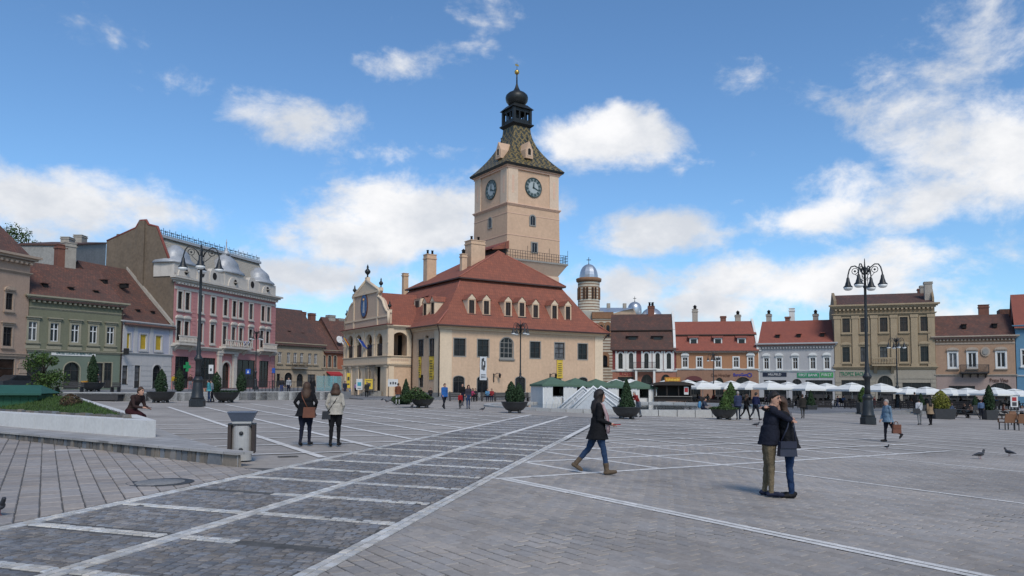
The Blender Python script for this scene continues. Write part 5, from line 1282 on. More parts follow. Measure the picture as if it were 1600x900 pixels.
for g in ga: window(f, (g[0] + g[1]) / 2, g[2], g[1] - g[0], g[3] - g[2], g[4] if len(g) > 4 else 0, m_frame_d, m_glass, (1, 1), (m_creamg, .12, .05), door=g[2] < .3)
mb = f.mb(); cornice(mb, 0, f.L, H, .5, .4, m_cream, dent=.45); cornice(mb, 0, f.L, sp + .1, .25, .15, m_cream); mb.build('cornice', bb.root)
mb = f.mb(); xa, xb = f.x(455), f.x(476); mb.box(xa, xb, -.9, -.003, sp + .12, sp + .3, m_greyfr); mb.build('balcony', bb.root); rail(f, xa, xb, sp + .3, .9, -.85, m_iron2, 'railing', 16)
ro = gable(f, 0, f.L, f.D, H, f.fp(445, 482, 6.5)[1], m_btile)
eyes(f, [(452, 519, 2), (473, 522, 2)], ro, 1, m_btile)
downpipe(f, .1, H)
gt1 = cr1 + Vector((math.sin(R(36)), math.cos(R(36)))) * 5.6
m_gbrick = mat('orange brick', (.36, .13, .07), .9, .15, 2.5, dirt=.15)
bb, f = house('townhouse', 'narrow orange brick house with three pointed windows', cr1, gt1, LZL + .1, 12, 'townhouses in the side street')
H = f.z(515, 547); sp = f.z(515, 577.5); rw = wrow(f, [506.2, 515, 523.5], (555, 573), (556, 574), 4.6)
ga = [(f.x(500.8), f.x(509), .02, f.z(505, 584), .8), (f.x(513), f.x(527), .1, f.z(520, 587))]
body(f, H, m_gbrick, [op(r, .45) for r in rw] + ga, sp, m_creamg)
for r in rw: window(f, *r[:2], *r[2:], .45, m_frame_d, m_glass, (0, 1), (m_cream, .16, .07), m_cream)
for g in ga: window(f, (g[0] + g[1]) / 2, g[2], g[1] - g[0], g[3] - g[2], g[4] if len(g) > 4 else 0, m_frame_d, m_glass, (1, 1), None, door=True)
mb = f.mb(); cornice(mb, 0, f.L, H, .35, .3, m_cream); cornice(mb, 0, f.L, sp + .1, .25, .15, m_cream); mb.build('cornice', bb.root)
ro = gable(f, 0, f.L, f.D, H, f.fp(485, 500, 6)[1], m_btile2); mb = f.mb(); mb.prism([(f.L, -.4, H - .2), (f.L, -.4, H + .3), (f.L, 6, f.fp(485, 500, 6)[1] + .4), (f.L, 6, H)], (-.3, 0, 0), m_white); mb.build('fire_wall', ro)
for px, py in ((487, 499), (472, 497)): x, z = f.fp(px, py, 6.5); chimney(f, x, 6.5, z - .5, 1.2, 1.6, m_brick, ro)
m_redaw = mat('red awning', (.36, .03, .035), .8, .1); m_cy = mat('cyan poster', (.06, .33, .42), .5, .3, 3)
o = tag(add('awning', None, None, bb.W @ Vector((f.x(520), -.1, f.z(520, 583))), (0, 0, bb.rz)), 'red shop awning on the orange brick house', 'awning'); mb = MB(); mb.prism([(-1.6, 0, .3), (-1.6, -1.2, -.3), (-1.6, -1.15, -.38), (-1.6, 0, .15)], (3.2, 0, 0), m_redaw); mb.build('canopy', o); mb = MB(); mb.box(-1.6, 1.6, -1.2, -1.16, -.62, -.32, m_redaw); mb.build('valance', o)
ls1 = gt1 + Vector((math.sin(R(38)), math.cos(R(38)))) * 9
bb, f = house('townhouse', 'pale house half hidden behind the loggia with a satellite dish on its roof', gt1, ls1, LZL + .1, 11, 'townhouses in the side street')
H = f.z(533, 545); rw = [(1.6, f.z(531, 571), 1.0, 1.9), (4.5, f.z(531, 571), 1.0, 1.9), (7.2, f.z(531, 571), 1.0, 1.9)]; ga = [(.8, 2.6, .02, 2.6), (4, 6, .02, 2.6)]
body(f, H, m_cream, [op(r) for r in rw] + ga)
for r in rw: window(f, *r[:2], *r[2:], 0, m_frame_w, m_glass, (1, 1), (m_cream, .12, .05), m_cream)
for g in ga: window(f, (g[0] + g[1]) / 2, g[2], g[1] - g[0], g[3] - g[2], 0, m_frame_d, m_glass, (1, 1), None, door=True)
ro = gable(f, -2.0, f.L, f.D, H, f.fp(505, 500, 5.5)[1] + .6, m_btile2)
for px, py, w in ((516.5, 498, 1.5), (531, 503, 1.2)): x, z = f.fp(px, py, 5.5); chimney(f, x, 5.5, z - .8, w, 1.4, m_plch, ro)
x, z = f.fp(529, 531, .4); o = tag(add('satellite_dish', None, None, bb.W @ Vector((x, .3, z)), (0, 0, bb.rz)), 'white satellite dish on the brown roof beside the loggia', 'dish'); mb = MB(); mb.M = Matrix.Rotation(R(75), 4, 'X'); mb.lathe([(.001, 0), (.3, .03), (.6, .12), (.72, .2), (.7, .22), (.3, .08), (.001, .05)], m_white, 20); mb.build('reflector', o); mb = MB(); mb.tube([(0, .3, -.6), (0, .05, -.1)], .04, m_iron2); mb.tube([(0, -.1, -.4), (0, -.6, 0)], .02, m_iron2); mb.build('mast', o)

# ---- right row ------------------------------------------------------------
ol0 = G2(1305, 105); ol1 = G2(1462.5, 100.7); wh0 = G2(1186.5, 109.3); or0 = G2(1057, 111.4); ma0 = G2(957, 113); pe1 = G2(1588, 96.7); bl1 = pe1 + Vector((.85, -.5)) * 12
RZ = -.72
# maroon house
m_mar = mat('maroon render', (.20, .045, .042), .85, .1, .6, dirt=.1); m_marg = mat('terracotta ground floor', (.34, .15, .10), .85, .12, .6, dirt=.15)
bb, f = house('townhouse', 'maroon townhouse with white-framed arched windows and an iron balcony', ma0, or0 - Vector((.05, 0)), RZ + .2, 11, 'townhouses on the sunny side of the square')
H = f.z(1005, 545); sp = f.z(1005, 579)
rw = wrow(f, [969.6, 986, 1010, 1027.5, 1045], (552, 576.5), (551.5, 576), 6.8)
ga = [(f.x(1001.5), f.x(1019), .02, f.z(1010, 585), 1.1), (f.x(1032), f.x(1048), .02, f.z(1040, 585), 1.1), (f.x(965), f.x(990), .2, f.z(975, 589))]
body(f, H, m_mar, [op(r, r[2] / 2) for r in rw] + ga, sp, m_marg)
for r in rw: window(f, *r[:2], *r[2:], r[2] / 2, m_frame_d, m_glass, (1, 1), (m_white, .24, .08), m_white)
for r in rw:
    for k in (-1, 1):
        mb = f.mb(); x = r[0] + k * (r[2] / 2 + .33); mb.box(x - .12, x + .12, -.1, -.003, sp + .15, H - .35, m_white); mb.build('pilaster', bb.root)
for g in ga: window(f, (g[0] + g[1]) / 2, g[2], g[1] - g[0], g[3] - g[2], g[4] if len(g) > 4 else 0, m_frame_d, m_glass, (1, 1), (m_marg, .2, .08) if len(g) > 4 else None, door=True)
mb = f.mb(); cornice(mb, 0, f.L, H, .35, .35, m_mar); mb.build('cornice', bb.root); mb = f.mb(); cornice(mb, 0, f.L, sp + .1, .3, .2, m_white); mb.build('string_course', bb.root)
xa, xb = f.x(990), f.x(1026); mb = f.mb(); mb.box(xa, xb, -1.1, -.003, sp + .12, sp + .3, m_white)
for x in (f.x(994), f.x(1022)): mb.box(x - .16, x + .16, -.9, -.6, -.2, sp + .1, m_white)
mb.build('balcony', bb.root); rail(f, xa, xb, sp + .3, .9, -1.05, m_iron2, 'railing', 22)
sign(f, 967, 990, 582, 587.5, None, 'ROSE', mat('red letters', (.30, .02, .03), .6, .05), fit=.9, k=.9)
z1 = f.fp(1005, 517, 2.2)[1]; z2 = f.fp(1005, 491, 6)[1]
mb = f.mb(); L = f.L; mb.face([(-.3, -.5, H - .1), (L, -.5, H - .1), (L, 2.2, z1), (-.3, 2.2, z1)], m_btile); mb.face([(-.4, 1.9, z1 + .15), (L, 1.9, z1 + .15), (L, 6, z2), (-.4, 6, z2)], m_btile); mb.face([(L, 11, H), (-.3, 11, H), (-.3, 6, z2), (L, 6, z2)], m_btile); mb.face([(-.4, 1.9, z1 + .02), (L, 1.9, z1 + .02), (L, 1.9, z1 + .15), (-.4, 1.9, z1 + .15)], m_dkwood)
mb.face([(-.3, 11, H), (-.3, 0, H - .1), (-.3, 2.2, z1), (-.3, 6, z2)], m_mar); mb.face([(-.3, -.5, H - .25), (L, -.5, H - .25), (L, -.5, H - .1), (-.3, -.5, H - .1)], m_gut); ro = mb.build('roof', bb.root)
mb = f.mb(); mb.prism([(L, -.3, H - .2), (L, -.3, H + .3), (L, 2.2, z1 + .5), (L, 6, z2 + .5), (L, 10, H), ], (-.35, 0, 0), m_white); mb.build('fire_wall', ro)
for px in (988, 1027.5):
    x, z = f.fp(px, 533, .9); mb = f.mb(); mb.box(x - .75, x + .75, .9, 2.6, z - .2, z + .75, m_dkwood); mb.face([(x - .95, .6, z + .76), (x + .95, .6, z + .76), (x + .95, 2.6, z + 1.1), (x - .95, 2.6, z + 1.1)], m_btile); mb.box(x - .55, x + .55, .86, .899, z - .05, z + .6, m_glass); mb.build('dormer', ro)
x, z = f.fp(1017.5, 489, 6); chimney(f, x, 6, z - .2, 1.0, 1.2, m_brick, ro, 1)
# orange house
m_or = mat('orange render', (.38, .19, .10), .9, .1, .5, dirt=.15); m_org = mat('dusty orange ground floor', (.29, .165, .11), .9, .12, .5, dirt=.2)
bb, f = house('townhouse', 'orange townhouse with three dormers and white-framed windows', or0, wh0 - Vector((.05, 0)), RZ, 11, 'townhouses on the sunny side of the square')
H = f.z(1120, 547); sp = f.z(1120, 577)
rw = wrow(f, [1070.3, 1092.8, 1122, 1150, 1172.7], (558.8, 574), (558, 573.4), 8.0)
ga = [(f.x(1072), f.x(1094), .02, f.z(1083, 590), 1.0), (f.x(1117), f.x(1130), .02, f.z(1123, 590), .9), (f.x(1148), f.x(1173), .02, f.z(1160, 589), 1.1)]
body(f, H, m_or, [op(r) for r in rw] + ga, sp, m_org)
for i, r in enumerate(rw): window(f, *r[:2], *r[2:], 0, m_frame_w, m_glass_b, (1, 1), (m_white, .15, .06), m_white, (m_white, 'seg') if i in (0, 4) else None)
for g in ga: window(f, (g[0] + g[1]) / 2, g[2], g[1] - g[0], g[3] - g[2], g[4], m_frame_d, m_glass, (1, 1), (m_org, .15, .06), door=True)
mb = f.mb(); cornice(mb, 0, f.L, H, .35, .35, m_white); mb.build('cornice', bb.root); mb = f.mb(); cornice(mb, 0, f.L, sp + .1, .2, .14, m_white, steps=2); mb.build('string_course', bb.root)
z1 = f.fp(1120, 524, 2.0)[1]; z2 = f.fp(1130, 502, 5.5)[1]; L = f.L
mb = f.mb(); mb.face([(-.1, -.5, H - .1), (L, -.5, H - .1), (L, 2.0, z1), (-.1, 2.0, z1)], m_otile); mb.face([(-.1, 1.7, z1 + .15), (L, 1.7, z1 + .15), (L, 5.5, z2), (-.1, 5.5, z2)], m_otile); mb.face([(L, 11, H), (-.1, 11, H), (-.1, 5.5, z2), (L, 5.5, z2)], m_otile); mb.face([(-.1, 1.7, z1 - .02), (L, 1.7, z1 - .02), (L, 1.7, z1 + .15), (-.1, 1.7, z1 + .15)], m_dkwood); mb.face([(-.1, -.5, H - .25), (L, -.5, H - .25), (L, -.5, H - .1), (-.1, -.5, H - .1)], m_gut); ro = mb.build('roof', bb.root)
mb = f.mb(); mb.prism([(L, -.3, H - .2), (L, -.3, H + .3), (L, 2.0, z1 + .3), (L, 5.5, z2 + .4), (L, 10, H)], (-.3, 0, 0), m_white); mb.build('fire_wall', ro)
for px in (1084, 1122, 1159):
    x, z = f.fp(px, 540, .7); mb = f.mb(); mb.box(x - .6, x + .6, .7, 2.4, z - .2, z + 1.15, m_white); mb.face([(x - .85, .45, z + 1.16), (x + .85, .45, z + 1.16), (x + .85, 2.6, z + 1.75), (x - .85, 2.6, z + 1.75)], m_otile); mb.box(x - .42, x + .42, .66, .699, z, z + .95, m_glass); mb.build('dormer', ro)
for px, py, h, mt, k in ((1086, 500, 1.9, m_plch, 2), (1130, 501, .9, m_brick, 0), (1153, 501, 1.1, m_plch, 2)): x, z = f.fp(px, py, 5.8); chimney(f, x, 5.8, z - .3, .8, h, mt, ro, k)
m_dred = mat('dark red metal', (.12, .03, .03), .6, .15); m_blu = mat('blue letters', (.02, .03, .30), .5, .05); m_brl = mat('brown letters', (.12, .05, .03), .6, .05)
mb = f.mb(); x = f.x(1083); z = f.z(1083, 590); arc = [(x + 1.25 * math.cos(math.pi * k / 8), z - .45 + .7 * math.sin(math.pi * k / 8)) for k in range(9)]; mb.xz(arc, -.9, -.02, m_dred); mb.build('door_canopy', bb.root)
sign(f, 1110, 1142, 582, 591, None, 'Casa Hirscher', m_brl, fit=.95, k=.6); sign(f, 1146, 1168, 583, 588.5, None, 'EuroGsm', m_blu, fit=1.0, bold=.02, k=.9)
o = f.put('sign', None, f.x(1171), f.z(1171, 586)); mb = MB(); mb.M = Matrix.Rotation(R(90), 4, 'X')
for i in range(8): a_ = 2 * math.pi * i / 8; mb.box(.28 * math.cos(a_) - .07, .28 * math.cos(a_) + .07, .28 * math.sin(a_) - .07, .28 * math.sin(a_) + .07, .04, .1, m_blu)
bpy.data.objects.remove(o); W = f.M @ Matrix.Translation((f.x(1171), 0, f.z(1171, 586))); mb.v = [W @ v for v in mb.v]; mb.build('star_logo', bb.root)
# white house
m_wh = mat('pale grey render', (.42, .41, .41), .9, .06, .5, dirt=.12)
bb, f = house('townhouse', 'pale grey-white townhouse with pedimented windows over green and black shop signs', wh0, ol0 - Vector((.05, 0)), RZ, 11, 'townhouses on the sunny side of the square')
H = f.z(1245, 535.5); sp = f.z(1245, 580)
rw = wrow(f, [1197.4, 1217.5, 1242.4, 1270, 1292], (559.5, 576.6), (558.5, 576), 7.6)
ga = [(f.x(1193), f.x(1228), .3, f.z(1210, 594)), (f.x(1237), f.x(1252), .02, f.z(1244, 592), 1.0), (f.x(1258), f.x(1300), .4, f.z(1280, 594))]
body(f, H, m_wh, [op(r) for r in rw] + ga)
for r in rw: window(f, *r[:2], *r[2:], 0, m_frame_w, m_glass_b, (1, 1), (m_white, .16, .06), m_white, (m_white, 'seg'))
for g in ga: window(f, (g[0] + g[1]) / 2, g[2], g[1] - g[0], g[3] - g[2], g[4] if len(g) > 4 else 0, m_frame_d, m_glass, (2, 1), None, door=True)
mb = f.mb(); cornice(mb, 0, f.L, H, .6, .5, m_wh, dent=.4); mb.build('cornice', bb.root); mb = f.mb(); cornice(mb, 0, f.L, sp + .15, .25, .16, m_white); mb.build('string_course', bb.root)
m_navy = mat('navy board', (.012, .016, .035), .5, .05); m_gsign = mat('green board', (.03, .25, .11), .5, .06); m_gsign2 = mat('bright green board', (.05, .30, .08), .5, .06); m_lit = mat('white letters', (.7, .7, .7), .6, .02)
sign(f, 1192, 1229, 582, 588.3, m_navy, 'HILLFIELD', m_lit, fit=.55); sign(f, 1245.6, 1280, 582.5, 590, m_gsign, 'FIRST BANK', m_lit, fit=.85); sign(f, 1281.5, 1302, 582, 589.8, m_gsign2, 'FIRST', m_lit, fit=.8)
ro = gable(f, 0, f.L, f.D, H, f.fp(1245, 501, 5.5)[1], m_otile)
eyes(f, [(1215, 525, 1.2), (1248, 524, 1.2), (1285, 522.5, 1.2)], ro, 1, m_otile, .5)
for px, py, h, mt, k in ((1201.5, 501, 1.2, m_plch, 2), (1237.5, 500, 2.0, m_white, 0), (1231, 500, .7, m_brick, 0), (1274.5, 500, 1.1, m_plch, 2)): x, z = f.fp(px, py, 5.8); chimney(f, x, 5.8, z - .3, .75, h, mt, ro, k)
# olive house
m_ol = mat('olive ochre render', (.285, .21, .13), .9, .12, .5, dirt=.3); m_oll = mat('olive trim', (.37, .285, .185), .9, .12, .8, dirt=.3); m_olg = mat('cream rustic ground floor', (.34, .30, .24), .9, .1, .6, dirt=.25)
bb, f = house('townhouse', 'three-storey olive brown townhouse with tall pilasters and a stone balcony', ol0, ol1, RZ, 12, 'townhouses on the sunny side of the square')
H = f.z(1385, 475.5); sp = f.z(1385, 578)
px5 = [1321.8, 1350, 1380.4, 1411.8, 1444]
r3 = wrow(f, px5, (498.5, 520.3), (493.5, 516.3), 12.2); r2 = wrow(f, px5, (542.5, 565.6), (540.5, 565), 12)
ga = [(f.x(1314), f.x(1352), .3, f.z(1330, 594)), (f.x(1370), f.x(1394), .02, f.z(1382, 587), 1.2), (f.x(1409), f.x(1453), .3, f.z(1430, 598))]
body(f, H, m_ol, [op(r) for r in r3 + r2] + ga, sp, m_olg)
for r in r3: window(f, *r[:2], *r[2:], 0, m_frame_d, m_glass_b, (1, 1), (m_oll, .15, .06), m_oll)
for r in r2: window(f, *r[:2], *r[2:], 0, m_frame_d, m_glass, (1, 1), (m_oll, .15, .06), m_oll, (m_oll, 'seg'))
for g in ga: window(f, (g[0] + g[1]) / 2, g[2], g[1] - g[0], g[3] - g[2], g[4] if len(g) > 4 else 0, m_frame_d, m_glass, (2, 1), (m_olg, .25, .08) if len(g) > 4 else None, door=True)
xs_ = [.4] + [(r3[i][0] + r3[i + 1][0]) / 2 for i in range(4)] + [f.L - .4]
for x in xs_:
    mb = f.mb(); mb.box(x - .4, x + .4, -.14, -.003, sp + .5, H - 1.6, m_oll); mb.box(x - .5, x + .5, -.2, -.003, H - 1.9, H - 1.5, m_oll); mb.box(x - .5, x + .5, -.2, -.003, sp + .5, sp + .85, m_oll); mb.build('pilaster', bb.root)
mb = f.mb(); cornice(mb, 0, f.L, H + .05, .6, .65, m_oll, dent=.5); cornice(mb, 0, f.L, H - 1.2, .3, .3, m_oll); mb.build('cornice', bb.root); mb = f.mb(); cornice(mb, 0, f.L, sp + .5, .4, .3, m_oll); mb.build('string_course', bb.root)
for i in range(7):
    z = .2 + i * .55; mb = f.mb()
    if z + .5 > sp: break
    segs = [(0, ga[0][0] - .05), (ga[0][1] + .05, ga[1][0] - .3), (ga[1][1] + .3, ga[2][0] - .05), (ga[2][1] + .05, f.L)] if z < ga[2][3] else [(ga[0][1] + .05, ga[1][0] - .3), (ga[1][1] + .3, f.L)]
    for xa, xb in segs:
        if xb > xa: mb.box(xa, xb, -.06, -.002, z, z + .47, m_olg); mb.cut()
    mb.build('rustication', bb.root)
xa, xb = f.x(1361), f.x(1400); mb = f.mb(); mb.box(xa, xb, -1.2, -.003, sp + .52, sp + .75, m_oll); mb.box(xa, xb, -1.2, -1.0, sp + 1.5, sp + 1.68, m_oll)
for k in range(16): mb.lathe([(.06, .75), (.1, .95), (.05, 1.2), (.08, 1.5)], m_oll, 6, (xa + .1 + (xb - xa - .2) * k / 15, -1.1, sp))
for x in (xa + .5, xb - .5): mb.prism([(x - .2, -.003, sp - .5), (x - .2, -.9, sp + .5), (x - .2, -.003, sp + .5)], (.4, 0, 0), m_oll)
mb.build('balcony', bb.root)
mb = f.mb(); rt_ = f.fp(1385, 458, 3.5)[1]; mb.face([(0, -.3, H + .06), (f.L, -.3, H + .06), (f.L, 4.5, rt_), (0, 4.5, rt_)], m_btile); mb.face([(f.L, 12, H), (0, 12, H), (0, 4.5, rt_), (f.L, 4.5, rt_)], m_btile); ro = mb.build('roof', bb.root)
m_gs = mat('green letters', (.02, .17, .08), .6, .05); sign(f, 1312, 1352, 580.5, 588.5, m_olg, 'TROPEZ BACH', m_gs, fit=.95, bold=.01, k=.75)
fsd = Fr(bb, f.L, 0, R(90)); mb = fsd.mb(); zc = rt_ + .3
mb.xz([(0, 0), (12, 0), (12, H - 1.0), (9.5, H + .5), (6, rt_ + .5), (1.5, rt_ + .5), (0.2, H + .8)], -.1, .15, m_ol); mb.build('fire_wall', bb.root)
for i, (y, h) in enumerate(((1.2, 1.0), (4.6, .9), (6.6, .7), (8.6, 1.0), (10.8, 1.2))): chimney(f, f.L - .45, y, (rt_ if y < 7 else H + .9 - (y - 8) * .5), .95, h, m_plch if i != 2 else m_brick, bb.root)
mb = f.mb(); mb.prism([(0, -.3, H), (0, -.3, H + .7), (0, 4.5, rt_ + .4), (0, 10, H)], (.35, 0, 0), m_ol); mb.build('fire_wall', bb.root)
# peach house
m_pe = mat('peach render', (.39, .25, .165), .9, .12, .5, dirt=.2); m_peg = mat('dusty pink ground floor', (.36, .265, .23), .9, .1, .6, dirt=.15); m_pel = mat('peach trim', (.42, .34, .27), .9, .12, .8, dirt=.25)
bb, f = house('townhouse', 'peach townhouse with three white windows and an iron balcony', ol1 + Vector((.05, 0)), pe1, RZ, 11, 'townhouses on the sunny side of the square')
H = f.z(1525, 524.5); sp = f.z(1525, 586)
rw = wrow(f, [1488.6, 1518.8, 1563.9], (551.5, 574), (550.5, 573.5), 12.5)
ga = [(f.x(1481), f.x(1522), .2, f.z(1500, 603)), (f.x(1544), f.x(1580), .02, f.z(1562, 598), 1.0)]
body(f, H, m_pe, [op(r) for r in rw] + ga, sp, m_peg)
for r in rw: window(f, *r[:2], *r[2:], 0, m_frame_w, m_glass, (1, 0), (m_white, .2, .06), m_pel, (m_pel, 'seg'), bar=.12)
for g in ga: window(f, (g[0] + g[1]) / 2, g[2], g[1] - g[0], g[3] - g[2], g[4] if len(g) > 4 else 0, m_frame_d, m_glass, (2, 1), None, door=True)
mb = f.mb(); cornice(mb, 0, f.L, H + .02, .45, .5, m_pel, dent=.4); mb.build('cornice', bb.root); mb = f.mb(); mb.box(0, f.L, -.08, -.003, H - 1.1, H - .9, m_pel); mb.build('frieze', bb.root); mb = f.mb(); cornice(mb, 0, f.L, sp + .1, .25, .18, m_pel); mb.build('string_course', bb.root)
x, z = f.fp(1539.6, 549.4); mb = f.mb(); mb.xz([(x + .55 * math.cos(2 * math.pi * k / 12), z + .65 * math.sin(2 * math.pi * k / 12)) for k in range(12)], -.14, -.003, m_pel); mb.xz([(x + .35 * math.cos(2 * math.pi * k / 12), z + .42 * math.sin(2 * math.pi * k / 12)) for k in range(12)], -.22, -.141, m_greyfr); mb.build('medallion', bb.root)
xa, xb = f.x(1499), f.x(1543.5); mb = f.mb(); mb.box(xa, xb, -1.1, -.003, sp + .2, sp + .36, m_iron2)
for k in range(4): x = xa + .3 + (xb - xa - .6) * k / 3; mb.prism([(x - .07, -.003, sp - .35), (x - .07, -.85, sp + .2), (x - .07, -.003, sp + .2)], (.14, 0, 0), m_iron2)
mb.build('balcony', bb.root); rail(f, xa, xb, sp + .36, .95, -1.05, m_iron2, 'railing', 34)
sign(f, 1546, 1576, 591, 598, None, 'Prato Vino', m_brl, fit=.95, k=.9)
ro = gable(f, 0, f.L, f.D, H, f.fp(1525, 492, 5.5)[1], m_btile2)
eyes(f, [(1507, 509, 1.6), (1555, 508, 1.6)], ro, 1, m_btile2)
x, z = f.fp(1537, 492, 6); chimney(f, x, 6, z - .4, 1.2, 1.7, m_brick, ro)
mb = f.mb(); x0, z0 = f.fp(1562, 492, 9); mb.box(x0, x0 + 4, 9, 12, H, z0 + .8, m_btile2); mb.build('rear_roof', ro)
# blue house
m_bl = mat('sky blue render', (.12, .25, .36), .85, .08, .5, dirt=.08)
bb, f = house('townhouse', 'sky blue townhouse with an orange tiled gable roof', pe1 + Vector((.1, 0)), bl1, RZ, 11, 'townhouses on the sunny side of the square')
H = f.z(1592, 508); rw = [(1.2 + 2.6 * k, f.z(1595, 571), 1.2, 2.0) for k in range(4)]; ga = [(.9 + 3 * k, 2.6 + 3 * k, .02, 2.7) for k in range(3)]
body(f, H, m_bl, [op(r) for r in rw] + ga)
for r in rw: window(f, *r[:2], *r[2:], 0, m_frame_w, m_glass, (1, 1), (m_white, .15, .05), m_white)
for g in ga: window(f, (g[0] + g[1]) / 2, g[2], g[1] - g[0], g[3] - g[2], 0, m_frame_d, m_glass, (1, 1), None, door=True)
mb = f.mb(); cornice(mb, 0, f.L, H, .3, .35, m_bl); cornice(mb, 0, f.L, sp, .2, .15, m_white); mb.build('cornice', bb.root)
ro = gable(f, 0, f.L, f.D, H, f.fp(1592, 460, 5.5)[1], m_otile)
# ---- church behind the maroon house
m_stripe = None
def striped():
    mt, nt, p = nodes('striped masonry'); co = N(nt, 'ShaderNodeTexCoord').outputs['Object']; sx = N(nt, 'ShaderNodeSeparateXYZ', {0: co})
    a = N(nt, 'ShaderNodeMath', {0: sx.outputs[2], 1: .52}, operation='DIVIDE'); fr_ = N(nt, 'ShaderNodeMath', {0: a.outputs[0]}, operation='FRACT'); g = N(nt, 'ShaderNodeMath', {0: fr_.outputs[0], 1: .62}, operation='GREATER_THAN')
    n = N(nt, 'ShaderNodeTexNoise', {'Vector': co, 'Scale': 2.0, 'Detail': 6.0}); r = N(nt, 'ShaderNodeMapRange', {0: n.outputs['Fac'], 1: .3, 2: .7, 3: .8, 4: 1.1})
    mx = N(nt, 'ShaderNodeMixRGB', {0: g.outputs[0], 1: c4((.46, .42, .34)), 2: c4((.19, .115, .07))}); m2 = N(nt, 'ShaderNodeMixRGB', {0: 1.0, 1: mx.outputs[0], 2: r.outputs[0]}, blend_type='MULTIPLY')
    nt.links.new(m2.outputs[0], p.inputs['Base Color']); p.inputs['Roughness'].default_value = .9; return mt
m_stripe = striped(); m_cbr = mat('church brick', (.27, .145, .08), .9, .2, 2); m_zincl = mat('dome zinc', (.50, .53, .57), .35, .12, 2, metal=.7); m_chw = mat('church stone', (.42, .40, .35), .9, .12, 1, dirt=.2)
ct = zp(920, 500, 136); z_ = lambda py: zp(920, py, 136).z
ch = thing('church', 'striped brick church with round bell tower and silver domes', 'church', (ct.x, ct.y, RZ))
Z = lambda py: z_(py) - RZ
mb = MB(); mb.lathe([(2.25, Z(515)), (2.25, Z(488)), (2.0, Z(485)), (2.0, Z(441))], m_stripe, 24, cap=False); mb.box(-2.4, 2.4, -2.4, 2.4, 0, Z(488), m_chw); tow = mb.build('bell_tower', ch)
for k in range(8):
    a = R(-90 - 67.5 + k * 45); 
    for q in (-.14, .14):
        mb = MB(); mb.M = Matrix.Rotation(a + q + math.pi / 2, 4, 'Z'); mb.wall(-.16, .16, Z(468.5), Z(450), [], m_dark, y=-2.03); ring(mb, [(p[0], p[1] + Z(468.5)) for p in outline(.44, Z(450) - Z(468.5), .2)], [(p[0], p[1] + Z(468.5)) for p in outline(.3, Z(450) - Z(468.5) - .1, .15)], -2.1, -1.95, m_cbr); mb.build('belfry_window', tow)
mb = MB(); mb.lathe([(2.05, Z(441.5)), (2.3, Z(440)), (2.35, Z(436)), (2.1, Z(435)), (1.7, Z(435))], m_cbr, 24, cap=False); mb.build('belfry_cornice', tow)
h = Z(413) - Z(435); mb = MB(); mb.lathe([(1.72 * math.cos(R(a)) ** .85, Z(435) + h * math.sin(R(a))) for a in (0, 12, 25, 38, 50, 62, 74, 84)] + [(.05, Z(413))], m_zincl, 12, smooth=False); mb.build('dome', tow)
def cross(mb, x, y, z, s): mb.box(x - .05 * s, x + .05 * s, y - .05 * s, y + .05 * s, z - .3, z + 1.3 * s, m_iron2); mb.box(x - .4 * s, x + .4 * s, y - .04 * s, y + .04 * s, z + .75 * s, z + .87 * s, m_iron2); mb.lathe([(.001, -.15), (.12, 0), (.001, .15)], m_iron2, 8, (x, y, z + .1))
mb = MB(); cross(mb, 0, 0, Z(413), 1.0); mb.build('cross', tow)
x0 = zp(926, 500, 133).x - ct.x; x1 = zp(957.5, 500, 133).x - ct.x; x2 = zp(990, 500, 145).x - ct.x
mb = MB(); mb.box(x0, x1, -3, 8, 0, Z(492), m_stripe); mb.build('wall', ch)
mb = MB(); mb.box(x0 - .1, x1 + .1, -3.15, 8, Z(500), Z(492) + .25, m_cbr); mb.build('frieze', ch)
for py in (512, 558):
    for k in (-.6, .6):
        xc = zp(944.5, py, 133).x - ct.x + k * (1 if py < 530 else .0); mb = MB(); mb.M = Matrix.Translation((xc, -3.1, Z(py + 15))); ring(mb, outline(1.7 if py > 530 else 1.1, 2.6, .8 if py > 530 else .5), outline(1.0 if py > 530 else .6, 2.0, .5 if py > 530 else .3), -.1, .12, m_cbr); mb.face([(p[0], .05, p[1]) for p in outline(1.0 if py > 530 else .6, 2.0, .5 if py > 530 else .3)], m_glass); mb.build('window', ch)
        if py > 530: break
zr = Z(478); mb = MB(); mb.face([(x0 - .2, -3.2, Z(491)), (x1 + .1, -3.2, Z(491)), (x2 - .5, 3, zr), (x0 + 2.0, 3, zr)], m_zincl); mb.build('roof', ch)
mb = MB(); mb.prism([(x1, -3.0, 0), (x2 + .5, 9, 0), (x2 + .5, 9, Z(490)), (x2 - 1.2, 3.5, Z(478)), (x1, -3.0, Z(492))], (.3, -.2, 0), m_ochre); mb.build('gable_wall', ch)
for px in (949.5, 974.5): p = zp(px, 478, 141); mb = MB(); mb.box(p.x - ct.x - .3, p.x - ct.x + .3, 3.5, 4.2, zr - 1, zr + .9, m_plch); mb.build('chimney', ch)
for px, py, r in ((991.7, 471.5, 1.35), (1018, 481, 2.2)):
    p = zp(px, py, 146); mb = MB(); mb.lathe([(r, -4), (r, 0)] + [(r * math.cos(R(a)), r * 1.0 * math.sin(R(a))) for a in (12, 25, 38, 50, 62, 74, 84)] + [(.05, r)], m_zincl, 16, (p.x - ct.x, 146 - 136, p.z - RZ - r)); cross(mb, p.x - ct.x, 10, p.z - RZ, .8); mb.build('dome', ch)
# block behind the council house on the church side
mb = MB()
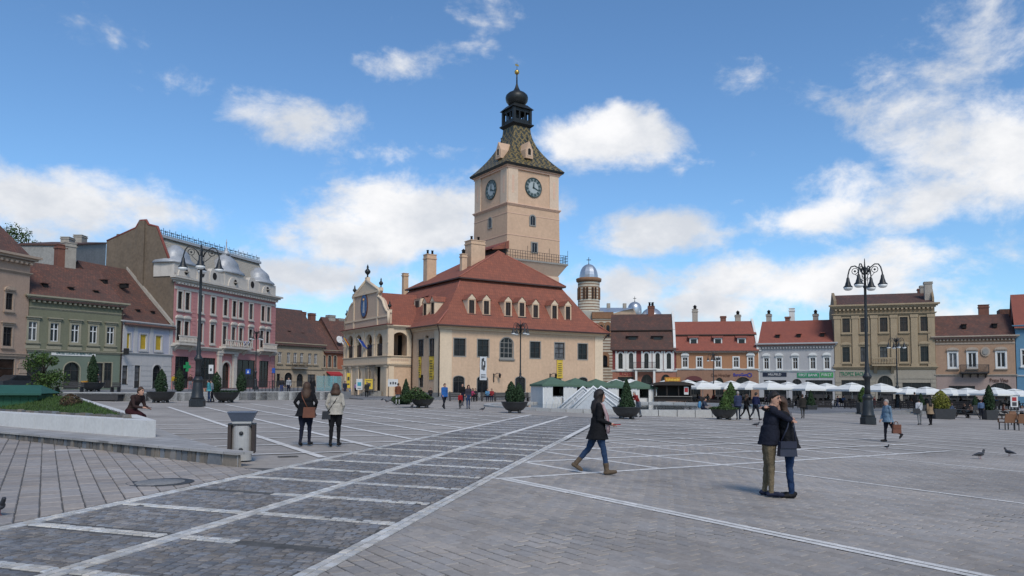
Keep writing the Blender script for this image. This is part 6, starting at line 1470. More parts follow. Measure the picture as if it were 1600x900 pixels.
# ---- raised streets
m_kerb = mat('pale granite', (.46, .45, .43), .85, .12, 1.5, .2, 30, dirt=.2); m_step = mat('grey granite', (.25, .245, .24), .85, .15, 2, .2, 30)
wl = [Vector((-95, 52, .5)), gp(215, 627), gp(300, 626), gp(400, 625), gp(515, 624.5)]
street = MB(); TZ = LZL - .1
pts = [(p.x, p.y) for p in wl] + [(-17.4, 77), (-19.5, 86), (-27, 106), (-18, 150), (-18, 240), (-120, 240)]
pc = pts
street.prism([(p[0], p[1], -.5) for p in ccw(pc)], (0, 0, TZ + .5), m_road); struct(street.build('street'))
lw = tag(add('parapet_wall', None), 'long low pale stone wall along the raised street before the pink house', 'wall')
for i in range(len(wl) - 1):
    a, b = wl[i], wl[i + 1]; n = 7 if i else 20
    for k in range(n):
        p, q = a.lerp(b, k / n), a.lerp(b, (k + 1) / n); d = (q - p).normalized(); s_ = Vector((-d.y, d.x, 0)) * .4
        mb = MB(); zz = min(p.z, q.z) - .1; P4 = [p + d * .006, q - d * .006, q - d * .006 + s_, p + d * .006 + s_]; mb.prism([(v.x, v.y, zz) for v in P4], (0, 0, TZ + .06 - zz), m_kerb); mb.build('stone_block', lw)
a = wl[-1]; stp = tag(add('street_steps', None), 'grey stone steps from the square up to the side street', 'steps')
for i in range(4):
    mb = MB(); p = a + Vector((-.35, .1, 0)) + Vector((.0, .5 * i, 0)); q = Vector((-16.6, 76.0, 0)) + Vector((0, .5 * i, 0)); z0 = -.2; z1 = a.z + .18 * (i + 1)
    mb.prism([(p.x, p.y, z0), (q.x, q.y, z0), (q.x - .9, q.y + .5, z0), (p.x - .6, p.y + 3, z0)], (0, 0, z1 - z0), m_step); mb.build('step', stp)
# right terrace with two steps
tr = [gp(1150, 640), gp(1190, 644), gp(1250, 646.5), gp(1340, 647), gp(1480, 646), gp(1640, 646)]
mb = MB(); te = [(p.x, p.y) for p in tr] + [(150, 70), (150, 240), (2, 240), (2, 107)]
mb.face([(p[0], p[1], RZ + .02) for p in ccw(te)], m_road); struct(mb.build('terrace'))
stp = tag(add('terrace_steps', None), 'low granite steps up from the square to the cafe terrace', 'steps')
for i in range(len(tr) - 1):
    a, b = tr[i], tr[i + 1]
    for k in range(3):
        zt = RZ + .03 - .155 * k
        if zt < min(G(a.x, a.y), G(b.x, b.y)) + .02: continue
        d = (b - a); d.z = 0; d.normalize(); s_ = Vector((d.y, -d.x, 0)); mb = MB(); p, q = a + s_ * (.42 * k), b + s_ * (.42 * k)
        mb.prism([(v.x, v.y, -1.6) for v in (p + s_ * .42, q + s_ * .42, q - s_ * .1, p - s_ * .1)], (0, 0, zt + 1.6), m_step); mb.build('step', stp)
mat = _mat0
# ================================================================== things standing on the square
def at_z(px, py, z):
    d = pixray(px, py); t = (z - CAMH) / d.z; return CAM + d * t
m_lamp = mat('lamp iron', (.028, .031, .034), .45, .2, 3, .1, 20, .3); m_bowl = mat('lamp bowl', (.72, .72, .70), .4, .05, 3)
# ---- street lamps
def make_lamp(label):
    o = thing('street_lamp', label, 'street lamp', group='cast iron street lamps')
    mb = MB(); mb.lathe([(.50, 0), (.50, .42), (.44, .46), (.44, .52)], m_lamp, 8, smooth=False, ph=R(22.5)); mb.lathe([(.42, .52), (.40, .62), (.36, .7), (.33, 1.1), (.30, 1.5), (.27, 1.6), (.33, 1.68), (.33, 1.76), (.26, 1.82), (.2, 1.95)], m_lamp, 16); mb.build('base', o)
    mb = MB(); mb.lathe([(.19, 1.9), (.17, 2.3), (.18, 2.9), (.26, 3.0), (.28, 3.1), (.2, 3.22), (.13, 3.35), (.16, 3.6), (.12, 3.75), (.10, 4.4), (.085, 7.5), (.08, 8.8), (.13, 8.85), (.13, 8.95), (.08, 9.0)], m_lamp, 14); mb.lathe([(.075, 9.0), (.07, 10.05), (.13, 10.1), (.05, 10.25), (.02, 10.75)], m_lamp, 10)
    for k in range(4): a = R(45 + 90 * k); mb.tube([(.16 * math.cos(a), .16 * math.sin(a), 8.9), (.17 * math.cos(a), .17 * math.sin(a), 10.1)], .022, m_lamp, 5)
    mb.build('pole', o)
    for k in range(4):
        a = R(20 + 90 * k); c, s = math.cos(a), math.sin(a)
        pt = lambda r, z: (r * c, r * s, z)
        mb = MB(); mb.tube([pt(.08, 9.7), pt(.3, 10.1), pt(.62, 10.33), pt(.85, 10.3), pt(.98, 10.1), pt(1.07, 9.75), pt(1.08, 9.5)], .042, m_lamp, 6)
        ring_ = [pt(.62 + .2 * math.cos(t), 9.98 + .2 * math.sin(t)) for t in [2 * math.pi * i / 10 for i in range(11)]]; mb.tube(ring_, .025, m_lamp, 5)
        mb.tube([pt(.1, 9.3), pt(.4, 9.55), pt(.62, 9.8)], .02, m_lamp, 5); mb.lathe([(.001, -.09), (.09, 0), (.001, .09)], m_lamp, 8, pt(.62, 9.98)); arm = mb.build('arm', o)
        mb = MB(); mb.lathe([(.05, .62), (.09, .55), (.12, .35), (.17, .2), (.19, .1), (.30, -.02), (.29, -.05)], m_lamp, 14, pt(1.08, 9.0)); mb.build('shade', arm)
        mb = MB(); mb.lathe([(.28, -.05), (.27, -.15), (.18, -.24), (.02, -.27)], m_bowl, 14, pt(1.08, 9.0)); mb.build('bowl', arm)
    return o
lampA = make_lamp('tall black four-armed street lamp on the paving before the pink house'); p = gp(308, 635.5); lampA.location = p; lampA.rotation_euler = (0, 0, R(0))
p = gp(1356.5, 663); dup(lampA, p, R(25), 'tall black four-armed street lamp on the paving before the olive house', (.97, .97, .97))
def small_lamp(px, Y, z, rz, label, k=.8): q = zp(px, 600, Y); dup(lampA, (q.x, q.y, z), R(rz), label, (k, k, k))
small_lamp(813, 79, .0, 10, 'black street lamp standing before the long ochre front of the council house', .8)
small_lamp(1115, 97, RZ, 40, 'black street lamp standing before the orange house with dormers', .64)
small_lamp(1402, 86, RZ, 60, 'black street lamp between white parasols before the olive house', .78)
small_lamp(399, 92, TZ, 30, 'black street lamp on the raised street before the pink house', .7)
# ---- litter bin
p = gp(377, 720.5); m_steel = mat('brushed steel', (.42, .40, .38), .4, .1, 6, metal=.35); m_bwood = mat('dark slats', (.035, .025, .022), .7, .2, 6); m_hood = mat('blue grey lid', (.10, .12, .16), .4, .1, 3, metal=.3)
bn = thing('litter_bin', 'brushed steel litter bin with dark side panels and flared lid', 'litter bin', p, R(14))
mb = MB(); n = 10; arc = [(.215 * math.sin(R(-80 + 160 * k / n)), -.17 * math.cos(R(-80 + 160 * k / n)) + .02) for k in range(n + 1)]
poly = [(x, y) for x, y in arc] + [(.2, .2), (-.2, .2)]; mb.prism([(x, y, .02) for x, y in poly], (0, 0, .76), m_steel); mb.build('body', bn)
for sx in (-1, 1):
    mb = MB(); mb.box(sx * .25 - .035, sx * .25 + .035, -.13, .2, .18, .8, m_bwood); mb.build('side_panel', bn)
mb = MB(); mb.box(-.286, .286, -.14, .21, .801, .83, m_lamp); mb.box(-.2, .2, -.12, .19, .83, .88, m_steel); mb.build('rim', bn)
mb = MB(); mb.frustum(-.21, .21, -.13, .2, .88, -.29, .29, -.2, .26, 1.06, m_hood); mb.box(-.3, .3, -.21, .27, 1.062, 1.085, m_hood); mb.build('lid', bn)
for z in (.62, .26):
    mb = MB(); mb.M = Matrix.Translation((0, -.155, z)) @ Matrix.Rotation(R(90), 4, 'X'); mb.lathe([(.045, 0), (.045, .02), (.03, .03), (.001, .03)], m_lamp, 12, cap=False); mb.build('lock', bn)
# ---- planter with kerb, platform, white bench walls and grass
PZ = .36
m_kst = pieces_mat('kerb stone', (.15, .142, .13), .4, .12, .85, .3); m_plt = paving('platform slabs', (.34, .325, .31), 36.5, .6, .4, stain=.2); m_wst = mat('white bench stone', (.56, .545, .52), .8, .08, 1.2, .12, 20, dirt=.12)
W0 = at_z(229, 684, PZ); W1 = at_z(243, 683, PZ)
kd3 = Vector((kd.x, kd.y, 0)); a2 = az(-33)
plat = MB(); far1 = Vector((KA.x, KA.y, 0)) + kd3 * 17; far2 = W1 + a2 * 34
pp = [(KA.x, KA.y), (W1.x + .5, W1.y + .3), (far2.x + .7, far2.y + .4), (far2.x - 12, far2.y - 4), (far1.x, far1.y)]
plat.prism([(q[0], q[1], -.1) for q in ccw(pp)], (0, 0, PZ + .1), m_plt); struct(plat.build('platform'))
kerb = tag(add('planter_kerb', None), 'rough dark stone kerb with pale slab cap along the raised planter', 'kerb')
rnd = random.Random(21); t = .02; base_ = Vector((KA.x, KA.y, 0))
kc = 0
while t < 16.9:
    l = rnd.uniform(.13, .24) if t > .55 else .5; l = min(l, 17 - t)
    c = base_ + kd3 * (t + l / 2); pr = rnd.uniform(.015, .05)
    mb = MB(); nk = Vector((kn.x, kn.y, 0)); A_ = c - kd3 * (l / 2 - .008); B_ = c + kd3 * (l / 2 - .008); g0 = G(c.x, c.y) - .02; top = PZ - .045
    f_ = [A_ + nk * pr, B_ + nk * pr, B_ - nk * .1, A_ - nk * .1]
    q = ccw([(v.x, v.y) for v in f_]); lo_ = [(x, y, g0) for x, y in q]; ctr = sum((Vector(v) for v in lo_), Vector()) / 4; hi_ = [(x + (ctr.x - x) * .12, y + (ctr.y - y) * .12, top - rnd.uniform(0, .015)) for x, y in q]
    mb.face(hi_, m_kst)
    for i in range(4): j = (i + 1) % 4; mb.face([lo_[i], lo_[j], hi_[j], hi_[i]], m_kst)
    mb.build('kerb_stone', kerb); t += l
t = -.02
while t < 16.9:
    l = rnd.uniform(.8, 1.1); c0, c1 = base_ + kd3 * (t + .004), base_ + kd3 * (t + l - .004); nk = Vector((kn.x, kn.y, 0)); mb = MB()
    q = ccw([((c0 + nk * .07).x, (c0 + nk * .07).y), ((c1 + nk * .07).x, (c1 + nk * .07).y), ((c1 - nk * .35).x, (c1 - nk * .35).y), ((c0 - nk * .35).x, (c0 - nk * .35).y)]); mb.prism([(x, y, PZ - .043) for x, y in q], (0, 0, .05), m_plt); mb.build('cap_slab', kerb); t += l
bw = tag(add('bench_wall', None), 'low white stone bench wall wrapping the grass bed to a point', 'wall')
WH = PZ + .44
def blocks(p0, d, L, off, th, step):
    t = 0.0; s = Vector((d.y, -d.x, 0)); s = s if s.dot(Vector((0, -1, 0))) > 0 else -s
    while t < L - .05:
        l = min(step, L - t); a, b = p0 + d * (t + .004), p0 + d * (t + l - .004)
        q = ccw([((a - s * 0).x, (a - s * 0).y), (b.x, b.y), ((b - s * th).x, (b - s * th).y), ((a - s * th).x, (a - s * th).y)])
        mb = MB(); mb.prism([(x, y, PZ - .02) for x, y in q], (0, 0, WH - PZ + .02), m_wst); mb.build('bench_block', bw); t += l
s2 = Vector((-a2.y, a2.x, 0)); s2 = s2 if s2.x < 0 else -s2
# pointed end block
e0 = W0; e1 = W1; e2 = W1 + a2 * 1.6; e3 = W1 + a2 * 1.6 + s2 * .6; e4 = W0 + kd3 * 1.2 - Vector((kn.x, kn.y, 0)) * .55; e5 = W0 + kd3 * 1.2
mb = MB(); mb.prism([(q.x, q.y, PZ - .02) for q in (e0, e1, e2, e3, e4, e5)], (0, 0, WH - PZ + .02), m_wst); mb.build('bench_block', bw)
blocks(W0 + kd3 * 1.208, kd3, 14, 0, .55, 1.0)
t = 1.608
while t < 33:
    a, b = W1 + a2 * (t + .004), W1 + a2 * (t + 1.0 - .004); mb = MB(); q = ccw([(a.x, a.y), (b.x, b.y), ((b + s2 * .6).x, (b + s2 * .6).y), ((a + s2 * .6).x, (a + s2 * .6).y)]); mb.prism([(x, y, PZ - .02) for x, y in q], (0, 0, WH - PZ + .02), m_wst); mb.build('bench_block', bw); t += 1.0
# grass bed: mound between the two arms
m_soil = mat('bed soil', (.05, .038, .026), .95, .3, 3, .4, 20); m_grass = mat('grass blades', (.045, .085, .018), .8, .35, 2.5); m_grass2 = mat('grass ground', (.04, .065, .018), .9, .3, 4, .4, 30)
i0 = e4 + (e3 - e4) * .5
nkv = Vector((kn.x, kn.y, 0))
bed_l = W0 + kd3 * 15.2 - nkv * .6; bed_f = W1 + a2 * 24 + s2 * .65
tip = e3.lerp(e4, .5) + (kd3 + a2) * .15
mb = MB(); N1 = 14
def bedz(u, v): return WH - .06 + .42 * math.sin(math.pi * min(1, max(0, v))) * min(1, u * 2.2) + .05 * noise.noise(Vector((u * 9, v * 9, 1)))
rows = []
for i in range(N1 + 1):
    u = i / N1; a = tip.lerp(bed_l, u); b = tip.lerp(bed_f, u); rows.append([(lambda q, z: (q.x, q.y, z))(a.lerp(b, j / 10), bedz(u, j / 10)) for j in range(11)])
mb.grid(rows, m_grass2, True); gb = stuff(mb.build('grass_bed')); gb['label'] = 'grass bed inside the white bench wall'; gb['category'] = 'grass'
V = []; Fc = []; rnd = random.Random(8)
for k in range(16000):
    u = rnd.random() ** .5; v = rnd.random(); q = tip.lerp(bed_l, u).lerp(tip.lerp(bed_f, u), v)
    if noise.noise(Vector((q.x * .5, q.y * .5, 3))) > .25: continue
    z = bedz(u, v) - .01; a = rnd.uniform(0, 6.28); w = .018; h = rnd.uniform(.05, .13); i = len(V)
    V += [(q.x - w * math.cos(a), q.y - w * math.sin(a), z), (q.x + w * math.cos(a), q.y + w * math.sin(a), z), (q.x + rnd.uniform(-.05, .05), q.y + rnd.uniform(-.05, .05), z + h)]; Fc.append((i, i + 1, i + 2))
me = bpy.data.meshes.new('grass_blades'); me.from_pydata(V, [], Fc); me.materials.append(m_grass); stuff(add('grass_blades', me, gb))
edge_st = tag(add('bed_edging', None), 'row of small dark stones edging the grass bed', 'edging')
for (a, b) in ((tip, bed_l), (tip, bed_f)):
    L_ = (b - a).length; nst = int(L_ / .3); d = (b - a).normalized()
    for i in range(nst):
        c = a + d * (i + .5) * .3; mb = MB(); mb.M = Matrix.Translation((c.x, c.y, WH - .08)) @ Matrix.Rotation(math.atan2(d.y, d.x), 4, 'Z'); mb.frustum(-.135, .135, -.07, .07, 0, -.115, .115, -.05, .05, .15 + rnd.uniform(-.02, .02), m_kst); mb.build('edging_stone', edge_st)
# green wooden box with a low roof
p = at_z(20, 633, WH + .15); m_gwood = mat('green painted boards', (.02, .09, .045), .7, .2, 4); m_groof = mat('teal felt roof', (.02, .085, .06), .7, .15, 3)
o = thing('garden_box', 'green painted wooden box with low pitched roof on the grass bed', 'box', p, R(12))
mb = MB(); mb.box(-3.1, .8, 0, 1.4, -.2, .5, m_gwood)
for k in range(14): x = -3.05 + k * .275; mb.box(x, x + .26, -.02, -.002, -.2, .49, m_gwood)
mb.build('body', o); mb = MB(); mb.face([(-3.3, -.25, .42), (1.0, -.25, .42), (.65, .7, .72), (-3.0, .7, .72)], m_groof); mb.face([(1.0, -.25, .42), (1.0, 1.6, .42), (.65, .7, .72)], m_groof); mb.face([(1.0, 1.6, .42), (-3.3, 1.6, .42), (-3.0, .7, .72), (.65, .7, .72)], m_groof); mb.box(-3.3, 1.0, -.26, -.2, .36, .418, m_groof); mb.build('roof', o)
# ---- foliage kit
def leafm(name, c, var=.5):
    mt, nt, p_ = nodes(name); g = N(nt, 'ShaderNodeTexCoord').outputs['Object']; at = N(nt, 'ShaderNodeAttribute', attribute_name='tint').outputs['Fac']
    n = N(nt, 'ShaderNodeTexNoise', {'Vector': g, 'Scale': 3.5, 'Detail': 3.0}); s = N(nt, 'ShaderNodeMath', {0: n.outputs['Fac'], 1: at}, operation='ADD'); r = N(nt, 'ShaderNodeMapRange', {0: s.outputs[0], 1: .4, 2: 1.6, 3: 1 - var, 4: 1 + var})
    m_ = N(nt, 'ShaderNodeMixRGB', {0: 1.0, 1: c4(c), 2: r.outputs[0]}, blend_type='MULTIPLY'); nt.links.new(m_.outputs[0], p_.inputs['Base Color']); p_.inputs['Roughness'].default_value = .75; p_.inputs['Specular IOR Level'].default_value = .2; return mt
m_lf_d = leafm('dark conifer', (.022, .042, .018)); m_lf_m = leafm('mid green leaves', (.05, .085, .022)); m_lf_y = leafm('yellow green conifer', (.13, .13, .022)); m_lf_j = leafm('juniper', (.045, .075, .025)); m_bark = mat('bark', (.06, .045, .035), .9, .3, 5)
def leaves(name, fn, n, size, mt, seed=1, up=.4):
    """many small leaf faces; fn(rnd) -> (point, outward)"""
    rnd = random.Random(seed); V = []; Fc = []; T = []
    for k in range(n):
        c, o = fn(rnd); c = Vector(c); o = Vector(o) + Vector((rnd.gauss(0, .6), rnd.gauss(0, .6), rnd.gauss(0, .6) + up)); o.normalize(); t = o.orthogonal().normalized(); t.rotate(Matrix.Rotation(rnd.uniform(0, 6.28), 3, o)); b = o.cross(t); s = size * rnd.uniform(.6, 1.4); i = len(V)
        V += [c - t * s * .5, c + b * s * .35, c + t * s * .5 + o * s * .2, c - b * s * .35]; Fc.append((i, i + 1, i + 2, i + 3)); T.append(rnd.random())
    me = bpy.data.meshes.new(name); me.from_pydata([tuple(v) for v in V], [], Fc); me.materials.append(mt); at = me.attributes.new('tint', 'FLOAT', 'FACE'); at.data.foreach_set('value', T); return me
def cone_fn(r, h, z0=0.0, cx=0.0, cy=0.0, round_=.0, lump=.18):
    def fn(rnd):
        t = 1 - rnd.random() ** .6 if not round_ else rnd.random(); a = rnd.uniform(0, 6.283)
        if round_: pr = (math.sin(math.pi * min(1, (t * .86 + .14))) ** .7) * (1 - .35 * t)
        else: pr = (1 - t) ** .85 * (1 if t > .08 else .75 + 3 * t)
        rr = r * pr * (1 + lump * noise.noise(Vector((math.cos(a) * 2.2, math.sin(a) * 2.2, t * h * 2.2)))) * (1 - .35 * rnd.random() ** 2.5)
        return (cx + rr * math.cos(a), cy + rr * math.sin(a), z0 + t * h), (math.cos(a), math.sin(a), .5)
    return fn
def core(r, h, z0, mt, cx=0.0, cy=0.0, round_=0):
    mb = MB(); mb.lathe([(r * .5, 0), (r * .72, h * .15), (r * (.75 if round_ else .55), h * .45), (r * .25, h * .8), (.01, h * .95)], mt, 8, (cx, cy, z0)); return mb
m_pot = mat('dark grey bowl', (.035, .036, .038), .5, .15, 3, .08, 20)
def bowl(label, loc, s=1.0, grp='bowl planters round the square'):
    o = thing('planter', label, 'planter', loc, 0, grp); o.scale = (s, s, s)
    mb = MB(); mb.lathe([(.34, .1), (.55, .2), (.74, .42), (.84, .66), (.87, .68), (.85, .7), (.8, .66), (.78, .6), (.001, .6)], m_pot, 28, cap=False); mb.build('bowl', o)
    for k in range(4): a = R(45 + 90 * k); mb = MB(); mb.lathe([(.09, 0), (.11, .06), (.09, .15), (.05, .22)], m_pot, 10, (.42 * math.cos(a), .42 * math.sin(a), 0)); mb.build('foot', o)
    mb = MB(); mb.lathe([(.77, .6), (.5, .63), (.001, .64)], m_soil, 20, cap=False); mb.build('soil', o); return o
def plant(o, name, me, core_mb=None): 
    if core_mb: core_mb.build('stem', o)
    return add(name, me, o)
def shrub(name, label, loc, fn, n, size, mt, corep, grp=None, seed=1, s=1.0):
    o = thing(name, label, 'shrub', loc, 0, grp); o.scale = (s, s, s); add('foliage', leaves('foliage', fn, n, size, mt, seed), o); corep.build('stem', o); return o
def at_px(px, py): p = gp(px, py); return p
q = bowl('dark bowl planter with two clipped dark cones before the benches', gp(804, 645))
for cx_, h_ in ((-.22, 1.35), (.26, 1.25)): add('shrub', leaves('foliage', cone_fn(.42, h_, .6, cx_, 0, 1), 1500, .10, m_lf_d, int(h_ * 100)), q); core(.4, h_ * .9, .6, m_lf_d, cx_).build('stem', q)
q = bowl('dark bowl planter with one tall dark conifer beside the white pyramids', gp(979, 654.5)); add('shrub', leaves('foliage', cone_fn(.52, 1.75, .6), 2200, .10, m_lf_d, 5), q); core(.45, 1.6, .6, m_lf_d).build('stem', q)
q = bowl('dark bowl planter with spreading juniper and a cone beyond the fountain', gp(1131, 655.5), .96); add('shrub', leaves('foliage', cone_fn(.5, 1.25, .6, .1, 0, 0), 1700, .10, m_lf_m, 6), q); core(.45, 1.1, .6, m_lf_m, .1).build('stem', q)
add('shrub', leaves('foliage', lambda r: ((lambda a, d: ((d * math.cos(a)), d * math.sin(a), .66 + .16 * r.random() * (1 - d) + .1 * r.random()))(r.uniform(0, 6.28), .95 * r.random() ** .5), (0, 0, 1)), 1100, .13, m_lf_j, 7), q)
q = bowl('dark bowl planter overflowing with low juniper near the council house', gp(660, 637), 1.0)
def jun(r): a = r.uniform(0, 6.28); d = 1.35 * r.random() ** .5; return (d * math.cos(a) - .55, d * math.sin(a), .5 + .75 * math.exp(-((d * math.cos(a) - .1) ** 2) * 1.2) * r.random() * (1.3 - .5 * d) + .12), (0, 0, 1)
add('shrub', leaves('foliage', jun, 3000, .13, m_lf_j, 8), q)
q = shrub('conifer', 'small dark conifer behind the juniper bowl by the council house', gp(634, 632), cone_fn(.55, 1.9, .2), 1800, .12, m_lf_d, core(.45, 1.7, .1, m_lf_d), seed=9)
q = shrub('juniper_bush', 'low sprawling juniper at the corner of the council house', gp(628, 631), cone_fn(1.0, .9, .0, 0, 0, 1), 1500, .14, m_lf_j, core(.8, .7, 0, m_lf_j), seed=10)
q = bowl('dark bowl planter with low green tuft before the pale parapet wall', gp(353, 629), 1.15); add('shrub', leaves('foliage', lambda r: ((lambda a, d: (d * math.cos(a), d * math.sin(a), .62 + .18 * r.random()))(r.uniform(0, 6.28), .85 * r.random() ** .5), (0, 0, 1)), 900, .12, m_lf_d, 11), q)
q = bowl('dark bowl planter with a bushy cone before the lilac house', gp(251, 629), 1.15); add('shrub', leaves('foliage', cone_fn(.42, 1.5, .6, 0, 0, 1), 1600, .11, m_lf_d, 12), q); core(.36, 1.3, .6, m_lf_d).build('stem', q)
pz = zp(145, 607, 66); q = bowl('dark bowl planter with orange flowers and a tall cone before the green doorway', (pz.x, pz.y, TZ), 1.15); add('shrub', leaves('foliage', cone_fn(.42, 2.2, .6, -.05, 0, 1), 1800, .12, m_lf_d, 13), q); core(.36, 2.0, .6, m_lf_d).build('stem', q)
m_flo = mat('orange flowers', (.6, .28, .02), .7, .2); add('flowers', leaves('flowers', lambda r: ((-.5 + r.uniform(-.25, .25), r.uniform(-.5, .3), .7 + .1 * r.random()), (0, 0, 1)), 120, .1, m_flo, 14), q)
for i, (px, h_, where) in enumerate(((280, 2.1, 'under the green pharmacy cross'), (338, 1.7, 'beside the big lamp post'), (377, 1.8, 'beside the blue crossing sign'))):
    pz = zp(px, 607, 69); shrub('conifer', 'dark column conifer behind the parapet wall ' + where, (pz.x, pz.y, TZ), cone_fn(.52, h_, .1, 0, 0, 1), 1300, .13, m_lf_d, core(.42, h_ * .9, 0, m_lf_d), 'column conifers on the raised street', 15 + i)
# small tree and low shrub by the green house
pz = at_z(66, 612, WH); o = thing('small_tree', 'young leafy tree behind the grass bed before the green house', 'tree', (pz.x * .52, pz.y * .52, WH)); rnd = random.Random(4)
pz = zp(67, 600, 36); o.location = (pz.x, pz.y, WH + .1); o.scale = (1.3, 1.3, 1.25); mb = MB(); mb.tube([(0, 0, -.2), (.05, 0, .6), (0, .05, 1.2), (.05, 0, 1.7)], [.06, .05, .035, .015], m_bark, 6)
for k in range(9): a = rnd.uniform(0, 6.28); z = rnd.uniform(.3, 1.2); mb.tube([(0, 0, z), (.3 * math.cos(a), .3 * math.sin(a), z + .3), (.55 * math.cos(a), .55 * math.sin(a), z + .55)], [.025, .015, .006], m_bark, 5)
mb.build('trunk', o); cl = [(rnd.uniform(-.5, .55), rnd.uniform(-.4, .4), rnd.uniform(.25, 1.7), rnd.uniform(.18, .36)) for _ in range(17)]
def tfn(r): c = r.choice(cl); v = Vector((r.gauss(0, 1), r.gauss(0, 1), r.gauss(0, 1))).normalized() * c[3] * (r.random() ** .4); s = 1 - .35 * max(0, (c[2] - .9)); return ((c[0] * s + v.x, c[1] * s + v.y, c[2] + v.z), v)
add('crown', leaves('crown', tfn, 2600, .085, m_lf_m, 18), o)
pz = zp(48, 604, 32); shrub('low_bush', 'low yellow-green bush beside the green garden box', (pz.x, pz.y, WH + .1), cone_fn(.85, .62, .05, .1, 0, 1), 1600, .07, leafm('lime leaves', (.12, .15, .02)), core(.7, .5, 0, m_lf_m), seed=19)
pz = at_z(110, 627, WH + .35); shrub('dry_bush', 'brownish low bush on the grass bed', (pz.x, pz.y, WH + .2), cone_fn(.38, .4, 0, 0, 0, 1), 700, .06, leafm('dry leaves', (.07, .045, .025)), core(.3, .3, 0, m_soil), seed=20)
# tree on the hill behind the corner roof
pz = zp(12, 368, 120); o = thing('hill_tree', 'leafy tree top behind the roof of the beige house', 'tree', (pz.x, pz.y, LZL)); mb = MB(); hz_ = pz.z - LZL; mb.tube([(0, 0, 0), (.2, 0, hz_ * .5), (0, 0, hz_)], [.5, .35, .1], m_bark, 8); mb.build('trunk', o)
cl2 = [(rnd.uniform(-4, 3), rnd.uniform(-3, 3), hz_ + rnd.uniform(-4, .6), rnd.uniform(.8, 1.6)) for _ in range(26)]
def tfn2(r): c = r.choice(cl2); v = Vector((r.gauss(0, 1), r.gauss(0, 1), r.gauss(0, 1))).normalized() * c[3] * (r.random() ** .4); return ((c[0] + v.x, c[1] + v.y, c[2] + v.z), v)
add('crown', leaves('crown', tfn2, 3500, .28, m_lf_m, 22), o)
# shrubs of the right terrace
for i, (px, py0, py1, Y, mt, rd, wpx, lab) in enumerate(((1142, 632, 597, 66, m_lf_m, 1, 15, 'tall green cone shrub behind the juniper bowl'), (1349, 630, 605, 70, m_lf_m, 1, 13, 'round-topped shrub beside the tall lamp post'), (1470, 640, 610, 64, m_lf_y, 1, 25, 'big yellow-green clipped conifer in a dark trough'), (1546, 642, 602, 66, m_lf_d, 1, 14, 'tall dark clipped cone in a dark trough before the peach house'), (1439, 634, 614, 76, m_lf_d, 0, 10, 'small dark cone between the cafe tables'), (1524, 634, 618, 78, m_lf_d, 0, 8, 'slim dark cone under the parasols before the peach house'), (1267, 634, 610, 78, m_lf_d, 0, 12, 'dark cone on the terrace before the black and green signs'))):
    b_ = zp(px, py0, Y); t_ = zp(px, py1, Y); h_ = t_.z - b_.z; r_ = wpx / F * Y / 2 * 1.25
    o = thing('potted_shrub', lab, 'shrub', b_, 0, 'clipped shrubs on the terrace'); add('foliage', leaves('foliage', cone_fn(r_, h_, .0, 0, 0, rd), 1500, .13, mt, 30 + i), o); core(r_ * .85, h_ * .9, 0, mt, 0, 0, rd).build('stem', o)
    gz = G(b_.x, b_.y) if b_.y < 66.5 else RZ
    mb = MB(); w = max(r_ * 1.1, .45); mb.frustum(-w * .85, w * .85, -w * .7, w * .7, gz - b_.z, -w, w, -w * .8, w * .8, .08, m_pot); mb.build('trough', o)
# ---- fountain
FC = Vector((9.7, 61.5, 0)); FR = 12.0; fz = -.28
ft_ = thing('fountain', 'wide round white stone fountain basin with triangular white fins', 'fountain', (FC.x, FC.y, fz))
nb = 60
for k in range(nb):
    a0, a1 = 2 * math.pi * k / nb + .002, 2 * math.pi * (k + 1) / nb - .002; mb = MB(); r0, r1 = FR, FR - .55
    q = [(r0 * math.cos(a0), r0 * math.sin(a0)), (r0 * math.cos(a1), r0 * math.sin(a1)), (r1 * math.cos(a1), r1 * math.sin(a1)), (r1 * math.cos(a0), r1 * math.sin(a0))]
    mb.prism([(x, y, -.5) for x, y in q], (0, 0, .92 + .0), m_kerb); mb.build('rim_block', ft_)
m_water = glass('pool water', (.06, .085, .10), .06); mb = MB(); mb.face([((FR - .5) * math.cos(2 * math.pi * k / 48), (FR - .5) * math.sin(2 * math.pi * k / 48), .27) for k in range(48)], m_water); mb.build('water', ft_)
m_fin = mat('wet white stone', (.46, .47, .48), .5, .12, 1.5); m_finw = mat('white edge stone', (.66, .66, .66), .6, .05, 2)
for i, (pa, pl, pr, Y, pt) in enumerate(((911, 871, 952, 56.5, 604.5), (927, 888, 972, 54.5, 604), (939, 905, 993, 58.5, 604))):
    A = zp(pa, pt, Y); Lb = zp(pl, 639, Y); Rb = zp(pr, 639, Y); lz = fz + .2
    tri = [(Lb.x - FC.x, Y - FC.y, .2), (Rb.x - FC.x, Y - FC.y, .2), (A.x - FC.x, Y - FC.y, A.z - fz)]
    mb = MB(); mb.prism([(x, y + .35, z) for x, y, z in tri], (0, -.35, 0), m_fin); fin = mb.build('fin', ft_)
    mb = MB(); mb.tube([(tri[0][0], tri[0][1] - .0, tri[0][2]), (tri[2][0], tri[2][1], tri[2][2]), (tri[1][0], tri[1][1], tri[1][2])], .085, m_finw, 6); mb.build('fin_edge', fin)
    c_x = (tri[0][0] + tri[1][0] + tri[2][0]) / 3; inn = [(c_x + (x - c_x) * .8, y - .02, .2 + (z - .2) * .82 + .02) for x, y, z in tri]; mb = MB(); mb.tube([inn[0], inn[2], inn[1]], .03, m_finw, 5); mb.build('fin_groove', fin)
m_jet = mat('water spray', (.75, .78, .8), .2, .05); 
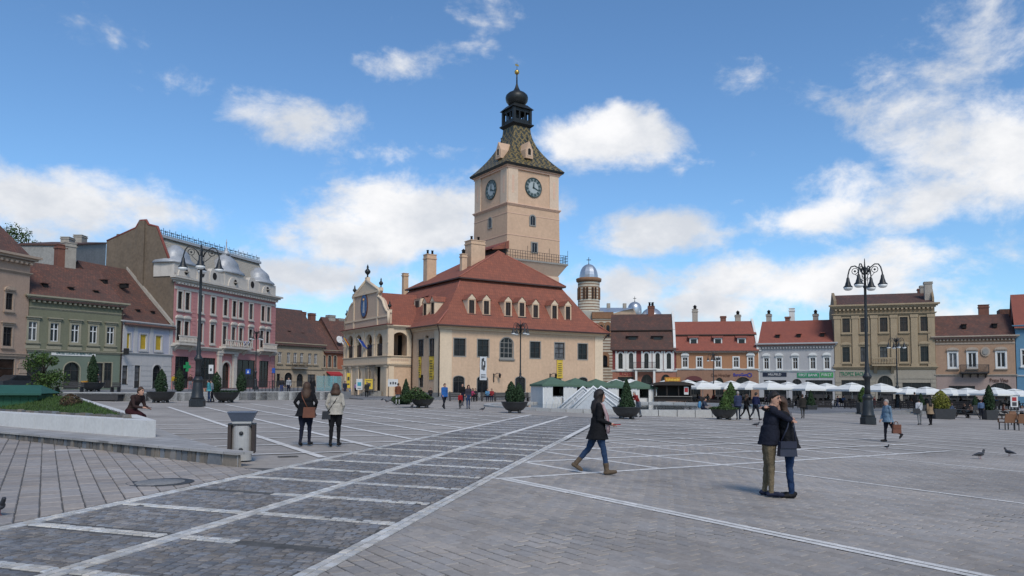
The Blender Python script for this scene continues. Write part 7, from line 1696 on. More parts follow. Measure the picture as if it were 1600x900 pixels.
for k in range(9):
    x, y = -7.2 + k * .5, -6.0 + (k % 3); mb = MB(); mb.tube([(x, y, .25), (x + .12, y - .05, .9), (x + .35, y - .1, 1.15), (x + .6, y - .15, .9), (x + .75, y - .2, .28)], [.012, .014, .018, .016, .01], m_jet, 5); mb.build('water_jet', ft_)
# ---- long dark benches behind the fountain
m_bench = mat('weathered dark timber', (.045, .042, .042), .75, .25, 4)
def bench(px0, px1, Y, label, h=.85):
    a = zp(px0, 615, Y); b = zp(px1, 615, Y + .6); a.z = b.z = G(a.x, Y) ; d = (b - a); L = d.length; o = thing('long_bench', label, 'bench', a, math.atan2(d.y, d.x), 'long dark benches by the fountain')
    for k in range(3): mb = MB(); mb.box(.05, L - .05, .02, .07, .42 + k * .16, .42 + k * .16 + .13, m_bench); mb.build('back_slat', o)
    for k in range(3): mb = MB(); mb.box(.05, L - .05, -.42 + k * .15, -.42 + k * .15 + .12, .38, .43, m_bench); mb.build('seat_slat', o)
    for x in (.2, L / 2, L - .2): mb = MB(); mb.box(x - .05, x + .05, -.4, .01, 0, .375, m_bench); mb.box(x - .05, x + .05, .072, .14, 0, .95, m_bench); mb.build('leg', o)
for i, (a, b, l) in enumerate(((700, 748, 'long dark timber bench nearest the council house corner'), (750, 797, 'long dark timber bench behind the two-cone planter'), (799, 827, 'dark timber bench under the street lamp before the council house'), (829, 866, 'dark timber bench beside the green market tents'))): bench(a, b, 75 + i * 1.2, l)
# ---- green market tents
m_tent = mat('green tent cloth', (.075, .125, .085), .85, .1, 1.5); m_tentw = mat('white tent cloth', (.55, .54, .52), .85, .08, 1.5)
def tent(loc, rz, label):
    o = thing('market_tent', label, 'tent', loc, rz, 'green roofed market tents')
    mb = MB(); e, s = 1.62, 1.9
    for k in range(4):
        c, n_ = [((-e, -e), (e, -e)), ((e, -e), (e, e)), ((e, e), (-e, e)), ((-e, e), (-e, -e))][k]; mb.face([(c[0], c[1], s), (n_[0], n_[1], s), (0, 0, s + .72)], m_tent); mb.face([(c[0], c[1], s - .18), (n_[0], n_[1], s - .18), (n_[0], n_[1], s), (c[0], c[1], s)], m_tent)
    mb.build('canopy', o)
    for x, y in ((-1.5, -1.5), (1.5, -1.5), (1.5, 1.5), (-1.5, 1.5)): mb = MB(); mb.box(x - .03, x + .03, y - .03, y + .03, 0, s, m_bowl); mb.build('pole', o)
    for k, (x0, x1) in enumerate(((-1.5, -.55), (.55, 1.5))):
        mb = MB(); rows = [[(x0 + (x1 - x0) * i / 8, -1.52 + .04 * math.sin(i * 2.2), z) for i in range(9)] for z in (.05, s - .1)]; mb.grid(rows, m_tentw); mb.build('curtain', o)
    mb = MB(); mb.face([(-1.52, 1.5, .05), (-1.52, -1.5, .05), (-1.52, -1.5, s - .1), (-1.52, 1.5, s - .1)], m_tentw); mb.build('side_cloth', o)
    mb = MB(); mb.face([(1.52, -1.5, .05), (1.52, 1.5, .05), (1.52, 1.5, s - .1), (1.52, -1.5, s - .1)], m_tentw); mb.build('side_cloth', o)
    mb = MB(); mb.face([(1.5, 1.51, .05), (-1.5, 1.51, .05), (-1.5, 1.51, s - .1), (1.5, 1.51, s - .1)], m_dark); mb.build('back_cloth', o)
    mb = MB(); mb.box(-1.3, 1.3, -1.2, -.5, .8, .86, m_bench); mb.box(-1.25, 1.25, -1.15, -.55, 0, .8, m_tentw); mb.build('counter', o)
tl_ = ['before the yellow banner', 'second from the yellow banner', 'in the middle of the row', 'second from the dark kiosk', 'next to the dark kiosk']
for i, px in enumerate((862, 899, 931, 963, 995)):
    Y = 71 + i * 2.2; q = zp(px, 610, Y); tent((q.x, q.y, G(q.x, Y) - .02), R(20), 'green roofed market tent with white curtains, ' + tl_[i])
# ---- dark kiosk wagon
q = zp(1050, 610, 79); kz = G(q.x, 79); m_kw = mat('black brown boards', (.022, .016, .013), .7, .25, 3); m_amb = mat('amber sign', (.42, .16, .02), .6, .35, 6); m_ambl = mat('amber letters', (.65, .42, .06), .6, .1)
ko = thing('kiosk_wagon', 'dark wooden kiosk wagon on wheels with an amber roof sign', 'kiosk', (q.x, q.y, kz), R(-6))
mb = MB(); mb.box(-1.9, 1.9, -.8, .8, .55, 1.1, m_kw); mb.box(-1.9, -1.75, -.8, .8, 1.1, 2.2, m_kw); mb.box(1.75, 1.9, -.8, .8, 1.1, 2.2, m_kw); mb.box(-1.75, 1.75, .65, .8, 1.1, 2.2, m_kw)
for x in (-.6, .6): mb.box(x - .05, x + .05, -.8, -.7, 1.1, 2.2, m_kw)
mb.build('body', ko)
for i in range(12): mb = MB(); x = -1.88 + i * .315; mb.box(x, x + .29, -.825, -.802, .57, 1.02, m_kw); mb.build('board', ko)
mb = MB(); arc = [(2.25 * math.cos(math.pi * k / 12), 2.2 + .42 * math.sin(math.pi * k / 12)) for k in range(13)]; mb.xz(arc, -1.1, 1.0, m_kw, True); mb.build('roof', ko)
mb = MB(); mb.box(-1.95, 1.95, -1.05, -.8, 1.02, 1.07, m_greyfr); mb.build('counter', ko)
mb = MB(); mb.box(-.85, .75, -1.05, -.95, 2.5, 3.05, m_amb); sg = mb.build('sign', ko)
mb = MB(); rnd = random.Random(2); x = -.7
for k in range(9): mb.box(x, x + .1, -1.07, -1.052, 2.62 + rnd.uniform(0, .06), 2.86 + rnd.uniform(0, .08), m_ambl); x += .155
mb.build('lettering', sg)
mb = MB(); mb.box(1.15, 1.6, -.86, -.83, 1.25, 2.05, m_tentw); mb.box(1.2, 1.55, -.87, -.861, 1.5, 1.95, m_redaw); mb.build('poster', ko)
for x in (-1.3, 1.35):
    mb = MB(); mb.M = Matrix.Translation((x, -.72, .36)) @ Matrix.Rotation(R(90), 4, 'X'); rim = [(.34 * math.cos(2 * math.pi * k / 20), .34 * math.sin(2 * math.pi * k / 20), 0) for k in range(21)]; mb.tube(rim, .04, m_kw, 6)
    for k in range(8): a = 2 * math.pi * k / 8; mb.tube([(0, 0, 0), (.33 * math.cos(a), .33 * math.sin(a), 0)], .02, m_kw, 4)
    mb.build('wheel', ko)
mb = MB(); mb.tube([(1.8, 0, .5), (2.5, 0, .42)], .04, m_kw); mb.build('drawbar', ko)
# ---- white parasols
m_par = mat('white parasol cloth', (.66, .655, .62), .85, .06, 1.2)
def parasol():
    o = thing('parasol', '', 'parasol', group='white cafe parasols'); W = 1.75; s = 2.08; mb = MB()
    cr = [(-W, -W), (W, -W), (W, W), (-W, W)]
    for k in range(4):
        a, b = cr[k], cr[(k + 1) % 4]; m_ = ((a[0] + b[0]) / 2 * 1.0, (a[1] + b[1]) / 2 * 1.0)
        ia, ib = (a[0] * .22, a[1] * .22), (b[0] * .22, b[1] * .22)
        mid_ = lambda p, t, dz: (p[0] * t, p[1] * t)
        for (p, q2) in ((a, m_), (m_, b)):
            rows = []
            for t, z in ((1.0, 0), (.75, .17), (.5, .36), (.22, .62)):
                sag = .04 if q2 is m_ or p is m_ else 0
                rows.append([(p[0] * t, p[1] * t, s + z - (.05 * (1 - abs(t - .6)) if p is m_ else 0)), (q2[0] * t, q2[1] * t, s + z - (.05 * (1 - abs(t - .6)) if q2 is m_ else 0))])
            mb.grid(rows, m_par, False)
        mb.face([(a[0], a[1], s - .22), (b[0], b[1], s - .22), (b[0], b[1], s), (a[0], a[1], s)], m_par)
    mb.build('canopy', o); mb = MB(); mb.frustum(-.5, .5, -.5, .5, s + .6, -.02, .02, -.02, .02, s + .82, m_par); mb.build('vent_cap', o)
    mb = MB(); mb.lathe([(.035, 0), (.03, s + .75)], m_bowl, 8); mb.build('pole', o); mb = MB(); mb.box(-.35, .35, -.35, .35, 0, .1, m_greyfr); mb.build('foot', o)
    for k in range(4): mb = MB(); a = cr[k]; mb.tube([(0, 0, s - .3), (a[0] * .5, a[1] * .5, s + .3)], .015, m_bowl, 4); mb.build('strut', o)
    return o
PX = [(1074, 593.5, 98), (1098, 595, 95), (1118, 595, 98), (1142, 595, 95), (1171, 595.5, 94), (1202, 595, 92), (1231, 597, 93), (1262, 597, 91), (1291, 599, 92), (1331, 598, 88), (1376, 599, 87), (1419, 604.5, 86), (1447, 604.5, 85), (1484, 606.5, 84), (1511, 606.5, 83), (1554, 605.5, 80), (1584, 608.5, 80), (962, 592.5, 97), (985, 592.5, 98), (1040, 594, 97)]
wh_ = ['before the dark red door canopy of the orange house', 'between the red door canopy and the arched cafe sign', 'under the arched cafe sign of the orange house', 'left of the blue lettering on the orange house', 'under the blue lettering of the orange house', 'at the seam of the orange and white houses', 'under the black shop sign of the white house', 'beside the arched door of the white house', 'under the bright green sign of the white house', 'under the green letters of the olive house', 'before the arched portal of the olive house', 'beside the far lamp before the olive house', 'at the corner of the olive and peach houses', 'before the wide shop window of the peach house', 'under the iron balcony of the peach house', 'before the wide arch of the peach house', 'before the sky blue house', 'peeping above the green tents before the maroon house', 'behind the green tents at the maroon house', 'behind the amber kiosk sign']
p0_ = parasol()
for i, (px, py, Y) in enumerate(PX):
    t_ = zp(px, py, Y); gz = RZ if i < 17 else RZ; h = t_.z - gz; sc = max(.78, min(1.15, h / 2.9)); o = p0_ if i == 0 else dup(p0_)
    o.location = (t_.x, t_.y, gz + .03); o.rotation_euler = (0, 0, R(12 + (i * 37 % 11))); o.scale = (1.2, 1.2, sc); o['label'] = 'square white parasol ' + wh_[i]
# ---- cafe furniture under the parasols
m_wick = mat('brown wicker', (.19, .095, .052), .8, .25, 30, .3, 60); m_cdark = mat('dark cafe wood', (.03, .024, .022), .6, .25, 4)
def mk_table():
    o = thing('cafe_table', '', 'table', group='cafe tables on the terrace'); mb = MB(); mb.box(-.4, .4, -.4, .4, .71, .75, m_cdark); mb.build('table_top', o)
    for x, y in ((-.33, -.33), (.33, -.33), (.33, .33), (-.33, .33)): mb = MB(); mb.box(x - .025, x + .025, y - .025, y + .025, 0, .71, m_cdark); mb.build('leg', o)
    return o
def mk_chair(mt, leg, name='cafe_chair', grp='cafe chairs on the terrace', big=0):
    o = thing(name, '', 'chair', group=grp); w = .24 + big * .05; mb = MB(); mb.box(-w, w, -.24, .24, .42, .48, mt); mb.build('seat', o)
    mb = MB(); rows = [[(-w - .01, .22, .44), (w + .01, .22, .44)], [(-w - .03, .27, .7), (w + .03, .27, .7)], [(-w - .02, .32, .95), (w + .02, .32, .95)]]; mb.grid(rows, mt, True); rows = [[(p[0], p[1] + .035, p[2]) for p in reversed(r)] for r in rows]; mb.grid(rows, mt, True); mb.box(-w - .03, w + .03, .3, .36, .93, .98, mt); mb.build('backrest', o)
    for s in (-1, 1): mb = MB(); mb.box(s * (w + .02) - .03, s * (w + .02) + .03, -.24, .3, .64, .69, mt); mb.box(s * (w + .02) - .025, s * (w + .02) + .025, -.24, -.18, .44, .64, mt); mb.build('armrest', o)
    for x, y in ((-w + .03, -.21), (w - .03, -.21), (w - .03, .22), (-w + .03, .22)): mb = MB(); mb.box(x - .02, x + .02, y - .02, y + .02, 0, .42, leg); mb.build('leg', o)
    return o
t0 = mk_table(); c0 = mk_chair(m_cdark, m_iron2); rnd = random.Random(31); first = [1, 1]
seats = []
for i, (px, py, Y) in enumerate(PX[:17]):
    for k in (-1, 1):
        q = zp(px + k * 9, 610, Y + rnd.uniform(-1.2, .6)); loc = (q.x, q.y, RZ + .025)
        t_ = t0 if first[0] else dup(t0); first[0] = 0; t_.location = loc; t_.rotation_euler = (0, 0, rnd.uniform(-.2, .2)); t_['label'] = 'dark cafe table ' + wh_[i]
        for j in range(2):
            a = rnd.uniform(0, .5) + math.pi * j + (math.pi / 2 if k > 0 else 0); cl_ = (q.x + .72 * math.sin(a), q.y - .72 * math.cos(a), RZ + .025)
            c_ = c0 if first[1] else dup(c0); first[1] = 0; c_.location = cl_; c_.rotation_euler = (0, 0, a + math.pi); c_['label'] = 'dark cafe chair ' + wh_[i]; seats.append((cl_, a + math.pi))
for g_ in ((1090, 1130), (1150, 1185), (1205, 1240), (1245, 1300), (1318, 1340), (1364, 1398), (1405, 1432), (1446, 1463), (1486, 1520)):
    a = zp(g_[0], 625, 82); b = zp(g_[1], 625, 80.5); d = b - a; L = d.length; o = thing('terrace_screen', 'low dark slatted screen along the cafe terrace edge, ' + {1090: 'before the orange house', 1150: 'below the blue lettering', 1205: 'below the black shop sign', 1245: 'below the green bank signs', 1318: 'below the green letters', 1364: 'before the arched portal', 1405: 'beside the far lamp', 1446: 'behind the yellow-green conifer', 1486: 'before the peach house'}[g_[0]], 'screen', (a.x, a.y, RZ + .02), math.atan2(d.y, d.x), 'slatted terrace screens')
    for k in range(4): mb = MB(); mb.box(0, L, -.02, .02, .12 + k * .2, .28 + k * .2, m_cdark); mb.build('slat', o)
    for x in (.1, L / 2, L - .1): mb = MB(); mb.box(x - .04, x + .04, .021, .08, 0, .98, m_cdark); mb.build('post', o)
# wicker chairs at the right edge, dark picnic sets before the steps
w0 = None
for i, (px, py, rz) in enumerate(((1573, 671.5, 185), (1597, 672.5, 172), (1590, 664, 20), (1622, 671, 180))):
    q = gp(px, py)
    if w0 is None: w0 = mk_chair(m_wick, m_iron2, 'wicker_chair', 'brown wicker chairs at the edge of the square', 1); o = w0
    else: o = dup(w0)
    o.location = q; o.rotation_euler = (0, 0, R(rz)); o['label'] = ['brown wicker chair standing nearest the pigeons', 'brown wicker chair beside the one nearest the pigeons', 'brown wicker chair facing across the low table', 'brown wicker chair behind its two neighbours'][i]; o.scale = (1.1, 1.1, 1.0)
def picnic(px, py, label):
    q = gp(px, py); o = thing('picnic_table', label, 'table', q, R(15), 'dark picnic tables before the steps')
    for k in range(4): mb = MB(); mb.box(-.9, .9, -.36 + k * .18, -.2 + k * .18, .72, .76, m_cdark); mb.build('top_board', o)
    for s in (-1, 1):
        mb = MB(); mb.box(-.9, .9, s * .75 - .13, s * .75 + .13, .42, .46, m_cdark); mb.build('seat_board', o)
        mb = MB(); mb.tube([(s * .65, -.7, 0), (s * .65, -.2, .72)], .035, m_cdark, 5); mb.tube([(s * .65, .7, 0), (s * .65, .2, .72)], .035, m_cdark, 5); mb.tube([(s * .65, -.85, .4), (s * .65, .85, .4)], .035, m_cdark, 5); mb.build('trestle', o)
for px, py, l in ((1492, 652, 'dark picnic table beside the yellow-green conifer'), (1512, 653, 'dark picnic table where people sit before the tall dark cone'), (1566, 655, 'dark picnic table beside the tall dark cone'), (1592, 655, 'dark picnic table behind the wicker chairs')): picnic(px, py, l)
# ---- railings, glass screens, boards, signs on the raised street
def fence(px0, px1, Y, label):
    a = zp(px0, 605, Y); b = zp(px1, 605, Y + 1.5); d = b - a; L = d.length; o = thing('iron_railing', label, 'railing', (a.x, a.y, TZ), math.atan2(d.y, d.x), 'iron railings of the raised street')
    n = int(L / .35)
    for k in range(n + 1): mb = MB(); x = L * k / n; r = .035 if k % 5 == 0 else .018; mb.box(x - r, x + r, -r, r, 0, 1.0 if k % 5 else 1.1, m_iron2); mb.build('bar', o)
    for z in (.12, .92): mb = MB(); mb.box(0, L, -.025, .025, z, z + .05, m_iron2); mb.build('rail', o)
fence(398, 432, 71, 'black iron railing on the raised street before the pink house'); fence(434, 484, 72.5, 'black iron railing on the raised street before the cream arcade')
m_tglass = None
def tglass():
    mt, nt, p_ = nodes('teal glass'); p_.inputs['Base Color'].default_value = (.25, .42, .42, 1); p_.inputs['Roughness'].default_value = .08; p_.inputs['Alpha'].default_value = .45; n = N(nt, 'ShaderNodeTexNoise', {'Scale': 2.0}); nt.links.new(N(nt, 'ShaderNodeMapRange', {0: n.outputs['Fac'], 3: .05, 4: .15}).outputs[0], p_.inputs['Roughness']); return mt
m_tglass = tglass()
a = zp(494, 605, 82); b = zp(533, 605, 85); d = b - a; o = thing('glass_screen', 'greenish glass wind screen at the end of the side street', 'screen', (a.x, a.y, TZ - .1), math.atan2(d.y, d.x)); L = d.length
for k in range(3): mb = MB(); mb.box(L * k / 3 + .04, L * (k + 1) / 3 - .04, -.01, .01, .1, 1.75, m_tglass); mb.build('pane', o)
for k in range(4): mb = MB(); x = L * k / 3; mb.box(x - .03, x + .03, -.03, .03, 0, 1.8, m_steel); mb.build('post', o)
def board(name, label, px0, px1, py0, py1, Y, mt, marks=(), legs=0.0, gz=.28, cat='board'):
    a = zp(px0, py1, Y); b = zp(px1, py0, Y); w = b.x - a.x; h = b.z - a.z; o = thing(name, label, cat, ((a.x + b.x) / 2, Y, gz))
    z0 = a.z - gz; mb = MB(); mb.box(-w / 2, w / 2, -.03, .03, z0, z0 + h, mt); mb.build('panel', o)
    for s in (-1, 1): mb = MB(); mb.box(s * w * .42 - .03, s * w * .42 + .03, .031, .08, 0, z0 + h * .9, m_iron2); mb.build('post', o)
    for (xa, xb, za, zb, m2) in marks: mb = MB(); mb.box(w * xa, w * xb, -.04, -.031, z0 + h * za, z0 + h * zb, m2); mb.build('print', o)
ink = m_ink
board('info_board', 'white information board on posts at the loggia corner', 606, 622, 592.5, 604, 82, m_tentw, [(-.3, -.15, .3, .6, ink), (-.05, .1, .3, .65, ink), (.18, .34, .3, .6, ink)])
board('poster_panel', 'yellow upright poster panel at the loggia arcade', 541.5, 547.5, 583, 606, 92, m_yban, [(-.3, .3, .2, .3, ink), (-.3, .3, .5, .75, ink)])
board('poster_panel', 'white and blue poster panel at the loggia arcade', 556.5, 566.5, 592, 609, 89, m_tentw, [(-.3, .3, .35, .7, m_cy), (-.3, .3, .1, .15, ink)])
board('poster_panel', 'yellow poster panel with dark arch beside the arcade steps', 569.5, 582.5, 592, 608, 88, m_yban, [(-.2, .25, .25, .6, ink), (-.35, .35, .8, .85, ink)])
board('poster_panel', 'cyan lit poster panel beside the red awning', 516, 526.5, 588, 605, 118, m_cy, [(-.3, .3, .2, .45, ink)], gz=TZ)
board('notice_sign', 'white upright notice sign before the pink house', 326, 333.5, 570, 584, 78, m_tentw, [(-.2, .2, .3, .6, ink)], gz=TZ, cat='sign')
m_sblue = mat('road sign blue', (.015, .07, .32), .5, .05)
board('crossing_sign', 'square blue crossing sign on a post before the pink house', 384, 391.5, 576.5, 584.5, 74, m_sblue, [(-.22, .22, .2, .35, m_lit), (-.1, .1, .35, .7, m_lit)], gz=TZ, cat='sign')
board('parking_sign', 'blue sign at the corner of the pink and cream houses', 425, 430, 575, 583, 100, m_sblue, [], gz=TZ, cat='sign')
board('menu_board', 'framed dark menu board at the cafe before the peach house', 1579, 1590, 619, 636, 66, m_tentw, [(-.3, .3, .1, .45, ink), (-.3, .3, .55, .9, m_redaw)], gz=-1.2)
# dark timber deck bench by the planter
pz = at_z(152, 627, .35); o = thing('deck_bench', 'wide dark timber deck bench beyond the white bench wall', 'bench', (pz.x, pz.y, .32), R(-4)); 
for k in range(6): mb = MB(); mb.box(-1.6, 1.6, k * .22, k * .22 + .2, .5, .56, m_bench); mb.build('slat', o)
for x in (-1.4, 0, 1.4): mb = MB(); mb.box(x - .06, x + .06, .05, 1.2, 0, .5, m_bench); mb.build('leg', o)
mb = MB(); mb.box(-1.58, 1.58, .0, .04, .1, .49, m_bench); mb.build('front_board', o)
for (px0, px1, Y, l) in ((85, 128, 62, 'dark street bench before the arched green doorway'), (172, 186, 64, 'dark street bench between the green and lilac houses')):
    a = zp(px0, 606, Y); b = zp(px1, 606, Y); o = thing('street_bench', l, 'bench', (a.x, a.y, TZ), 0); L = b.x - a.x
    for k in range(3): mb = MB(); mb.box(0, L, .3, .34, .45 + k * .13, .55 + k * .13, m_bench); mb.build('back_slat', o)
    mb = MB(); mb.box(0, L, -.1, .28, .4, .45, m_bench); mb.build('seat', o)
    for x in (.1, L - .1): mb = MB(); mb.box(x - .04, x + .04, -.08, .38, 0, .4, m_iron2); mb.build('leg', o)
# parked car by the green house
pz = zp(30, 600, 69); o = thing('parked_car', 'dark grey parked car half hidden by the young tree', 'car', (pz.x, pz.y, TZ), R(70)); m_carp = mat('dark car paint', (.03, .033, .038), .3, .1, 3, metal=.3, spec=.6); m_tyre = mat('tyre', (.02, .02, .02), .9, .1)
prof = [(-2.1, .3), (2.1, .3), (2.15, .62), (2.0, .82), (1.15, .92), (.55, 1.4), (-.9, 1.45), (-1.6, .98), (-2.1, .9)]
mb = MB(); mb.prism([(x, .82, z) for x, z in prof], (0, -1.64, 0), m_carp); mb.build('body', o)
for s in (-1, 1): mb = MB(); mb.prism([(1.0, s * .825 + .005, .95), (.5, s * .825 + .005, 1.34), (-.85, s * .825 + .005, 1.38), (-1.35, s * .825 + .005, .98)], (0, -.01, 0), m_glass); mb.build('side_window', o)
mb = MB(); mb.face([(1.17, -.7, .94), (1.17, .7, .94), (.6, .62, 1.37), (.6, -.62, 1.37)], m_glass); mb.build('windscreen', o)
for x in (-1.35, 1.35):
    for s in (-1, 1):
        mb = MB(); mb.M = Matrix.Translation((x, s * .78, .32)) @ Matrix.Rotation(R(90), 4, 'X'); mb.lathe([(.001, -.1), (.3, -.1), (.32, -.05), (.32, .05), (.3, .1), (.001, .1)], m_tyre, 18); w_ = mb.build('wheel', o); mb = MB(); mb.M = Matrix.Translation((x, s * .885, .32)) @ Matrix.Rotation(R(90), 4, 'X'); mb.lathe([(.001, -.01), (.19, -.01), (.19, .01), (.001, .01)], m_steel, 14); mb.build('rim', w_)
for s in (-1, 1): mb = MB(); mb.box(2.0, 2.13, s * .6 - .18, s * .6 + .18, .62, .76, m_bowl); mb.build('headlight', o)
# ================================================================== people and pigeons
from mathutils.bvhtree import BVHTree
_cl = {}
def cloth(c, rough=.9):
    k = tuple(round(x, 3) for x in c)
    if k not in _cl: _cl[k] = mat('cloth %s' % (k,), tuple(x * .8 for x in c), rough, .28, 6, .35, 25, spec=.15)
    return _cl[k]
SKIN = mat('skin', (.42, .23, .16), .6, .08, 8); BLK = (.012, .012, .014); NAVY = (.014, .017, .034); DEN = (.03, .055, .12); KHA = (.19, .145, .09); GRY = (.12, .12, .125); WHT = (.52, .51, .49); BRN = (.09, .04, .022); TAN = (.30, .21, .13); RED = (.32, .02, .025); BLU = (.03, .12, .35); TEA = (.08, .33, .36)
HB = mat('dark hair', (.018, .012, .010), .6, .25, 25, .5, 60); HBR = mat('brown hair', (.06, .03, .016), .6, .25, 25, .5, 60); HG = mat('grey hair', (.28, .25, .23), .7, .2, 25, .4, 60)
SHOE = cloth((.02, .018, .018), .6)
def loft(mb, rings, mt, n=14):
    """rings: (centre, rx, ry[, tilt])"""
    rows = []
    for c, rx, ry in rings: c = Vector(c); rows.append([(c.x + rx * math.cos(2 * math.pi * k / n), c.y + ry * math.sin(2 * math.pi * k / n), c.z) for k in range(n)])
    mb.grid(rows, mt, True, True, True)
def limb(mb, pts, mt, n=10):
    """tapered limb with rounded ends: (point, radius)"""
    P, Rr = [Vector(p) for p, r in pts], [r for p, r in pts]; d0 = (P[0] - P[1]).normalized(); d1 = (P[-1] - P[-2]).normalized()
    P = [P[0] + d0 * Rr[0] * .9, P[0] + d0 * Rr[0] * .5] + P + [P[-1] + d1 * Rr[-1] * .5, P[-1] + d1 * Rr[-1] * .9]; Rr = [Rr[0] * .35, Rr[0] * .85] + Rr + [Rr[-1] * .85, Rr[-1] * .35]
    mb.tube(P, Rr, mt, n)
def remesh(mb, vox, name):
    me = mb.mesh('src'); ob = bpy.data.objects.new('src', me); col.objects.link(ob); md = ob.modifiers.new('r', 'REMESH'); md.mode = 'VOXEL'; md.voxel_size = vox; md.use_smooth_shade = True
    sm = ob.modifiers.new('s', 'SMOOTH'); sm.factor = .5; sm.iterations = 2
    dg = bpy.context.evaluated_depsgraph_get(); out_ = bpy.data.meshes.new_from_object(ob.evaluated_get(dg)); out_.name = name
    bv = BVHTree.FromPolygons([v.co for v in me.vertices], [list(p.vertices) for p in me.polygons]); src = [p.material_index for p in me.polygons]
    out_.materials.clear()
    for mt in mb.mats: out_.materials.append(mt)
    vm = []
    for v in out_.vertices: i = bv.find_nearest(v.co)[2]; vm.append(src[i] if i is not None else 0)
    for p in out_.polygons: p.material_index = vm[p.vertices[0]]; p.use_smooth = True
    if vox < .02:                        # folds and creases of the cloth
        nr = [v.normal.copy() for v in out_.vertices]; co = []
        for v, n_, k in zip(out_.vertices, nr, vm):
            c = v.co.copy()
            if mb.mats[k] is not SKIN: c = c + n_ * (.011 * noise.noise(Vector((c.x * 7, c.y * 7 + c.z * 4, c.z * 11))) + .005 * noise.noise(c * 31))
            co += c[:]
        out_.vertices.foreach_set('co', co); out_.update()
    bpy.data.objects.remove(ob); bpy.data.meshes.remove(me); return out_
def rx(v, a): return Vector((v[0], v[1] * math.cos(a) - v[2] * math.sin(a), v[1] * math.sin(a) + v[2] * math.cos(a)))
def person(label, loc, rz, H=1.72, legs=((14, 8), (-12, 20)), arms=((10, 8, 15, 0), (-8, 8, 15, 0)), lean=3, top=BLK, bot=DEN, hair='short', hm=None, hem=.0, flare=.05, vox=.03, sit=None, shoe=None, head=0, group='people on the square', fat=1.1, fem=0, boots=0):
    """faces -y; legs (pitch,knee), arms (pitch,spread,elbow,inward) for left(-x) and right(+x); returns root and hand points"""
    s = H / 1.75; mt, mb_, ms = cloth(top), cloth(bot), shoe or SHOE; near = vox < .02; b = MB(); L = R(lean)
    hipz = .92; fw = .9 if fem else 1.0
    sp = lambda x, y, z: (lambda v: Vector((v.x, v.y, v.z + hipz)))(rx((x, y, z - hipz), L))      # torso point, leaning about the hip
    low = []
    for sx, (pt, kn) in zip((-1, 1), legs):
        h = Vector((sx * .088, 0, hipz)); a = R(pt); k = h + Vector((sx * .01, -math.sin(a), -math.cos(a))) * .44; a2_ = R(pt - kn); f = k + Vector((0, -math.sin(a2_), -math.cos(a2_))) * .41
        limb(b, [(h, .098 * fat), (h.lerp(k, .4), .085 * fat), (k, .058), (k.lerp(f, .3), .058), (f, .042)], mb_); tl = R(pt - kn) * .8 if sit is None else 0
        toe = f + rx((sx * .02, -.17, -.045), -tl) ; heel = f + rx((0, .04, -.045), -tl); limb(b, [(heel, .042), (f.lerp(toe, .5) + Vector((0, 0, -.02)), .046), (toe, .036)], ms); low += [heel.z - .04, toe.z - .036]
        if boots: limb(b, [(f, .052), (f.lerp(k, .33), .057)], ms)
    loft(b, [(sp(0, 0, .86), .10 * fat, .09), (sp(0, .01, .93), .165 * fat, .125 * fat)] + [(sp(0, .0, 1.0), .165 * fat, .12 * fat)], mb_)
    sh = .165 * fw
    loft(b, [(sp(0, 0, .97), .15 * fat, .11 * fat), (sp(0, 0, 1.1), .145 * fat * fw, .11 * fat), (sp(0, -.01, 1.25), .17 * fat * fw, .125 * fat), (sp(0, 0, 1.38), .18 * fw, .11), (sp(0, .0, 1.45), .12, .08), (sp(0, 0, 1.49), .06, .06)], mt)
    limb(b, [(sp(-sh, 0, 1.41), .065), (sp(sh, 0, 1.41), .065)], mt)
    if hem: loft(b, [(sp(0, .0, 1.15), .16 * fat * fw, .13 * fat), (sp(0, 0, .95), .185 * fat, .15 * fat), (Vector(sp(0, 0, .9)).lerp(Vector((0, .01, hem)), .5), .19 * fat + flare * .5, .155 * fat + flare * .5), (Vector((0, .015, hem)), .195 * fat + flare, .16 * fat + flare)], mt)
    hd = sp(0, -.02, 1.6); hd = hd + Vector((0, -.012, 0)); Q = Matrix.Rotation(R(head), 3, 'Z'); hp = lambda x, y, z: hd + Q @ Vector((x, y, z))
    limb(b, [(sp(0, .01, 1.46), .055), (hd + Vector((0, .015, -.06)), .05)], SKIN)
    loft(b, [(hp(0, -.025, -.125), .03, .035), (hp(0, -.02, -.105), .05, .06), (hp(0, -.005, -.06), .065, .08), (hp(0, 0, 0), .074, .092), (hp(0, .005, .06), .07, .088), (hp(0, .01, .1), .045, .055), (hp(0, .01, .115), .01, .015)], SKIN)
    limb(b, [(hp(0, -.09, .0), .010), (hp(0, -.105, -.03), .014)], SKIN)
    for sx in (-1, 1): limb(b, [(hp(sx * .076, .01, .01), .014), (hp(sx * .074, .012, -.03), .01)], SKIN, 6)
    hands = []
    for sx, (pt, spd, el, inw) in zip((-1, 1), arms):
        S = sp(sx * (sh + .015), 0, 1.41); a = R(pt) + L * .5; q = R(spd); d = Vector((sx * math.sin(q), -math.sin(a) * math.cos(q), -math.cos(a) * math.cos(q))); E = S + d * .29; a2_ = a + R(el); q2 = R(inw); d2 = Vector((-sx * math.sin(q2), -math.sin(a2_) * math.cos(q2), -math.cos(a2_) * math.cos(q2))); Wp = E + d2 * .245
        limb(b, [(S, .064), (S.lerp(E, .5), .055), (E, .046), (E.lerp(Wp, .4), .044), (Wp, .034)], mt); Hc = Wp + d2 * .075
        side = d2.cross(Vector((0, 0, 1))); side = side.normalized() if side.length > .1 else Vector((1, 0, 0)); up_ = side.cross(d2)
        limb(b, [(Wp, .028), (Hc, .033)], SKIN, 8)
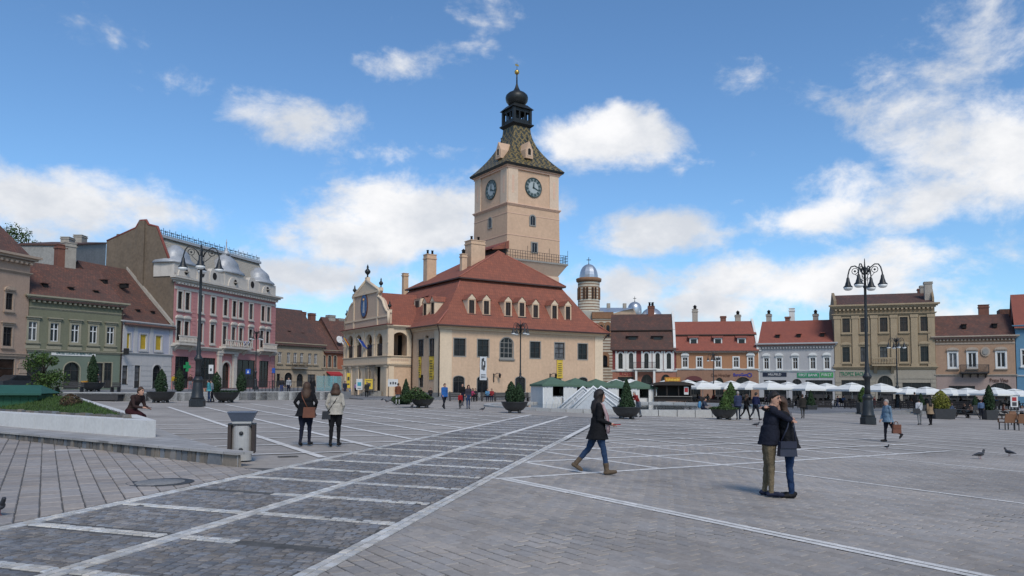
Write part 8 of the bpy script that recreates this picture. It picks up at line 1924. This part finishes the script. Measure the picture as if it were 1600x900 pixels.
        if near:
            for i, (o, l) in enumerate(((-.028, .062), (-.009, .07), (.01, .066), (.028, .052))): k0 = Hc + side * o + d2 * .02; k1 = k0 + d2 * l * .55; k2 = k1 + (d2 * .5 - up_ * .8) * l * .5; limb(b, [(k0, .011), (k1, .0095), (k2, .008)], SKIN, 6)
            t0_ = Wp + d2 * .03 - side * .03; limb(b, [(t0_, .013), (t0_ + d2 * .03 - side * .02, .011), (t0_ + d2 * .055 - side * .015, .009)], SKIN, 6)
        else: limb(b, [(Hc, .03), (Hc + d2 * .07, .018)], SKIN, 6)
        hands.append(Hc + d2 * .03)
    o = thing('person', label, 'person', loc, R(rz), group); o.scale = (s, s, s)
    dz = -min(low) if sit is None else sit / s - (hipz - .1)
    me = remesh(b, vox, 'body'); add('body', me, o, (0, 0, dz))
    hm = hm or HB; m2 = MB(); m2.M = Matrix.Translation(hd + Vector((0, 0, dz))) @ Q.to_4x4(); n = 16; rows = []
    hl = lambda s_: .055 if s_ < -.5 else (.02 if s_ < .15 else -.06)
    hk = 1.3 if hair in ('long', 'bob') else 1.1
    lo = {'short': .35, 'long': -.1, 'bob': -.1, 'bald': .8}[hair]
    for i in range(8):
        ph = R(90) * (1 - i / 7) + R(-28) * (i / 7)
        rows.append([(.083 * math.cos(pk) * math.cos(t), .012 + (.104 if math.sin(t) > 0 else .1) * math.cos(pk) * math.sin(t), .126 * math.sin(pk) + .006) for t in [2 * math.pi * k / n for k in range(n)] for pk in [max(ph, math.asin(hl(math.sin(t)) / .126))]])
    if hair in ('long', 'bob'):
        zz = -.17 if hair == 'bob' else -.30
        for t, w in ((.35, 1.12), (.7, 1.25), (1.0, 1.1)):
            rows.append([(.09 * w * math.cos(2 * math.pi * k / n), max(-.03, .02 + .10 * w * math.sin(2 * math.pi * k / n)) + .02 * t, zz * t + .015 * math.sin(k * 2.1)) for k in range(n)])
    rows = [[Vector((q[0] * hk, q[1] * (1 + (hk - 1) * (.8 if q[1] > 0 else .2)), q[2] * (1 + (hk - 1) * .5))) * (1 + .1 * noise.noise(Vector(q) * 28 + Vector((H * 9, 0, 0)))) for q in r] for r in rows]; m2.grid(rows, hm, True, True, True); m2.build('hair', o)
    if near:
        m3 = MB(); m3.M = Matrix.Translation(hd + Vector((0, 0, dz))) @ Q.to_4x4()
        for sx in (-1, 1): m3.lathe([(.001, -.009), (.009, 0), (.001, .009)], HB, 8, (sx * .03, -.083, .012)); m3.box(sx * .032 - .02, sx * .032 + .02, -.094, -.08, .032, .04, hm)
        m3.box(-.024, .024, -.1, -.085, -.066, -.058, cloth((.25, .09, .08))); m3.build('face', o)
    M_ = Matrix.Translation(Vector(loc)) @ Matrix.Rotation(R(rz), 4, 'Z') @ Matrix.Scale(s, 4)
    return o, [M_ @ (h + Vector((0, 0, dz))) for h in hands], M_ @ Matrix.Translation((0, 0, dz))
def bag(label, M_, p, sz, mt, strap=None, rz=0.0):
    """handbag at a point of a person's frame"""
    c = M_ @ Vector(p); o = thing('handbag', label, 'bag', c, R(rz)); w, d, h = sz; m_ = MB()
    m_.frustum(-w / 2, w / 2, -d / 2, d / 2, -h / 2, -w / 2 * .9, w / 2 * .9, -d / 2 * .6, d / 2 * .6, h / 2, mt); m_.build('pouch', o)
    m_ = MB(); m_.box(-w / 2 * .93, w / 2 * .93, -d / 2 - .006, -d / 2 * .7, h * .05, h / 2 + .005, mt); m_.build('flap', o)
    if strap: m_ = MB(); inv = Matrix.Rotation(-R(rz), 4, 'Z') @ Matrix.Translation(-c); m_.tube([inv @ (M_ @ Vector(q)) for q in strap], .014, mt, 5); m_.build('strap', o)
    return o
m_leather = mat('brown leather', (.13, .045, .022), .5, .2, 6); m_bleather = mat('black leather', (.015, .014, .016), .45, .2, 6); m_nleather = mat('navy leather', (.016, .018, .035), .45, .2, 6)
NV = .011
# the embracing couple
cp = gp(1203, 776); cw = gp(1235, 777.5); dx = .0
o, hd_, M_ = person('man in dark jacket and khaki trousers embracing a woman', cp, 78, 1.82, ((2, 3), (-3, 4)), ((56, -4, 34, 72), (50, -2, 38, 74)), 6, (.016, .018, .03), KHA, 'short', HB, .84, .0, NV, head=-38, fat=1.12, shoe=cloth((.02, .024, .05), .6), group='embracing couple')
o, hd_, M_ = person('woman in dark jacket and blue jeans with arms round a man', cw, -98, 1.74, ((-2, 3), (4, 8)), ((106, -6, 8, 76), (102, -6, 12, 78)), 10, (.017, .017, .02), (.02, .042, .10), 'long', HBR, .84, .01, NV, head=30, fem=1, shoe=cloth((.012, .011, .012), .6), group='embracing couple', fat=1.04)
bag('navy shoulder bag hanging at the hip of the embracing woman', M_, (.27, -.1, .84), (.3, .14, .25), m_nleather, [(.27, .04, .95), (.24, .03, 1.2), (.15, 0, 1.46), (.23, -.08, 1.2), (.27, -.2, .95)], 4)
# woman striding across
w_ = gp(934, 741); o, hd_, M_ = person('woman in black coat and jeans walking with a striped scarf', w_, 88, 1.76, ((15, 6), (-24, 16)), ((-2, 6, 72, 4), (-6, 6, 74, 10)), 2, BLK, (.028, .055, .115), 'long', HB, .72, .06, NV, fem=1, head=6, boots=1, shoe=mat('suede boots', (.10, .07, .045), .9, .15, 8))
m_scf = MB(); 
for k, (c, y) in enumerate((((.45, .32, .32), -.135), ((.30, .04, .07), -.15), ((.42, .38, .36), -.16))):
    m_scf.tube([(-.09 + k * .05, .02, 1.47), (-.13 + k * .05, -.1, 1.42), (-.14 + k * .055, y - .03, 1.2), (-.13 + k * .055, y - .06, .98), (-.13 + k * .055, y - .05, .84)], .032, cloth(c), 6)
s_ = m_scf.build('scarf', o); s_.location = (0, 0, M_.translation.z - w_.z)
ph = thing('phone', 'red phone held out by the walking woman', 'phone', hd_[0] + Vector((.03, 0, .02)), R(88)); m_ = MB(); m_.box(-.04, .04, -.08, .08, -.008, .008, cloth((.35, .02, .03), .5)); m_.build('case', ph); m_ = MB(); m_.box(-.035, .035, -.074, .074, .0085, .01, m_glass); m_.build('screen', ph)
# two women seen from behind
o, hd_, M_ = person('woman in black hooded coat and navy trousers walking away', gp(477, 696.5), 178, 1.74, ((6, 6), (-5, 12)), ((-14, 30, 48, 22), (-14, 30, 48, 22)), 2, BLK, (.014, .016, .03), 'long', HBR, .80, .05, .013, fem=1, fat=1.34)
bag('reddish brown shoulder bag on the black hooded coat', M_, (-.16, .22, .90), (.34, .1, .28), m_leather, [(-.1, .2, 1.03), (.06, .15, 1.3), (.13, .02, 1.48), (0, -.16, 1.2), (-.16, -.1, .98), (-.24, .16, 1.0)], 178)
o, hd_, M_ = person('woman in cream jacket and black trousers walking away', gp(523, 697.5), 182, 1.72, ((5, 4), (-6, 8)), ((-10, 16, 34, 20), (-10, 16, 34, 20)), 1, (.44, .40, .34), BLK, 'bob', HBR, .87, .02, .013, fem=1, fat=1.16)
bag('small black shoulder bag beside the cream jacket', M_, (.22, .12, .84), (.24, .1, .22), m_bleather, [(.18, .12, .95), (-.02, .13, 1.25), (-.13, .02, 1.47), (0, -.15, 1.2), (.2, .06, .95)], 182)
# man sitting on the bench wall
sp_ = at_z(207, 647, WH); q = W1 + a2 * ((sp_ - W1).dot(a2)); o, hd_, M_ = person('man in maroon-brown jacket sitting on the white bench wall with a phone', (q.x + s2.x * .12, q.y + s2.y * .12, PZ), 72, 1.86, ((80, 62), (72, 70)), ((2, 4, 66, 20), (0, 4, 64, 20)), 28, (.045, .026, .024), (.045, .014, .018), 'short', HBR, .0, 0, .014, sit=WH - PZ - .02, head=0)
ph = thing('phone', 'dark phone in the hands of the sitting man', 'phone', (hd_[0] + hd_[1]) / 2 + Vector((.02, .01, .03)), R(72)); m_ = MB(); m_.box(-.04, .04, -.07, .07, -.006, .006, m_bleather); m_.build('case', ph)
# older lady in denim jacket
o, hd_, M_ = person('older lady in pale denim jacket carrying a brown bag', gp(1388, 690.5), -80, 1.68, ((6, 4), (-24, 34)), ((8, 10, 18, 6), (-8, 8, 10, 0)), 3, (.16, .24, .32), (.016, .017, .026), 'short', HG, .80, .03, .013, fem=1, fat=1.15, head=8)
bag('large brown shopping bag in the hand of the denim-jacket lady', M_, (.30, .16, .53), (.36, .11, .34), m_leather, [(.30, .06, .68), (.30, .08, .80), (.29, .14, .84), (.30, .22, .8), (.30, .24, .68)], 8)
# the others: label, px, py(feet), heading, height, top, trousers, hair kind, extra
ST = ((6, 4), (-6, 8)); WK = ((18, 6), (-18, 26)); AR = ((8, 8, 20, 4), (-8, 8, 18, 4)); SIT = ((82, 78), (80, 74)); HUGP = ((20, 6, 70, 25), (20, 6, 70, 25))
PEOPLE = [('man in turquoise jacket with tan bag walking past the tall lamp', 326, 629, -80, 1.75, TEA, DEN, 'short', dict(hem=.84)), ('person in pale jacket close behind the turquoise jacket', 331, 628.5, -75, 1.72, (.25, .3, .33), NAVY, 'short', {}),
 ('man in dark brown coat standing with a bag near the arcade', 573, 622, 5, 1.76, (.035, .033, .03), BLK, 'short', dict(hem=.7)), ('woman in lilac top and black leggings near the arcade', 556, 618.5, 180, 1.66, (.30, .2, .38), BLK, 'short', dict(fem=1)), ('small child beside the lilac top', 546.5, 619, 160, 1.0, (.2, .25, .35), DEN, 'short', {}), ('man in rust brown jacket and pale trousers by the juniper', 621.5, 633, 170, 1.72, (.16, .055, .03), (.38, .37, .36), 'short', dict(hem=.84, hm=HBR)),
 ('man in bright blue jacket walking in front of the benches', 694, 639, 30, 1.80, BLU, (.016, .018, .025), 'short', dict(legs=WK, hem=.82)), ('man in black jacket behind the red-clad child', 722, 634, 20, 1.78, BLK, NAVY, 'short', {}), ('woman in dark cardigan and pink scarf beside the child', 731.5, 639, 15, 1.68, (.05, .045, .06), DEN, 'long', dict(fem=1, hm=HBR)), ('child in red jacket walking with two adults', 719, 639, 10, 1.15, RED, BLK, 'short', dict(legs=WK)),
 ('person in red top bending by the tall conifer bowl', 997.5, 652, -60, 1.66, (.28, .03, .03), (.10, .12, .15), 'short', dict(lean=28, hm=HG, arms=HUGP)), ('man in dark jacket with red sleeves by the kiosk', 1015.5, 633, 10, 1.75, (.07, .055, .06), BLK, 'short', dict(hm=HG)),
 ('man in blue-grey anorak walking away past the juniper bowl', 1153.5, 656, 175, 1.80, (.04, .05, .10), (.04, .05, .075), 'short', dict(hem=.8, hm=HG)), ('woman in black jacket striding beside the anorak', 1166, 656, 100, 1.66, BLK, BLK, 'long', dict(legs=WK, hm=HBR, fem=1)), ('man in navy hoodie striding toward the terrace', 1181, 657, 120, 1.80, (.022, .026, .075), (.02, .022, .032), 'short', dict(legs=WK)),
 ('man in dark green-brown jacket walking off toward the steps', 1254.5, 654, 165, 1.78, (.04, .034, .028), (.09, .085, .08), 'short', dict(legs=((20, 8), (-16, 24)), hem=.8, hm=HBR)), ('woman in white shirt with black bag near the steps', 1437, 664, 170, 1.68, (.5, .5, .52), (.22, .22, .22), 'short', dict(legs=ST, fem=1)), ('woman in beige cardigan and black clothes near the steps', 1454, 664.5, 178, 1.64, TAN, BLK, 'long', dict(hem=.75, fem=1)),
 ('man in blue striped jumper beside the tall dark cone', 1533.5, 656, 150, 1.74, (.10, .15, .25), (.014, .016, .024), 'short', {}), ('child in white dress crossing before the kiosk', 1090, 628, 30, 1.35, (.55, .5, .46), (.5, .45, .4), 'short', dict(hem=.5, flare=.08, hm=HBR)), ('person in dark clothes stepping along the terrace edge', 1308.5, 641, 60, 1.7, (.03, .03, .05), (.05, .06, .1), 'short', dict(legs=WK)), ('woman in dark red coat behind the tall lamp', 1366, 640, 90, 1.7, (.16, .02, .03), BLK, 'short', dict(hem=.6)), ('person with white shopping bag by the portal terrace', 1376, 640, 80, 1.68, (.06, .055, .06), (.3, .28, .26), 'short', {}), ('tall man in black standing under the parasols', 1430, 640, 180, 1.88, BLK, BLK, 'short', dict(Y=78, z=RZ)),
 ('person in dark jacket on the raised street by the railing', 440, 612, 10, 1.7, (.03, .028, .03), (.06, .08, .2), 'short', dict(Y=74, z=TZ - .35)), ('man in white vest on the raised street by the railing', 451, 612, 5, 1.74, (.42, .43, .45), NAVY, 'short', dict(Y=74, z=TZ - .35)), ('tall figure in black hooded coat before the glass screen', 488, 617, 170, 1.9, BLK, BLK, 'long', dict(Y=70, z=.45, hem=.4)), ('man in dark blue jacket at the foot of the arcade steps', 538.5, 615, 30, 1.74, (.03, .035, .06), (.04, .04, .06), 'short', dict(Y=80, z=.3)), ('person in brown jacket on the street before the pink house', 297, 607, 20, 1.7, (.06, .03, .028), (.2, .2, .22), 'short', dict(Y=78, z=TZ)), ('person in yellow jacket on the street before the pink house', 271.5, 607, 20, 1.7, (.45, .28, .03), GRY, 'short', dict(Y=78, z=TZ)), ('person in grey standing in the side street by the doorway', 152.5, 604, 20, 1.7, (.05, .05, .055), BLK, 'short', dict(Y=74, z=TZ))]
for (lab, px, py, rz, h, tp_, bt, hr_, ex) in PEOPLE:
    ex = dict(ex); Y = ex.pop('Y', None); z = ex.pop('z', None); p = gp(px, py)
    if Y: q = zp(px, py, Y); p = Vector((q.x, q.y, z))
    kw = dict(legs=ST, arms=AR, hair=hr_, vox=.028); kw.update(ex); o, hd_, M_ = person(lab, p, rz, h, top=tp_, bot=bt, **kw)
    if 'white shirt' in lab: bag('large black shoulder bag on the white-shirted woman', M_, (.2, .1, .92), (.42, .14, .3), m_bleather, [(.15, .1, 1.05), (-.1, .1, 1.4), (-.12, 0, 1.47), (0, -.15, 1.25), (.2, 0, 1.0)], rz)
    if 'man in turquoise' in lab: bag('tan bag held by the man in turquoise', M_, (.05, -.28, .92), (.25, .12, .22), mat('tan leather', (.35, .18, .09), .6, .1), None, rz)
    if 'with a bag near' in lab: bag('long black bag carried by the brown-coated man', M_, (.3, 0, .5), (.25, .12, .5), m_bleather, None, rz)
# people sitting: benches, fountain rim, picnic tables, cafe chairs
p = zp(1098, 640, 52.5); o, hd_, M_ = person('person with light blue backpack sitting on the fountain rim', (p.x, p.y, G(p.x, p.y)), 55, 1.7, SIT, HUGP, 14, (.05, .06, .09), (.016, .018, .03), 'short', vox=.028, sit=.42, group='people sitting round the square')
bp = thing('backpack', 'light blue backpack on the back of the sitting person', 'bag', M_ @ Vector((0, .2, 1.2)), R(55)); m_ = MB(); loft(m_, [((0, 0, -.24), .15, .06), ((0, .02, -.2), .17, .1), ((0, .02, .1), .16, .1), ((0, 0, .22), .1, .06)], cloth((.10, .30, .52))); m_.build('pack', bp); m_ = MB(); m_.box(-.1, .1, .09, .13, -.17, .02, cloth((.16, .38, .6))); m_.build('pocket', bp)
for px, tp_, bt, lab in ((743, (.03, .03, .035), BLK, 'person in black sitting on the bench near the red-clad child'), (739, (.4, .05, .12), BLK, 'person in pink sitting on the bench under the drawn-figure banner'), (768.5, (.28, .03, .035), NAVY, 'person in red sitting on the bench behind the two-cone bowl'), (762, (.10, .25, .4), NAVY, 'person in light blue sitting on the bench behind the two-cone bowl'), (673, (.02, .02, .022), BLK, 'person in black sitting at the council house corner')):
    q = zp(px, 615, 75.2 if px < 750 else 76.2); person(lab, (q.x, q.y - .2, G(q.x, 75)), 0, 1.7, SIT, HUGP, 6, tp_, bt, 'long' if 'pink' in lab else 'short', vox=.03, sit=.42, group='people sitting round the square')
for px, py, rz, tp_, lab in ((1505, 652, 70, BLK, 'woman in black and white sitting at the picnic table'), (1518, 653, -70, (.25, .16, .12), 'woman in tan top sitting at the picnic table'), (1486, 650, 90, (.10, .13, .2), 'person in grey-blue sitting beside the yellow-green conifer'), (1597, 655, -30, (.45, .43, .44), 'red-haired person in white sitting behind the wicker chairs'), (1567, 652, 60, (.16, .06, .04), 'person in brown sitting near the menu board')):
    person(lab, gp(px, py), rz, 1.68, SIT, HUGP, 8, tp_, BLK, 'long', HBR, vox=.03, sit=.44, group='people sitting round the square')
rnd = random.Random(77); pal = [BLK, NAVY, (.3, .05, .05), (.4, .38, .36), (.1, .14, .25), (.06, .05, .05), (.2, .1, .06), (.3, .3, .33), (.05, .12, .1), (.35, .2, .22)]
names = {0: 'black', 1: 'navy', 2: 'red', 3: 'cream', 4: 'blue', 5: 'dark brown', 6: 'rust', 7: 'grey', 8: 'bottle green', 9: 'dusty pink'}
protos = []
for i in range(10): o, _, _ = person('', (0, 0, 0), 0, 1.7, SIT, HUGP, rnd.uniform(2, 14), pal[i], BLK if i % 2 else DEN, 'long' if i % 3 == 0 else 'short', (HB, HBR, HG)[i % 3], vox=.035, sit=.47, group='guests sitting at the cafe tables'); protos.append(o)
used = set(); n_ = 0
for k in range(0, len(seats)):
    if rnd.random() > .42: continue
    (loc, a) = seats[k]; i = n_ % 10; n_ += 1; o = protos[i] if i not in used else dup(protos[i]); used.add(i); o.location = loc; o.rotation_euler = (0, 0, a); o['label'] = 'guest in %s sitting %s' % (names[i], wh_[k // 4])
for i, o in enumerate(protos):
    if i not in used:
        for c in list(o.children): bpy.data.objects.remove(c)
        bpy.data.objects.remove(o)
# ---- pigeons
m_pg = mat('pigeon grey', (.05, .052, .06), .6, .35, 14); m_pd = mat('pigeon dark', (.022, .024, .03), .5, .3, 14); m_leg = mat('pigeon leg', (.3, .08, .07), .7, .1)
def pigeon():
    o = thing('pigeon', '', 'bird', group='pigeons on the paving'); b = MB(); limb(b, [((0, -.07, .13), .05), ((0, .0, .125), .058), ((0, .08, .115), .04), ((0, .17, .10), .018), ((0, .22, .09), .012)], m_pg); limb(b, [((0, -.09, .155), .036), ((0, -.115, .2), .026), ((0, -.125, .225), .026)], m_pd)
    for s in (-1, 1): limb(b, [((s * .048, -.03, .14), .02), ((s * .05, .06, .13), .022), ((s * .02, .17, .11), .01)], m_pd, 6)
    add('body', remesh(b, .009, 'body'), o); m_ = MB(); m_.lathe([(.008, 0), (.001, .03)], m_pd, 6); me = m_.mesh('beak'); me.transform(Matrix.Translation((0, -.15, .222)) @ Matrix.Rotation(R(100), 4, 'X')); add('beak', me, o)
    for s in (-1, 1): m_ = MB(); m_.tube([(s * .025, .0, .08), (s * .025, .005, .012), (s * .025, -.03, .004)], .005, m_leg, 5); m_.build('leg', o)
    return o
p0_ = pigeon()
for i, (px, py, rz, s, lab) in enumerate(((1531, 717, 100, 1.15, 'pigeon with raised head on the open paving near the wicker chairs'), (1577, 713, 200, 1.1, 'hunched pigeon pecking on the open paving near the wicker chairs'), (1182, 667, 80, 1.1, 'pigeon on the paving just behind the couple'), (754, 642.5, 60, 1.2, 'pigeon beside the two-cone bowl planter'), (597, 627, 40, 1.3, 'pigeon near the rust brown jacket'), (604, 629.5, 250, 1.3, 'dark pigeon near the rust brown jacket'), (611, 628, 120, 1.3, 'pigeon closest to the rust brown jacket'), (644, 638, 30, 1.3, 'pigeon beside the juniper bowl planter'), (260, 628, 70, 1.3, 'pigeon before the bowl planter of the lilac house'), (334, 624.5, 80, 1.3, 'pigeon behind the tall lamp post'), (1386, 702, 10, .7, 'small pigeon crouching near the denim-jacket lady'), (1106, 633, 0, 1.2, 'pigeon beyond the fountain rim'), (1118, 631, 90, 1.2, 'pigeon beyond the fountain near the green cone'), (-3, 806, 60, 1.0, 'dark pigeon at the edge of the slabs'))):
    o = p0_ if i == 0 else dup(p0_); p = gp(px, py); o.location = p + Vector((0, 0, .004)); o.rotation_euler = (0, 0, R(rz)); o.scale = (s, s, s); o['label'] = lab
